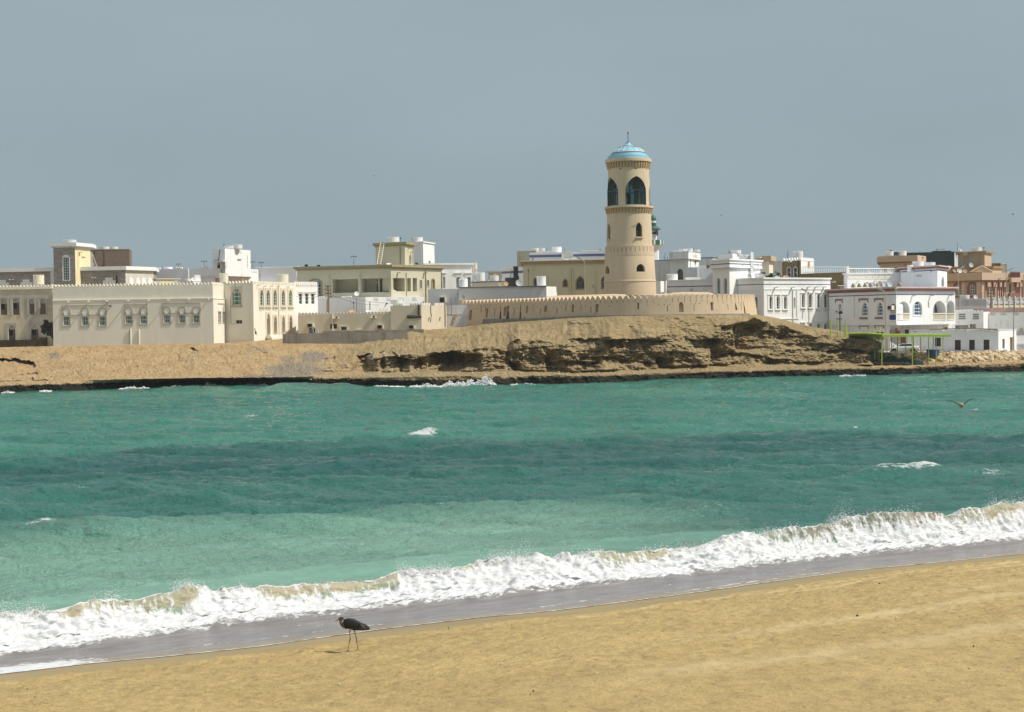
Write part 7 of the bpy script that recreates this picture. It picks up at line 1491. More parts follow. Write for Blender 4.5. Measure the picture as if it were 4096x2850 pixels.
# corner balcony on the shaded side
h.niche(f, 8, 347, 785, 412, 985, 'round', 1.6); s0, z0, s1, z1 = f.rect(8, 337, 915, 412, 990); mb = MB(); mb.box(f.P((s0+s1)/2, z1, .06), (s1-s0+.3, .2, .14), u=(*f.d, 0)); mb.box(f.P((s0+s1)/2, z0, .06), (s1-s0+.3, .2, .14), u=(*f.d, 0)); bp = mb.build('balcony_rail', M['white'], h.root)
M['blue_bal'] = paint('blue_balusters', (.035, .06, .26), .5); mb = MB()
for k in range(4): mb.tube([f.P(s0+(s1-s0)*(k+.5)/4, z0, .06), f.P(s0+(s1-s0)*(k+.5)/4, (z0+z1)/2, .06), f.P(s0+(s1-s0)*(k+.5)/4, z1, .06)], [.10, .2, .10], 8)
mb.build('baluster', M['blue_bal'], bp)
ac_unit(8, 345, 808, 400, 862, f, 'cream boxed air conditioner above the blue balusters', .7, M['cream2'])
f = up.faces[1]
for x0, x1, y in ((432, 580, 758), (868, 1024, 751), (1036, 1130, 749)):
    s0, z0, s1, z1, o = h.niche(f, 8, x0, y, x1, 985, 'round', 1.8); a0, b0, a1, b1 = f.rect(8, x0, 906, x1, 985); mb = MB(); mb.box(f.P((a0+a1)/2, b1, -.04), (a1-a0+.06, .26, .14), u=(*f.d, 0)); mb.box(f.P((a0+a1)/2, b0+.05, -.04), (a1-a0, .22, .14), u=(*f.d, 0)); bp = mb.build('balcony_rail', M['cream2'], h.root); mb = MB(); k = int((a1-a0)/.22)
    for i in range(k): mb.tube([f.P(a0+(a1-a0)*(i+.5)/k, b0, -.04), f.P(a0+(a1-a0)*(i+.5)/k, (b0*2+b1)/3, -.04), f.P(a0+(a1-a0)*(i+.5)/k, b1, -.04)], [.05, .085, .05], 6)
    mb.build('baluster', M['cream2'], bp)
ff = Face(f.P(0, 0, -1.75)[:2], f.P(f.L, 0, -1.75)[:2], 0, 1, f.mat); s0, z0, s1, z1 = ff.rect(8, 890, 770, 918, 900); mb = MB(); mb.prism([ff.P(a, b, 0) for a, b in shape('round', s0, z0, s1, z1)], np.array([*ff.n, 0])*.05); mb.build('balcony_door', M['glass_b'], h.root)
h.win(f, 8, 624, 757, 730, 928, 'round', .2, M['white_frame'], M['glass_b'], 3, 3, .09, .08, sur=.12, sm=M['white']); h.win(f, 8, 802, 762, 822, 835, 'point', .2, M['white'], M['grey_white'], 0, 0, .04); h.spout(f, 8, [(612, 692), (834, 690), (1062, 688)], M['white2'], .7, .22)
mb = MB(); nn = np.array([*f.n, 0]); mb.prism([f.P(0, zu-.0, .02), f.P(f.L, zu-.0, .02), f.P(f.L, zu+.2, .02), f.P(0, zu+.2, .02)], nn*.05); mb.build('soffit_edge', M['white'], h.root)
fl = lo.faces[2]
for x0, x1, y0, y1 in ((312, 398, 1200, 1300), (452, 540, 1195, 1290)): pass
fl = lo.faces[1] if lo.faces[1].L > 3 else lo.faces[2]
for x0, x1 in ((330, 398), (462, 530), (560, 620)):
    w = h.panel(fl, 8, x0, 1195, x1, 1310, .05, M['door_br'], 'door')
    for k in range(7):
        for x in (x0-12, x1+2): h.panel(fl, 8, x-(k % 2)*5, 1195+k*16, x+11+(k % 2)*2, 1209+k*16, .08, M['cream2'], 'quoin', 'rect', w)
for k, x in enumerate((385, 470, 545, 640, 730, 820, 905)): h.panel(fl, 8, x, 1054, x+6, 1150, .05, M['cream2'], 'arch_rib')
# stair hut
hz = up.z1-.5
ht = h.block(8, [(480, 252), (925, 244), (1042, 251)], (1, 346), hz, M['pale'], mats={1: M['white']}, dep=6, name='stair_hut'); h.cornice(ht, ht.z1+.25, ht.z1+.45, .5, M['pink']); h.cornice(ht, ht.z1-.05, ht.z1+.26, .3, M['maroon'], 'cornice_band'); h.stripe(ht, ht.z(8, 800, 378), .16, M['blue_tr'], lims={0: (0, ht.faces[0].L)}); f = ht.faces[0]
h.panel(f, 8, 586, 312, 628, 398, .62, M['white'], 'scupper'); h.panel(f, 8, 668, 438, 726, 450, .18, M['cream_dk'], 'strip_light'); h.panel(f, 8, 822, 386, 852, 398, .4, M['white'], 'spout'); h.win(ht.faces[1], 8, 968, 448, 998, 576, 'point', .2, M['white_frame'], M['glass_b'], 1, 2, .07, .06, sur=.08)
ladder(8, 600, 572, 612, 390, 243.5, 62, M['steel'], 'steel ladder on the shaded wall of the white stair hut', 10, .8)
tank(8, 612, 266, 750, 345, 250, 'tall white tank on the white stair hut, the left one'); tank(8, 748, 278, 893, 330, 251, 'low white tank on the white stair hut, the right one')
mb = MB()
E = up.faces[0]; 
h.merlons([(E.P(a0_, 0, -.4)[:2], E.P(a0_+.8, 0, -.4)[:2], up.z1+.5) for a0_ in [E.loc(*q(7, x, 740))[0] for x in (1708, 1800, 1890, 1975)]], M['brown'], w=.62, gap=.02, h=.72, t=.3, style='ogee', name='crest_ornament')
h.merlons([(E.P(E.loc(*q(8, 400, 590))[0], 0, -.4)[:2], E.P(E.loc(*q(8, 400, 590))[0]+.8, 0, -.4)[:2], up.z1+.5)], M['brown'], w=.62, gap=.02, h=.6, t=.3, style='ogee', name='crest_ornament')
for x, y, rad, kd, lb in ((128, 554, 28, 'dish_g', 'small pale dish on the maroon trim house, leftmost of its row'), (172, 558, 25, 'dish_g', 'small pale dish on the maroon trim house, second in its row'), (213, 546, 36, 'dish_b', 'brown mesh dish in the middle of the row on the maroon trim house'), (268, 548, 36, 'dish_g', 'dark grey dish right of the brown mesh one'), (331, 548, 36, 'dish_g', 'dark grey dish at the right end of the row on the maroon trim house')): dish(8, x, y, rad, 243, kd, lb, 15, 18)
h = House('white_annex', 'low white annex with pierced vent blocks right of the arched balconies', 'house', 8, 1310, 1090, 246); bl = h.block(8, [(1128, 248), (1487, 246)], (1, 885), 2.5, M['white'], dep=7); f = bl.faces[0]; h.crown(bl, M['white'], w=.5, gap=.1, h=.3, t=.2)
for x0, x1 in ((1182, 1265), (1357, 1430)):
    for k in range(3): h.panel(f, 8, x0, 910+k*25, x1, 926+k*25, .03, M['grey_white'], 'vent_block'); 
    mb = MB(); a0, b0, a1, b1 = f.rect(8, x0, 910, x1, 977)
    for k in range(8):
        for j in range(3): mb.box(f.P(a0+(a1-a0)*(k+.5)/8, b1-(b1-b0)*(.12+.38*j), .035), ((a1-a0)/13, .02, .22), u=(*f.d, 0))
    mb.build('vent_hole', M['iron'], h.root)
h.niche(f, 8, 1318, 1036, 1392, 1092, 'rect', 1.0); h.niche(f, 8, 1140, 1050, 1302, 1110, 'rect', 1.5); h.panel(f, 8, 1458, 1030, 1475, 1092, .02, M['pale'], 'door'); h.spout(f, 8, [(1165, 998), (1335, 997), (1465, 992)], M['white'], .5, .15)
h = House('white_long_house', 'long white house with slit parapet at the right edge of the town', 'house', 8, 1740, 1090, 250); bl = h.block(8, [(1478, 251), (2900, 243)], (0, 898), 2.5, M['white'], dep=8); f = bl.faces[0]; h.cgroup(f, 8, 900, [(1565, 1635), (1700, 1770), (1855, 1925)], M['cream_dk'], bl.z1-.45, .4, -.04, n=5, fill=.4); h.spout(f, 8, [(1630, 1052), (1775, 1055), (1915, 1045)], M['white'], .6, .18); h.pipe(f, 8, 1697, 988, 1070, M['pale'], .04); h.pipe(f, 8, 1776, 988, 1070, M['pale'], .04); h.panel(f, 8, 1890, 1130, 1990, 1172, .3, M['dish_g'], 'grey_box'); h.panel(f, 8, 1930, 1085, 1975, 1118, .2, M['cream_dk'], 'relief', 'round')
# --- terracotta villa and the houses behind
h = House('terracotta_villa', 'terracotta villa with maroon arches and columns', 'villa', 8, 1470, 720, 288)
lo = h.block(8, [(1030, 294), (1470, 288), (2900, 305)], (1, 495), 2.5, M['orange'], mats={1: M['terra']}, dep=10); bx = h.block(8, [(1030, 293.4), (1472, 287.2), (2900, 304.4)], (1, 402), lo.z1-.02, M['orange'], mats={1: M['terra']}, dep=10, name='parapet'); h.cornice(lo, lo.z1-.35, lo.z1-.02, .3, M['brown_tr'])
f = lo.faces[0]
for x0, x1 in ((1142, 1212), (1316, 1390)): w = h.win(f, 8, x0, 545, x1, 675, 'round', .25, M['white_frame'], M['glass_t'], 2, 3, .09, .07, sur=.5, sm=M['maroon']); h.panel(f, 8, x0-8, 676, x1+8, 686, .15, M['terra'], 'sill', 'rect', w)
for x in (1220, 1405): h.panel(f, 8, x, 500, x+50, 720, .12, M['terra'], 'pilaster')
h.panel(f, 8, 1150, 408, 1226, 416, .12, M['orange'], 'scallop')
f = lo.faces[1]
for x0, x1 in ((1512, 1570), (1586, 1645), (1664, 1702), (1716, 1754), (1868, 1904), (1912, 1950)):
    mb = MB(); s0, z0, s1, z1 = f.rect(8, x0, 515, x1, 580); o = shape('rect', s0, z0, s1, z1); i_ = shape('round', s0+(s1-s0)*.2, z0, s1-(s1-s0)*.2, z1-(z1-z0)*.15, 6)
    i2 = [i_[0]]+[i_[1]]+i_[2:]; mb.prism([f.P(a, b, .02) for a, b in o], np.array([*f.n, 0])*.35); ar = mb.build('arch_head', M['maroon'], h.root); mb = MB(); mb.prism([f.P(a, b, .38) for a, b in i_], np.array([*f.n, 0])*.03); mb.build('arch_shade', M['orange'], ar)
    for s in (s0+.12, s1-.12): mb = MB(); zb_ = f.loc(*q(8, x0, 716))[1]; mb.tube([f.P(s, zb_, .3), f.P(s, z0, .3)], .12, 7); mb.build('column', M['maroon'], h.root)
for x0, x1 in ((1524, 1545), (1600, 1622)): h.win(f, 8, x0, 590, x1, 672, 'rect', .2, M['maroon'], M['glass'], 0, 1, .05)
h.win(f, 8, 1803, 540, 1828, 690, 'round', .3, M['brown_tr'], M['glass_b'], 0, 1, .06); h.win(f, 8, 1965, 520, 1990, 720, 'rect', .3, M['brown_tr'], M['glass_b'], 0, 1, .06)
fb = bx.faces[1]; s0, z0, s1, z1 = fb.rect(8, 1806, 400, 1915, 465); mb = MB()
for k in range(9): mb.tube([fb.P(s0+(s1-s0)*k/8, z0, .35), fb.P(s0+(s1-s0)*k/8, z1, .35)], .11, 5)
mb.box(fb.P((s0+s1)/2, z1, .35), (s1-s0, .3, .2), u=(*fb.d, 0)); mb.build('balcony_baluster', M['maroon'], h.root); h.panel(fb, 8, 1804, 466, 1918, 522, .55, M['terra'], 'balcony'); h.panel(f, 8, 1790, 655, 1918, 716, .45, M['maroon'], 'balcony_screen')
h.spout(fb, 8, [(1676, 480), (1772, 475)], M['terra'], .7, .3)
tank(8, 1197, 680, 1313, 735, 268, 'white roof tank box in front of the terracotta villa'); dish(8, 1388, 706, 26, 268, 'dish_w', 'white lattice dish in front of the terracotta villa', 10, 20); dish(8, 1192, 386, 30, 296, 'dish_w', 'white dish on the terracotta villa roof beside a dark coil', 0, 30); dish(8, 1258, 388, 30, 296, 'dish_b', 'tan mesh dish on the terracotta villa roof', 0, 30); dish(8, 1125, 386, 24, 295, 'dish_b', 'dark coiled mesh dish on the terracotta villa roof', 30, 40)
gr = empty('gable_roof', W(*q(8, 1465, 395), 299), 'tan gabled roof top behind the terracotta parapet', 'roof'); P3 = [W(*q(8, x, y), 299) for x, y in ((1335, 400), (1600, 400), (1600, 392), (1468, 320), (1340, 392))]; mb = MB(); mb.prism(P3, (0, 6, 0)); mb.build('gable', M['orange'], gr); mb = MB(); mb.tube([P3[4], P3[3], P3[2]], .12, 5); mb.build('eaves', M['terra'], gr)
dmh = empty('tan_dome', W(*q(8, 1060, 400), 305), 'smooth tan dome behind the terracotta parapet', 'dome'); c = W(*q(8, 1060, 405), 305); Rr = 90/3.073/F*305; mb = MB(); mb.lathe([(Rr*math.cos(R_(a)), Rr*.95*math.sin(R_(a))) for a in range(0, 91, 10)], c, 28); mb.build('shell', M['terra'], dmh, smooth=True); mb = MB(); mb.lathe([(Rr*1.04, 0), (Rr*1.04, -.3), (Rr, -.3)], c, 28); mb.build('rim', M['orange'], dmh)
h = House('brown_tower_house', 'brown house with a square stair tower and a tank on top', 'house', 8, 1505, 390, 301); tw = h.block(8, [(1205, 305), (1505, 301), (1590, 307)], (1, 156), 4, M['brown'], mats={1: M['orange']}, dep=6); lo = h.block(8, [(1130, 302), (1600, 300), (1715, 304)], (1, 342), 4, M['brown'], mats={1: M['orange']}, dep=8); h.cornice(tw, tw.z1-.05, tw.z1+.3, .4, M['brown_tr']); h.cornice(lo, lo.z1-.05, lo.z1+.3, .4, M['brown_tr']); h.panel(tw.faces[0], 8, 1256, 152, 1303, 192, .5, M['orange'], 'scupper'); h.pipe(tw.faces[0], 8, 1453, 190, 330, M['brown'], .09)
ladder(8, 1266, 332, 1283, 195, 299.5, 50, M['iron'], 'dark ladder up the brown stair tower', 8, 1.2); tank(8, 1343, 92, 1462, 146, 305, 'white tank on top of the brown stair tower'); dish(8, 1333, 312, 30, 299, 'dish_g', 'grey lattice dish at the foot of the brown stair tower', 15, 20); antenna(8, 1490, 95, 140, 304, 14, 'square frame aerial beside the brown tower tank')
h = House('grey_parapet_house', 'small grey parapet right of the brown stair tower', 'house', 8, 1640, 335, 308); bl = h.block(8, [(1588, 309), (1702, 308)], (0, 292), 4, M['concrete'], dep=5); h.cornice(bl, bl.z1-.02, bl.z1+.08, .06, M['grey_white'])
h = House('green_sheeted_building', 'big dark green sheeted building with a pale end wall', 'building', 8, 1135, 300, 321); bl = h.block(8, [(540, 323), (870, 322), (1135, 321), (1210, 325)], (2, 152), 4, M['green_dk'], mats={2: M['grey_white']}, dep=9); b2 = h.block(8, [(870, 322.6), (1095, 321.9)], (0, 138), bl.z1-.05, M['green_dk'], dep=4); h.cornice(bl, bl.z1-.02, bl.z1+.1, .05, M['iron'])
dish(8, 1199, 112, 32, 322, 'dish_g', 'large grey dish on a mast above the green sheeted building', 25, 15); antenna(8, 1166, 32, 150, 321, 0, 'tall thin mast beside the large grey dish'); rbox('roof_tank_box', 'white box on the roof of the green sheeted building', 'box', 8, 925, 112, 1016, 146, 324, M['white'], 1.5, foot=False)
h = House('orange_house', 'orange tan house with an overhanging parapet box and two tanks', 'house', 8, 690, 340, 290); lo = h.block(8, [(232, 294), (690, 290), (762, 295)], (1, 262), 4, M['orange'], mats={1: M['terra']}, dep=8); bx = h.block(8, [(198, 293.4), (682, 289.2), (786, 295.5)], (1, 188), lo.z1-.02, M['orange'], mats={1: M['terra']}, dep=8, name='parapet'); h.cornice(lo, lo.z1-.3, lo.z1-.02, .3, M['brown_tr']); h.panel(bx.faces[0], 8, 372, 196, 490, 204, .06, M['terra'], 'scallop'); 
for k in range(3): h.panel(bx.faces[0], 8, 376+k*38, 204, 404+k*38, 216, .06, M['terra'], 'scallop', 'point')
for x in (515, 525): h.pipe(lo.faces[0], 8, x, 265, 340, M['terra'], .05)
tank(8, 284, 140, 384, 196, 294, 'white tank on the orange tan house, left of a dark frame'); tank(8, 440, 138, 540, 196, 294, 'white tank on the orange tan house, right of a dark frame'); rbox('rooftop_trestle', 'dark green frame between the two tanks of the orange tan house', 'frame', 8, 390, 155, 436, 192, 293.5, M['green_dk'], .6); antenna(8, 350, 128, 142, 293, 18, 'small bent aerial over the left tank of the orange tan house'); antenna(8, 740, 215, 265, 288.5, 10, 'dark folded frame on the corner of the orange parapet')
# --- breeze block walls, maroon wall
def wall_thing(name, label, r, pts, Y0, Y1, ybase_, mat, t=.25, cap=None):
    zl = W(*q(r, pts[0][0], ybase_), (Y0+Y1)/2)[2]; return wallrun(name, label, r, pts, Y0, Y1, zl, mat, t, cap)
bw = wall_thing('breeze_block_wall', 'pale wall of pierced breeze blocks in front of the terracotta villa', 8, [(1140, 732), (1527, 728)], 265, 263, 850, M['pale'], cap=M['white']); f = Face(W(qx(8, 1140), 1200, 265)[:2], W(qx(8, 1527), 1200, 263)[:2], 0, 1, M['grey_white']); mb = MB()
for cxs in (list(np.arange(1148, 1195, 16)), list(np.arange(1216, 1512, 16.4))):
    for x in cxs:
        for k in range(4): a, z = f.loc(*q(8, x+7, 745+k*19)); mb.ring([f.P(a+u, z+v, .03) for u, v in ((-.10, -.115), (.10, -.115), (.10, .115), (-.10, .115))], [f.P(a+u, z+v, .03) for u, v in ((-.06, -.07), (.06, -.07), (.06, .07), (-.06, .07))], np.array([*f.n, 0])*.04)
mb.build('block', M['white2'], bw)
bw = wall_thing('panel_wall', 'long white panelled wall with yellow foot below the terracotta villa', 8, [(1527, 720), (1800, 718), (2150, 716)], 263, 266, 850, M['white2'], cap=M['white']); f = Face(W(qx(8, 1527), 1200, 263)[:2], W(qx(8, 2150), 1200, 266)[:2], 0, 1, M['white2'])
for nm, y0, y1, mt, t_ in (('yellow_foot', 803, 835, 'lemon', .05), ('lattice_band', 748, 788, 'grey_white', .03)):
    s0, z0, s1, z1 = f.rect(8, 1600 if nm == 'yellow_foot' else 1540, y0, 2100, y1); mb = MB(); mb.prism([f.P(a, b, .03) for a, b in shape('rect', s0, z0, s1, z1)], np.array([*f.n, 0])*t_); mb.build(nm, M[mt], bw)
mb = MB()
for x in range(1600, 2110, 68): a, z = f.loc(*q(8, x, 760)); mb.box(f.P(a, z-.35, .08), (.16, .2, 2.6), u=(*f.d, 0))
mb.build('post', M['cream2'], bw)
wl = wall_thing('maroon_wall', 'dull maroon wall with stepped top behind the white annex', 8, [(1365, 848), (1600, 838), (1601, 834), (2150, 832)], 256.5, 257.5, 905, M['maroon_w']); wall_thing('white_step_wall', 'short white wall left of the maroon wall', 8, [(1140, 862), (1362, 850)], 255, 255.5, 905, M['white2'])
# --- small flat house on the quay
h = House('quay_house', 'small flat white house with dark lattice windows on the quay', 'house', 8, 1668, 1376, 224)
bl = h.block(8, [(552, 231), (1668, 225), (1890, 230)], (1, 1112), 2.0, M['pale'], mats={1: M['white']}, dep=6); f = bl.faces[0]; h.cornice(bl, bl.z1-.02, bl.z1+.1, .06, M['white2'])
M['lattice'] = stone('dark_lattice', ((.035, .022, .032), (.055, .04, .05), (.02, .014, .02)), .22, .22, (.10, .08, .09), .05)
for x0, x1, y0, y1 in ((890, 963, 1203, 1310), (1135, 1208, 1232, 1357), (1311, 1380, 1230, 1354), (1488, 1560, 1228, 1353)): h.win(f, 8, x0, y0, x1, y1, 'rect', .12, M['wood_dk'], M['lattice'], 1 if x0 < 900 else 2, 0 if x0 < 900 else 3, .06, .04)
h.spout(f, 8, [(1000, 1120), (1295, 1120), (1592, 1118)], M['white'], .5, .16); h.panel(f, 8, 645, 1122, 655, 1132, .1, M['dark'], 'hook')
f = bl.faces[1]; h.win(f, 8, 1720, 1218, 1750, 1342, 'rect', .15, M['pale'], M['lattice'], 0, 0, .06); h.win(f, 8, 1812, 1198, 1850, 1368, 'rect', .2, M['door_or'], M['door_or'], 1, 0, .06, name='door'); mb = MB(); a, z = f.loc(*q(8, 1790, 1370)); mb.box(f.P(a, z-.1, .5), (3.6, 1.0, .35), u=(*f.d, 0)); mb.build('doorstep', M['white2'], h.root)
s0, z0, s1, z1 = f.rect(8, 1668, 1210, 1712, 1340); mb = MB(); mb.prism([f.P(a, b, .003) for a, b in ((s0-.02, z0), (s0+(s1-s0)*.9, z0), (s0+(s1-s0)*.9, z0+(z1-z0)*.3), (s0+(s1-s0)*.45, z0+(z1-z0)*.3), (s0+(s1-s0)*.45, z1), (s0-.02, z1))], np.array([*f.n, 0])*.02); mb.build('grey_painted_strip', M['pale'], h.root)
rbox('roof_drum', 'rusty pot on the quay house roof', 'pot', 8, 1020, 1078, 1048, 1103, 226, M['door_br'], .5, foot=False); rbox('roof_bucket', 'pinkish bucket on the quay house roof', 'bucket', 8, 1200, 1076, 1228, 1102, 226, M['pink'], .5, foot=False)
rt = empty('roof_pole', W(*q(8, 1130, 1095), 226), 'long pole lying along the quay house roof edge', 'pole'); mb = MB(); mb.tube([W(*q(8, 820, 1105), 227), W(*q(8, 1240, 1090), 226), W(*q(8, 1660, 1100), 225)], .09, 5); mb.build('shaft', M['wood'], rt)
rt = wallrun('garden_wall', 'low white garden wall with railing at the right edge', 8, [(1892, 1180), (2200, 1172)], 231, 231, 1.8, M['white']); f = Face(W(qx(8, 1892), 1200, 230.9)[:2], W(qx(8, 2200), 1200, 230.9)[:2], 0, 1, M['white']); s0, z0, s1, z1 = f.rect(8, 1900, 1280, 2150, 1338); mb = MB()
for k in range(16): a = s0+(s1-s0)*k/15; mb.tube([f.P(a, z0, .05), f.P(a, z1, .05)], .035, 4)
mb.box(f.P((s0+s1)/2, z1, .06), (s1-s0, .25, .14), u=(*f.d, 0)); mb.build('railing', M['grey_white'], rt)
# ================================================================ QUAY, STREET FURNITURE, VEHICLE, BIRDS
# road along the quay and its kerb wall
def rd(x, y, Y): return W(x, y, Y)
E0 = [(3430, 216.6), (3560, 217), (3800, 219.2), (4096, 222.3), (4800, 229)]
ZR = 2.75; RP = np.array([[W(x, 1300, Y)[0], Y] for x, Y in E0]); V = np.array([[(p[0], p[1]+d, ZR+.0*d-(.25*ss(0, 1, (p[0]-60)/20))) for p in RP] for d in (0, 2.5, 6, 30)]); 
tag(grid_mesh('quay_road', V, M['quay'], smooth=False), kind='structure')
kw = empty('kerb_wall', (RP[1][0], RP[1][1], 1.2), 'long low concrete kerb wall along the quay road above the boulders', 'kerb wall'); mb = MB()
for a, b in zip(V[0][:-1], V[0][1:]): a = np.array(a); b = np.array(b); mb.prism([a+np.array([0, 0, .14]), b+np.array([0, 0, .14]), b-np.array([0, 0, 1.6]), a-np.array([0, 0, 1.6])], (0, .35, 0))
mb.build('kerb', M['concrete'], kw)
# boulders under the kerb
def boulder(seed):
    r = np.random.RandomState(seed); bm = bmesh.new(); bmesh.ops.create_icosphere(bm, subdivisions=2, radius=1)
    ax = [r.normal(size=3) for _ in range(9)]
    for v in bm.verts:
        p = np.array(v.co); 
        for a in ax:
            a_ = a/np.linalg.norm(a); k = p@a_
            if k > .68: p = p-a_*(k-.68)*.85
        v.co = Vector(p*(1+.06*r.normal()))
    me = bpy.data.meshes.new('boulder'); bm.to_mesh(me); bm.free(); return me
M['boulder'] = [paint('boulder_stone_%s' % n, c, .9, var=.3, sc_=1.6, spec=.2) for n, c in (('tan', (.52, .40, .25)), ('pale', (.58, .47, .32)), ('brown', (.42, .31, .18)))]
BM_ = [boulder(k) for k in range(6)]
for i, me in enumerate(BM_): me.materials.append(M['boulder'][i % 3])
rb = np.random.RandomState(21); nb_ = 0
for i in range(285):
    x8 = rb.uniform(640, 2010); t_ = rb.uniform(0, 1); 
    if x8 < 800: t_ = rb.uniform(.45, 1)
    px_ = 3450+x8/3.073; Yt = np.interp(px_, [a for a, b in E0], [b for a, b in E0]); Yq = Yt-.25-3.9*(1-t_); zq = 1.45+1.2*t_
    o = link(bpy.data.objects.new('boulder', BM_[rb.randint(6)])); R = rb.uniform(.24, .46)*(1.0+.25*(1-t_)); o.location = (W(px_, 1400, Yq)[0], Yq, zq+rb.uniform(-.08, .1)); o.scale = (R*rb.uniform(.9, 1.45), R*rb.uniform(.8, 1.2), R*rb.uniform(.7, 1.0)); o.rotation_euler = (rb.uniform(-.5, .5), rb.uniform(-.5, .5), rb.uniform(0, 6.28)); tag(o, 'tan boulder piled in the rock bank under the quay kerb', 'boulder', 'boulders of the rock bank')
M_ST = paint('loose_stone', (.44, .34, .21), .95, var=.35, sc_=3)
Cb = []; Rb_ = []
for i in range(2600):
    x8 = rb.uniform(600, 2100); t_ = rb.uniform(0, 1); px_ = 3450+x8/3.073; Yt = np.interp(px_, [a for a, b in E0], [b for a, b in E0]); Cb.append((W(px_, 1400, Yt-.2-4.4*(1-t_))[0], Yt-.2-4.4*(1-t_), 1.25+1.1*t_)); Rb_.append(rb.uniform(.1, .24))
blobs('rubble', Cb, Rb_, M_ST, 'loose stones filling the gaps of the rock bank', 'stuff', .35, 4)
rk = link(bpy.data.objects.new('boulder', boulder(33))); rk.data.materials.append(M['boulder'][0]); rk.location = W(*q(8, 1910, 1490), 219.5); rk.scale = (2.0, 1.2, .95); tag(rk, 'largest boulder of the rock bank, a broad tan hump near the right edge', 'boulder', 'boulders of the rock bank')
rk = link(bpy.data.objects.new('boulder', boulder(34))); rk.data.materials.append(M['boulder'][2]); rk.location = W(*q(8, 1950, 1420), 222); rk.scale = (1.6, .9, .8); tag(rk, 'brown boulder above the broad tan hump near the right edge', 'boulder', 'boulders of the rock bank')
# small rubble and litter on the slopes below the houses
Cb = []; Rb_ = []; col = np.arange(cx.size)
for i in range(5200):
    j = rb.randint(240, 1560); row = int(min(80+nw-2, max(36, rb.normal(110, 46)))); p = front[row, j]
    if rb.uniform() > .22+.78*max(float(rub[row, j]), .35*float(regA[row, j])): continue
    Cb.append((p[0]+rb.normal(0, .05), p[1]-.03, p[2]+.03)); Rb_.append(.035+.16*rb.uniform()**4)
blobs('scree', Cb, Rb_, paint('scree_stone', (.40, .33, .23), .95, var=.6, sc_=.9), 'small stones strewn over the bank and the headland', 'stuff', .4, 5)
# lighter litter specks
Cb = []; Rb_ = []
for i in range(240):
    j = rb.randint(300, 1100); row = int(rb.uniform(40, 200)); p = front[row, j]; Cb.append((p[0], p[1]-.04, p[2]+.03)); Rb_.append(rb.uniform(.04, .13))
blobs('litter', Cb, Rb_, paint('pale_litter', (.62, .63, .64), .6, var=.3, sc_=2), 'pale scraps of litter scattered on the sandy bank', 'stuff', .5, 6)
# ---- lime green shelter
YS = 212.0; sh_ = empty('green_shelter', W(*q(8, 600, 1535), YS), 'lime green metal shelter with fringed roof edge on thin posts', 'shelter')
def S_(x, y, Y, r=8): return W(*q(r, x, y), Y)
for x, y0, y1, Y, rd_ in ((235, 1196, 1541, YS, .075), (610, 1196, 1536, YS, .075), (812, 1196, 1526, YS+.6, .06), (905, 1196, 1524, YS+.8, .06), (990, 1196, 1532, YS+.3, .065), (715, 1196, 1470, YS+4, .06), (625, 1196, 1460, YS+4, .06), (530, 1196, 1465, YS+4, .06), (430, 1196, 1465, YS+3, .07), (355, 1196, 1450, YS+4, .06), (300, 1196, 1450, YS+4, .06), (200, 1160, 1490, YS+2.5, .06), (148, 1160, 1515, YS+1.5, .07), (60, 1160, 1490, YS+2.5, .07), (130, 1072, 1162, YS+4, .09), (211, 1078, 1162, YS+3.5, .09)):
    a = S_(x, y0, Y); b = S_(x, y1, Y); mb = MB(); mb.tube([a, np.array([a[0], a[1], b[2]])], rd_, 7); mb.build('post', M['lime'], sh_)
for x, y0, y1 in ((1426, 1218, 1430), (1531, 1220, 1430), (1637, 1315, 1450), (1661, 1254, 1450)):
    a = S_(x, y0, 215.5, 7); mb = MB(); mb.tube([a, a-np.array([0, 0, 4.6])], .1, 7); mb.build('post', M['lime'], sh_)
mb = MB(); a = S_(242, 1163, YS-.4); b = S_(1088, 1163, YS+.2); n = 28; hh = 30/3.073/F*YS
for k in range(n):
    p = a+(b-a)*k/n; s = a+(b-a)*(k+.94)/n; mb.prism([p, s, s-np.array([0, 0, hh]), p-np.array([0, 0, hh])], (0, .05+.03*(k % 2), 0))
mb.build('roof_fringe', M['lime'], sh_)
mb = MB(); a = S_(242, 1163, YS-.35); b = S_(1086, 1163, YS+.25); mb.prism([a, b, b+np.array([0, 4.6, .03]), a+np.array([0, 4.6, .03])], (0, 0, -.05)); mb.build('roof_sheet', M['lime'], sh_)
mb = MB(); n = 40; A0 = S_(-170, 1150, YS+1.2); A1 = S_(262, 1163, YS-.2); B0 = S_(-170, 1238, YS+5.2); B1 = S_(262, 1236, YS+4.6)
for k in range(n):
    f0 = k/n; f1 = (k+1)/n; z = np.array([0, 0, .09*(k % 2)]); z2 = np.array([0, 0, .09*((k+1) % 2)]); mb.add([A0+(A1-A0)*f0+z, A0+(A1-A0)*f1+z2, B0+(B1-B0)*f1+z2, B0+(B1-B0)*f0+z], [(0, 1, 2, 3)])
mb.build('sloping_roof', M['lime'], sh_); mb = MB(); mb.tube([A0, (A0+A1)/2+np.array([0, 0, .1]), A1], .1, 5); mb.build('roof_beam', M['lime'], sh_)
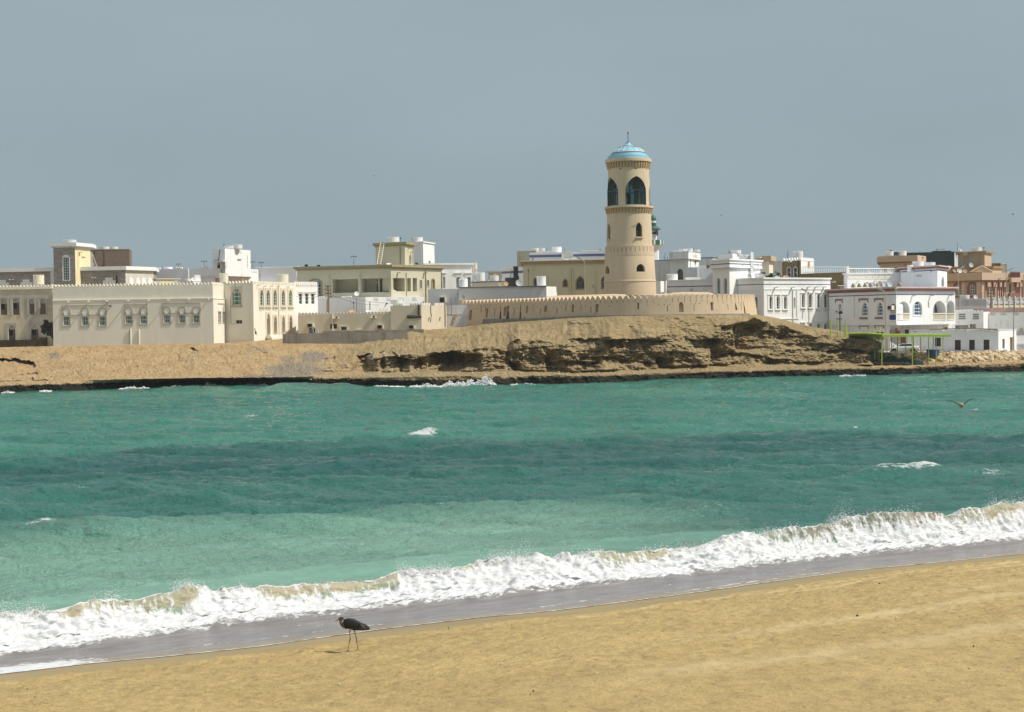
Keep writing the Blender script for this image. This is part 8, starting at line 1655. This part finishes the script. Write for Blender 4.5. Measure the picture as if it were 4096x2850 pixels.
# ---- net piles
def pile(r, x0, x1, yt, yb_, Y, label, seed, mat='net', patch=None):
    a = W(*q(r, x0, yb_), Y); b = W(*q(r, x1, yt), Y); w_ = (b[0]-a[0])/2; hh = b[2]-a[2]; c = np.array([(a[0]+b[0])/2, Y, a[2]]); rt = empty('net_pile', c, label, 'net pile', 'heaped fishing nets under the shelter'); u = np.linspace(-1, 1, 46); v = np.linspace(-1, 1, 26); U, Vv = np.meshgrid(u, v); rr = np.sqrt(U**2+Vv**2)
    H_ = np.clip(1-rr**2.2, 0, 1)**.7*(1+.35*fbm(U*2+seed, Vv*2, 1., 4))+.10*fbm(U*7, Vv*7, seed*1., 3)*(rr < 1); P = np.stack([U*w_*(1+.06*vn(Vv*3, seed, 0)), Vv*w_*.55, np.where(rr < 1, H_*hh, -.3)], 2); o = grid_mesh('heap', P, M[mat]); o.parent = rt
    if patch:
        mb = MB(); k0 = P[4:14, 14:34]; m_ = k0.reshape(-1, 3)*np.array([1.0, 1.02, 1.03]); nc2 = k0.shape[1]; mb.add([c+p for p in m_], [(i*nc2+j, i*nc2+j+1, (i+1)*nc2+j+1, (i+1)*nc2+j) for i in range(k0.shape[0]-1) for j in range(nc2-1)]); mb.build('canvas', M[patch], rt, smooth=True)
    return rt
M['canvas_br'] = paint('brown_canvas', (.17, .10, .04), .9, var=.4, sc_=2); M['canvas_tan'] = paint('tan_canvas', (.33, .25, .15), .9, var=.3, sc_=2)
pile(10, 980, 1500, 1000, 1195, 213.6, 'tall dark green net pile near the middle of the shelter', 2); pile(10, 1400, 1790, 1030, 1190, 213.4, 'dark net pile between the tall one and the one with brown canvas', 3); pile(10, 1690, 2160, 1022, 1205, 213.0, 'net pile topped with brown canvas at the right of the shelter', 4, 'net', 'canvas_br'); pile(10, 440, 980, 1066, 1205, 213.0, 'low dark net pile beside the rock overhang', 5); pile(10, 1560, 1790, 1150, 1225, 211.9, 'small teal net heap in front of the other net piles', 6)
pile(10, 2020, 2260, 1085, 1205, 212.9, 'tan canvas heap at the right end of the net piles', 7, 'canvas_tan')
bd = empty('plank', W(*q(10, 1180, 1195), 212.3), 'dark brown plank lying in front of the net piles', 'plank'); mb = MB(); a = W(*q(10, 810, 1180), 212.3); b = W(*q(10, 1570, 1178), 212.3); mb.box((a+b)/2, (b[0]-a[0], .3, .28)); mb.build('board', M['wood_dk'], bd)
mb = MB(); mb.box((a+b)/2+np.array([0, .25, .05]), (b[0]-a[0]+.3, .08, .2)); mb.build('batten', M['wood'], bd)
# white yard rail behind the shelter
wr_ = wallrun('white_yard_wall', 'low white yard wall with blue balusters behind the rock overhang', 10, [(560, 800), (800, 780), (1052, 775)], 217.5, 217.2, 1.4, M['white2']); mb = MB()
for k in range(7): p = W(*q(10, 640+k*36, 880), 217.05); mb.tube([p-np.array([0, 0, .35]), p, p+np.array([0, 0, .35])], [.05, .1, .06], 7)
mb.build('baluster', M['glass_b'], wr_)
# ---- car
def car():
    YC = 219.2; c = W(*q(10, 1590, 890), YC); rt = empty('car', c, 'white saloon car parked on the quay behind the green shelter', 'car'); fw = np.array([-math.cos(R_(17)), math.sin(R_(17)), 0]); sd_ = np.array([-fw[1], fw[0], 0]); P = lambda x, y, z: c+fw*x+sd_*y+np.array([0, 0, z])
    M['carw'] = paint('car_white', (.80, .80, .79), .25, var=.02, spec=.5); M['carg'] = glass('car_glass', (.03, .04, .04), .08); M['tyre'] = paint('tyre_rubber', (.02, .02, .02), .8); M['rim'] = paint('wheel_cover', (.45, .45, .46), .35, .5)
    st = [(-2.22, .42, .80, .60), (-2.16, .30, .93, .76), (-1.9, .25, .98, .83), (-1.2, .22, .97, .855), (-.3, .22, .94, .86), (.6, .22, .91, .86), (1.3, .22, .86, .84), (1.85, .24, .78, .80), (2.12, .30, .68, .70), (2.2, .40, .58, .55)]
    V = []; nr = 12
    for x, zb, zt, w in st:
        for y, z in ((-w*.86, zb), (-w, zb+.14), (-w*1.005, (zb+zt)/2), (-w*.97, zt-.08), (-w*.88, zt), (-w*.4, zt+.025), (w*.4, zt+.025), (w*.88, zt), (w*.97, zt-.08), (w*1.005, (zb+zt)/2), (w, zb+.14), (w*.86, zb)): V.append(P(x, y, z))
    mb = MB(); n = len(st); mb.add(V, [(i*nr+k, i*nr+(k+1) % nr, (i+1)*nr+(k+1) % nr, (i+1)*nr+k) for i in range(n-1) for k in range(nr)]+[tuple(range(nr)), tuple(range((n-1)*nr, n*nr))]); body = mb.build('body', M['carw'], rt, smooth=True)
    g0 = [(-1.72, .96, .70), (1.18, .90, .74)]; mb = MB(); lo = [P(-1.75, -.72, .96), P(1.15, -.76, .89), P(1.15, .76, .89), P(-1.75, .72, .96)]; hi = [P(-1.0, -.56, 1.36), P(.22, -.57, 1.36), P(.22, .57, 1.36), P(-1.0, .56, 1.36)]; mb.add(lo+hi, [(4, 5, 6, 7), (0, 1, 5, 4), (1, 2, 6, 5), (2, 3, 7, 6), (3, 0, 4, 7)]); mb.build('cabin', M['carw'], rt)
    lerp = lambda a, b, t: a+(b-a)*t
    def pane(nm, quad, out):
        m_ = MB(); m_.add([p+out*.012 for p in quad], [(0, 1, 2, 3)]); m_.build(nm, M['carg'], rt)
    for s, i0, i1 in ((-1, 0, 1), (1, 3, 2)):
        lo0, lo1, h0, h1 = lo[i0], lo[i1], hi[i0], hi[i1]; f_ = lambda u, v: lerp(lerp(lo0, lo1, u), lerp(h0, h1, u), v)
        for u0, u1, v0_, v1_ in ((.08, .50, .14, .88), (.53, .93, .14, .88)): pane('side_window', [f_(u0, v0_), f_(u1, v0_), f_(min(u1, .95), v1_), f_(u0, v1_)], sd_*s)
    for nm, a, b, out in (('rear_window', 0, 3, -fw), ('windscreen', 1, 2, fw)): f_ = lambda u, v: lerp(lerp(lo[a], lo[b], u), lerp(hi[a], hi[b], u), v); pane(nm, [f_(.07, .12), f_(.93, .12), f_(.91, .92), f_(.09, .92)], out*.5+np.array([0, 0, .5]))
    for x in (-1.33, 1.32):
        for s in (-1, 1):
            m_ = MB(); cc = P(x, s*.79, .305); ax = sd_*s; pr = [(.20, .0), (.30, .0), (.31, .03), (.31, .16), (.28, .19), (.2, .19)]; N_ = 22; VV = []
            for r_, d in pr:
                for k in range(N_): a = 2*math.pi*k/N_; VV.append(cc+ax*(d-.1)+fw*r_*math.cos(a)+np.array([0, 0, r_*math.sin(a)]))
            m_.add(VV, [(i*N_+k, i*N_+(k+1) % N_, (i+1)*N_+(k+1) % N_, (i+1)*N_+k) for i in range(len(pr)-1) for k in range(N_)]); wh_ = m_.build('wheel', M['tyre'], rt, smooth=True); m_ = MB()
            m_.add([cc+ax*.075+fw*.2*math.cos(2*math.pi*k/N_)+np.array([0, 0, .2*math.sin(2*math.pi*k/N_)]) for k in range(N_)], [tuple(range(N_))]); m_.build('rim', M['rim'], wh_)
            m_ = MB(); m_.add([P(x, s*.868, .33)+fw*.37*math.cos(math.pi*k/12)+np.array([0, 0, .37*math.sin(math.pi*k/12)-.02]) for k in range(13)], [tuple(range(13))]); m_.build('wheel_arch', M['black'], rt)
    M['lamp_red'] = paint('tail_light_red', (.30, .015, .015), .25); 
    for s in (-1, 1): m_ = MB(); m_.box(P(-2.17, s*.52, .80), (.12, .42, .16), u=fw); m_.build('tail_light', M['lamp_red'], rt); m_ = MB(); m_.box(P(2.14, s*.5, .60), (.1, .36, .12), u=fw); m_.build('headlight', M['rim'], rt)
    m_ = MB(); m_.box(P(-2.21, 0, .80), (.05, .5, .13), u=fw); m_.build('number_plate', paint('plate_orange', (.42, .20, .05), .5), rt); m_ = MB(); m_.box(P(-2.2, 0, .44), (.16, 1.5, .22), u=fw); m_.build('bumper', M['carw'], rt); m_ = MB(); m_.box(P(0, 0, .2), (3.9, 1.45, .1), u=fw); m_.build('underbody', M['black'], rt)
    m_ = MB()
    for s in (-1, 1):
        for x in (-.95, -.12, .85): m_.box(P(x, s*.868, .60), (.012, .012, .62), u=fw)
    m_.build('door_gap', M['iron'], rt)
    for s in (-1, 1): m_ = MB(); m_.box(P(.78, s*.93, .96), (.12, .16, .11), u=fw); m_.build('wing_mirror', M['carw'], rt)
car()
# ---- things on the quay
bu = empty('blue_tub', S_(868, 1425, 216), 'blue plastic tub on the boulders holding a mast', 'tub'); mb = MB(); c = S_(868, 1425, 216.2); mb.lathe([(0, 0), (.85*.95, 0), (.95, .85), (.88, .85), (.8, .6), (0, .6)], c, 18); mb.build('tub', M['blue_p'], bu, smooth=True); mb = MB(); mb.tube([c+np.array([0, 0, .5]), S_(873, 1140, 216.2)], .06, 6); mb.build('pole', M['steel'], bu); mb = MB(); mb.lathe([(.95, .8), (1.0, .83), (.95, .88)], c, 18); mb.build('rim', M['blue_p'], bu)
rbox('fish_box', 'pale teal insulated box with lid at the edge of the quay', 'box', 8, 1553, 1374, 1676, 1412, 220.6, M['teal_box'], 1.2, lid=paint('teal_lid', (.36, .66, .60), .45), foot=False)
rbox('stone_block', 'small grey box at the foot of the quay house wall', 'box', 8, 1234, 1356, 1266, 1376, 223, M['concrete'], .5, foot=False); rbox('bollard_block', 'squat brown block on the boulders behind the shelter posts', 'block', 10, 1535, 925, 1605, 1000, 215.8, M['concrete'], .6, foot=False); rbox('bollard_block', 'squat tan block left of the car wheels by the shelter', 'block', 10, 1070, 930, 1110, 1010, 215.8, M['dish_b'], .6, foot=False)
ch = empty('folding_chair', S_(1350, 1382, 222), 'thin folding chair in front of a dark lattice window', 'chair'); mb = MB()
for a, b_, c_, d in ((1326, 1384, 1335, 1318), (1350, 1384, 1332, 1350), (1378, 1384, 1350, 1352), (1340, 1382, 1360, 1352)): mb.tube([S_(a, b_, 222), S_(c_, d, 222.2)], .03, 4)
mb.build('leg', M['iron'], ch); mb = MB(); mb.box(S_(1345, 1352, 222.1), (.5, .4, .05)); mb.build('seat', M['iron'], ch)
tb = empty('low_table', S_(1712, 1400, 221.5), 'small bare metal table beside the teal box', 'table'); mb = MB()
for x in (1697, 1727): mb.tube([S_(x, 1400, 221.5), S_(x, 1360, 221.5)], .03, 4)
mb.build('leg', M['steel'], tb); mb = MB(); a = S_(1697, 1360, 221.5); b = S_(1730, 1358, 221.5); mb.box((a+b)/2, (b[0]-a[0]+.1, .5, .05)); mb.build('top', M['steel'], tb)
for i, (x, y) in enumerate(((375, 1140), (435, 1135), (470, 1140))): pass
cl = empty('shop_clutter', S_(420, 1150, 231), 'brown crates and pots heaped in front of the maroon trim house', 'crates'); mb = MB(); mb.box(S_(375, 1140, 231), (.9, .6, .8)); mb.build('crate', M['wood'], cl); mb = MB(); mb.lathe([(0, -.4), (.4, -.4), (.5, .2), (.3, .6), (0, .6)], S_(430, 1135, 231), 10); mb.build('pot', M['door_br'], cl); mb = MB(); mb.box(S_(546, 1140, 230), (.5, .5, .9)); mb.build('box', M['black'], cl)
# ---- lamps
lamp(8, 1855, 820, 1398, 221.5, 'grey street lamp with long arm at the right edge of the quay', 1757, 862, mat=M['steel'], zfoot=2.6); lamp(8, 283, 632, 1160, 230.5, 'street lamp with beige pole at the corner of the maroon trim house', 186, 596, zfoot=2.7); lamp(7, 1090, 800, 1330, 229, 'street lamp in front of the bright white house windows', 982, 752, zfoot=5.5)
lamp(4, 1907, 395, 835, 246, 'tall street lamp left of the lighthouse', 1805, 345, zfoot=8.3); lamp(4, 2053, 755, 835, 240, 'street lamp head low beside the lighthouse base', 2006, 706, mat=M['steel'], zfoot=8.3); lamp(6, 1310, 872, 930, 240, 'tilted lamp head just above the right part of the fort wall', 1206, 818, zfoot=8.3)
lamp(8, 1765, 385, 480, 285, 'street lamp head beside a thin pole above the terracotta villa', 1842, 350, zfoot=4); lamp(8, 1178, 372, 440, 262, 'tilted lamp head above the tan mesh dish of the terracotta villa', 1250, 324, zfoot=4); lamp(7, 2040, 690, 760, 242, 'tilted lamp head among the dishes of the maroon trim house', 1978, 655, zfoot=4); lamp(8, 1975, 440, 520, 284, 'curved lamp cut by the right edge above the terracotta villa', 2010, 420, zfoot=4)
antenna(8, 1765, 280, 400, 285, 0, 'thin dark pole above the terracotta villa parapet', 'utility poles')
fl_p = lamp(7, 1566, 1055, 1440, 225, 'dark floodlight pole with two lamps in front of the maroon trim house', 1535, 1118, mat=M['iron'], zfoot=3.0, name='floodlight_pole', group='floodlight poles'); mb = MB(); mb.box(W(*q(7, 1575, 1118), 225), (.55, .4, .3)); mb.build('lamp_head', M['black'], fl_p)
# ---- utility poles and wires
def upole(r, x, y0, y1, Y, label, stay, zf):
    t = W(*q(r, x, y0), Y); b = np.array([t[0], t[1], zf]); rt = empty('utility_pole', b, label, 'utility pole', 'utility poles'); mb = MB(); mb.tube([b, t], [.2, .15], 8); mb.build('pole', M['wood'], rt)
    s0 = W(*q(r, stay[0], stay[1]), Y-.3); mb = MB(); mb.tube([np.array([W(*q(r, stay[2], stay[3]), Y-1)[0], Y-1, zf]), s0], .13, 6); mb.build('stay', M['wood'], rt)
    mb = MB()
    for k in range(4): p = t-np.array([0, 0, .3+.55*k]); mb.box(p, (.9, .1, .08)); [mb.lathe([(.0, .04), (.07, .04), (.07, .2), (0, .22)], p+np.array([s*.4, 0, 0]), 6) for s in (-1, 1)]
    mb.build('insulator', M['iron'], rt); return t
upole(3, 551, 700, 1062, 236.5, 'wooden utility pole with a stay behind the tan house merlons', (541, 890, 528, 1060), 5.5); upole(8, 1581, 600, 830, 259, 'wooden utility pole with a stay by the breeze block wall', (1575, 770, 1555, 830), 3)
lamp(8, 1862, 705, 880, 252, 'thin pole rising behind the grey quay street lamp', 1862, 700, mat=M['iron'], zfoot=3, name='thin_pole', group='utility poles')
pw_ = empty('power_line', W(*q(3, 551, 780), 236), 'thin power lines from the wooden pole across the low white houses', 'power line'); pw2 = empty('power_line', W(*q(8, 1581, 640), 259), 'thin power lines from the wooden pole by the breeze block wall', 'power line')
for r, rt, Y0, Y1, L in ((3, pw_, 236.3, 240, [((551, 735), (150, 790)), ((551, 760), (150, 830)), ((551, 800), (140, 850)), ((551, 770), (1340, 935)), ((551, 810), (1200, 960))]), (8, pw2, 259, 236, [((1581, 615), (1140, 655)), ((1581, 640), (1140, 690)), ((1581, 660), (1140, 710))]), (8, pw2, 259, 250, [((1581, 630), (1985, 735)), ((1581, 655), (1985, 780))])):
    for a, b in L:
        A_ = W(*q(r, *a), Y0); B_ = W(*q(r, *b), Y1); mb = MB(); mb.tube([A_+(B_-A_)*t-np.array([0, 0, .5*4*t*(1-t)]) for t in np.linspace(0, 1, 9)], .022, 4); mb.build('wire', M['iron'], rt)
# dry palm frond against the fort end
pf = empty('palm_frond', W(*q(4, 212, 1228), 238), 'dry curved palm frond standing at the left end of the fort wall', 'palm frond'); mb = MB(); pts = [W(*q(4, x, y), 238) for x, y in ((210, 1228), (222, 1170), (242, 1120), (272, 1092))]; mb.tube(pts, [.07, .06, .05, .03], 5); mb.build('stem', M['wood'], pf); mb = MB(); rr = np.random.RandomState(3)
for k in range(70): t_ = rr.uniform(0, 2.99); i = int(t_); p = pts[i]+(pts[i+1]-pts[i])*(t_-i); d = np.array([rr.choice([-1, 1])*.35, rr.uniform(-.2, .2), rr.uniform(-.35, .15)]); mb.add([p, p+d*.5+np.array([0, 0, .04]), p+d, p+d*.5-np.array([0, 0, .04])], [(0, 1, 2, 3)])
mb.build('leaflets', M['dish_b'], pf)
# ================================================================ BIRDS
def loft(stations, n=14):
    """stations: (centre, radius along up, radius along side, up vector, side vector)"""
    mb = MB(); V = []
    for c, a, b, up_, sd_ in stations:
        for k in range(n): t_ = 2*math.pi*k/n; V.append(np.array(c)+np.array(up_)*a*math.cos(t_)+np.array(sd_)*b*math.sin(t_))
    m = len(stations); mb.add(V, [(i*n+k, i*n+(k+1) % n, (i+1)*n+(k+1) % n, (i+1)*n+k) for i in range(m-1) for k in range(n)]+[tuple(range(n)), tuple(range((m-1)*n, m*n))]); return mb
def heron():
    REG[20] = (1260, 2400, 6.393); g = beach_at(*q(20, 850, 1300)); YH = g[1]; k = YH/F/6.393; ux = np.array([1.0, 0, 0]); uz = np.array([0, 0, 1.0]); uy = np.array([0, 1.0, 0])
    Wp = lambda x, y, dy=0.0: W(*q(20, x, y), YH)+uy*dy
    rt = empty('heron', g, 'dark grey heron standing on the sand beside the wash, facing left', 'bird'); body = []
    def add(pts, n=16):
        st = []
        for i, (x, y, a, b) in enumerate(pts):
            c = Wp(x, y); t_ = Wp(*pts[min(i+1, len(pts)-1)][:2])-Wp(*pts[max(i-1, 0)][:2]); t_ /= np.linalg.norm(t_); up_ = np.cross(t_, uy); st.append((c, a*k, b*k, up_, uy))
        body.append(loft(st, n))
    add([(716, 612, 18, 14), (740, 600, 85, 55), (790, 598, 122, 82), (850, 604, 140, 98), (950, 622, 143, 102), (1050, 645, 124, 92), (1150, 672, 98, 70), (1240, 694, 72, 46), (1330, 720, 44, 24), (1385, 736, 20, 10), (1400, 741, 5, 4)])
    add([(860, 690, 60, 50), (780, 690, 52, 46), (715, 662, 48, 40), (672, 610, 42, 36), (655, 560, 38, 33), (660, 520, 38, 33), (680, 490, 36, 32)])
    add([(738, 492, 6, 6), (725, 486, 26, 24), (695, 478, 40, 34), (660, 482, 46, 36), (630, 492, 38, 30), (604, 506, 24, 18), (590, 514, 13, 10)])
    for pts, dy in (([(905, 720, 34, 30), (896, 770, 22, 20), (893, 830, 13, 13), (898, 920, 10, 10), (906, 985, 15, 13), (898, 1015, 14, 12), (884, 1080, 9, 9), (862, 1210, 9, 9), (848, 1300, 10, 10)], -.04), ([(1000, 730, 34, 30), (1002, 775, 22, 20), (1015, 840, 13, 13), (1036, 930, 10, 10), (1046, 980, 15, 13), (1050, 1010, 13, 12), (1066, 1100, 9, 9), (1082, 1200, 9, 9), (1092, 1282, 10, 10)], .05)):
        P = [Wp(x, y, dy) for x, y, a, b in pts]; m_ = MB(); m_.tube(P, [a*k for x, y, a, b in pts], 10); body.append(m_)
        fx, fy = pts[-1][:2]; ft = Wp(fx, fy, dy)
        for dx, dyy in ((-62, -.02), (-50, .05), (-46, -.07), (34, .02)): m_ = MB(); e = ft+np.array([dx*k, dyy, -.006]); m_.tube([ft, (ft+e)/2+np.array([0, 0, .006]), e], [8*k, 6*k, 3*k], 6); body.append(m_)
    al = MB()
    for b_ in body: al.add(b_.v, b_.f)
    o = solid(al); md = o.modifiers.new('r', 'REMESH'); md.mode = 'VOXEL'; md.voxel_size = .0058; md.use_smooth_shade = True; sm = o.modifiers.new('s', 'SMOOTH'); sm.iterations = 3; sm.factor = .5
    dg = bpy.context.evaluated_depsgraph_get(); me = bpy.data.meshes.new_from_object(o.evaluated_get(dg)); bpy.data.objects.remove(o)
    # feather colouring by place on the body
    m, t, b, gg = mat_new('heron_plumage'); c_ = attr(t, 'col').outputs['Color']; nz = noise(t, gg.outputs['Position'], 30, 5, .7, stretch=(.5, 1, 1.2)); t.links.new(mixc(t, rng(t, nz, .35, .7, 0, .6), c_, mixc(t, .5, c_, (.02, .018, .015))), b.inputs['Base Color']); b.inputs['Roughness'].default_value = .75; b.inputs['Specular IOR Level'].default_value = .2; bump(t, nz, .5, .01, b)
    co_ = np.array([v.co for v in me.vertices]); X_ = (np.array([proj(p) for p in co_])-np.array([1260, 2400]))*6.393; x, y = X_[:, 0], X_[:, 1]; C = .22*np.tile(np.array([.095, .085, .07]), (len(co_), 1)); jit = 8*vn(co_[:, 0]*60, co_[:, 1]*60, co_[:, 2]*60)
    C[(y < 560+jit+(x-720)*.22) & (x > 730)] = (.03, .03, .03); C[(x < 735+jit) & (y > 470)] = (.14, .12, .085); C[(x < 800) & (x > 610) & (y > 560) & (y < 760) & (x < 712+(y-560)*.35)] = (.15, .125, .085); C[(y < 474+jit*.5+(x-660)*.25) & (x < 745)] = (.035, .032, .03)
    C[(y > 740) & (y < 905)] = (.42, .34, .22); C[(y >= 780) & (y < 960)] = (.26, .2, .11); C[y >= 960] = (.075, .06, .042); C[(x > 1000) & (y > 640) & (y < 775) & (x > 900)] = (.05, .045, .04)
    at = me.attributes.new('col', 'FLOAT_COLOR', 'POINT'); at.data.foreach_set('color', np.concatenate([C, np.ones((len(C), 1))], 1).reshape(-1).astype(np.float32)); bo = from_bm('body', m, rt, me, False); me.polygons.foreach_set('use_smooth', [True]*len(me.polygons))
    M['feather_g'] = paint('grey_feather', (.018, .0175, .017), .7, var=.35, sc_=40); M['feather_b'] = paint('black_feather', (.028, .026, .025), .7, var=.4, sc_=40); M['beak'] = paint('heron_beak', (.30, .22, .08), .4, var=.3, sc_=30); M['buff'] = paint('buff_feather', (.16, .14, .105), .75, var=.3, sc_=40)
    mb = MB(); mb.tube([Wp(612, 508), Wp(560, 530), Wp(520, 547), Wp(503, 554)], [15*k, 11*k, 6*k, 1.5*k], 8); bk_ = mb.build('beak', M['beak'], rt, smooth=True); mb = MB(); mb.tube([Wp(600, 505, -.001), Wp(545, 533, -.001), Wp(503, 552, -.001)], [9*k, 8*k, 2*k], 6); mb.build('upper_mandible', M['iron'], bk_)
    for s in (-1, 1):
        mb = MB(); mb.lathe([(0, -7*k)]+[(7*k*math.cos(R_(a)), 7*k*math.sin(R_(a))) for a in range(-60, 61, 30)]+[(0, 7*k)], Wp(634, 484, s*31*k), 8); mb.build('eye', M['black'], rt)
    mb = MB(); mb.tube([Wp(650, 458, 0), Wp(700, 470, 0), Wp(745, 495, 0), Wp(775, 508, 0)], [10*k, 12*k, 6*k, 1*k], 6); mb.build('crest', M['feather_b'], rt)
    for s in (-1, 1):   # folded wings, layered coverts and primaries
        def sheet(poly, off, mat, nm, par, bulge=.03):
            mb = MB(); c = np.mean(poly, 0); V = [Wp(c[0], c[1], s*(off+bulge))]+[Wp(x_, y_, s*off) for x_, y_ in poly]; n = len(poly); mid = [Wp((x_+c[0])/2, (y_+c[1])/2, s*(off+bulge*.8)) for x_, y_ in poly]; V += mid; mb.add(V, [(0, 1+n+i, 1+n+(i+1) % n) for i in range(n)]+[(1+i, 1+(i+1) % n, 1+n+(i+1) % n, 1+n+i) for i in range(n)]); return mb.build(nm, mat, par, smooth=True)
        wgp = sheet([(735, 545), (800, 500), (900, 498), (1010, 535), (1110, 580), (1200, 628), (1180, 690), (1060, 715), (930, 708), (820, 660), (752, 605)], 88*k, M['feather_g'], 'wing', rt, .012)
        sheet([(890, 690), (1010, 700), (1150, 690), (1290, 700), (1400, 738), (1375, 768), (1200, 772), (1000, 772), (900, 755)], 46*k, M['feather_b'], 'primaries', wgp, .03); sheet([(1180, 600), (1280, 625), (1360, 680), (1408, 735), (1390, 745), (1290, 700), (1200, 650)], 26*k, M['feather_b'], 'tail', wgp, .02); sheet([(1115, 640), (1180, 605), (1260, 640), (1310, 735), (1250, 705), (1170, 668)], 70*k, M['buff'], 'tertials', wgp, .008)
        sheet([(712, 545), (760, 535), (830, 548), (760, 572), (722, 570)], 60*k, M['buff'], 'shoulder_patch', wgp, .02)
heron()
def bird(px_, py_, span, Y, label, wing_up=(.32, .38), roll=0.0, yaw=0.0, body='tan_breast', wing='dark_wing', name='gull', group=None):
    """flying bird seen head on; span in photo px"""
    c = W(px_, py_, Y); L = span/F*Y/2; rt = empty(name, c, label, 'bird', group); cy, sy = math.cos(yaw), math.sin(yaw); ex = np.array([cy*math.cos(roll), sy, math.sin(roll)]); ey = np.array([-sy, cy, 0.0]); ez = np.cross(ex, ey); ez /= np.linalg.norm(ez)
    st = [(c+ey*L*t_+ez*L*dz, r_*L, r_*L*.95, ez, ex) for t_, r_, dz in ((-.46, .02, .02), (-.36, .07, .03), (-.24, .11, .02), (-.05, .16, -.02), (.15, .14, -.01), (.35, .08, .02), (.55, .03, .03))]; bb = loft(st, 12).build('body', M[body], rt, smooth=True)
    mb = MB(); mb.tube([c-ey*L*.44+ez*L*.02, c-ey*L*.62], [.035*L, .008*L], 6); mb.build('beak', M['beak'], rt)
    for s, up_ in ((-1, wing_up[0]), (1, wing_up[1])):
        mb = MB(); n = 12; V = []
        for i in range(n+1):
            t_ = i/n; x = s*(.10+.90*t_); z = up_*(1-(1-t_)**2.2)*1.0-.02*t_; ch_ = .26*(1-t_)**.7+.03; sw = -.06+.25*t_**1.6; th = .05*(1-t_)+.016
            for dy, dz in ((-ch_*.4, 0), (-ch_*.1, th), (ch_*.6, 0), (-ch_*.1, -th*.6)): V.append(c+ex*L*x+ez*L*(z+dz)+ey*L*(dy+sw))
        mb.add(V, [(i*4+k_, i*4+(k_+1) % 4, (i+1)*4+(k_+1) % 4, (i+1)*4+k_) for i in range(n) for k_ in range(4)]+[(0, 1, 2, 3), tuple(range(n*4, n*4+4))]); mb.build('wing', M[wing], rt, smooth=True)
    mb = MB(); mb.add([c+ey*L*.5+ez*L*.02+ex*L*.03, c+ey*L*.5+ez*L*.02-ex*L*.03, c+ey*L*.8-ex*L*.1, c+ey*L*.8+ex*L*.1], [(0, 1, 2, 3)]); mb.build('tail', M[wing], rt)
M['tan_breast'] = paint('tan_breast', (.52, .36, .18), .8, var=.25, sc_=6); M['dark_wing'] = paint('dark_wing', (.02, .02, .022), .7, var=.3, sc_=6); M['grey_wing'] = paint('grey_wing', (.08, .08, .085), .7, var=.2, sc_=6)
bird(3845, 1622, 118, 69, 'tan breasted gull with dark raised wings gliding low over the water', (.34, .42), .02)
for x, y, sp, Y, lb, wu, yw_, rl in ((1495, 704, 16, 150, 'tiny dark gull in the sky above the olive villa, highest on the left', (.5, .2), .9, .3), (2884, 863, 20, 150, 'tiny dark gull in the sky right of the lighthouse dome', (.1, .5), .4, .25), (4053, 858, 22, 150, 'tiny pale gull in the sky near the right edge', (.25, .1), .5, -.1), (2824, 1001, 12, 180, 'tiny gull low above the crenellated tower room', (.6, .5), .3, -.2), (2401, 1000, 20, 180, 'small gull just left of the lighthouse shaft', (.2, -.1), .4, -.3), (2712, 937, 14, 180, 'faint tiny gull right of the minaret', (.1, .2), .2, .1)): bird(x, y, sp, Y, lb, wu, rl, yw_, 'grey_wing', 'grey_wing', 'gull', 'small gulls in the sky')
bird(2603, 822, 18, 232, 'small gull with raised wings on the upper gallery edge of the lighthouse', (.7, .6), .3, .5, 'grey_wing', 'grey_wing', 'gull', 'small gulls in the sky')
# ---- foam thrown against the dark reef lip
Cb = []; Rb_ = []
for x0, x1, h_, n in ((1640, 1780, .5, 500), (1760, 1880, 1.1, 1300), (1850, 1985, 1.3, 1500), (1500, 1620, .35, 220), (660, 800, .5, 500), (780, 890, .6, 500), (980, 1080, .35, 250), (480, 600, .6, 160), (170, 210, .4, 150), (20, 60, .3, 120), (3350, 3460, .3, 150), (2040, 2140, .3, 80)):
    for i in range(n):
        x = rb.uniform(x0, x1); env = math.sin(math.pi*(x-x0)/(x1-x0))**.5*(.55+.45*float(vn(x*.05, 0, 2.)))
        p = WG(x, float(P_W(x))+3, .0); Cb.append((p[0], p[1]-rb.uniform(.1, 1.6), .05+abs(rb.normal(0, .42))*h_*env)); Rb_.append(rb.uniform(.03, .12))
blobs('reef_foam', Cb, Rb_, M_FOAM, 'white foam bursting along the dark reef lip', 'stuff', .5, 9)

# dark scraps, shells and weed on the dry sand
def scatter(name, n, mat, label, seed, r0, r1, dmin):
    r = np.random.RandomState(seed); s = r.uniform(-4, 42, n); d = dmin+r.uniform(0, 1, n)**1.3*16; nn = EDGE(s)-d; x, y = xy(s, nn); z = beach_z(s, nn)+.015; blobs(name, np.stack([x, y, z], 1), r0+(r1-r0)*r.uniform(0, 1, n)**3, mat, label, 'stuff', .7, seed)
scatter('beach_weed', 190, M['wood_dk'], 'dark scraps of weed and driftwood on the dry sand', 31, .006, .032, 1.7); scatter('shell_debris', 300, paint('shell_white', (.62, .58, .5), .6), 'pale shell fragments scattered over the dry sand', 32, .006, .024, 1.5)
HAZE = 0.00013
# ---- dusty sea air
hz = bpy.data.materials.new('haze_air'); hz.use_nodes = True; t = hz.node_tree; t.nodes.clear(); v = N(t, 'ShaderNodeVolumePrincipled'); v.inputs['Density'].default_value = HAZE; v.inputs['Color'].default_value = (.92, .95, 1, 1); v.inputs['Anisotropy'].default_value = .2
t.links.new(v.outputs[0], N(t, 'ShaderNodeOutputMaterial').inputs['Volume']); mb = MB(); mb.box((0, 3200, 22), (9000, 7400, 54)); o = mb.build('haze', hz); tag(o, 'thin dusty haze in the sea air', None, None, 'stuff')
for b_ in BLOCKS: b_.finish()
bpy.context.view_layer.update()
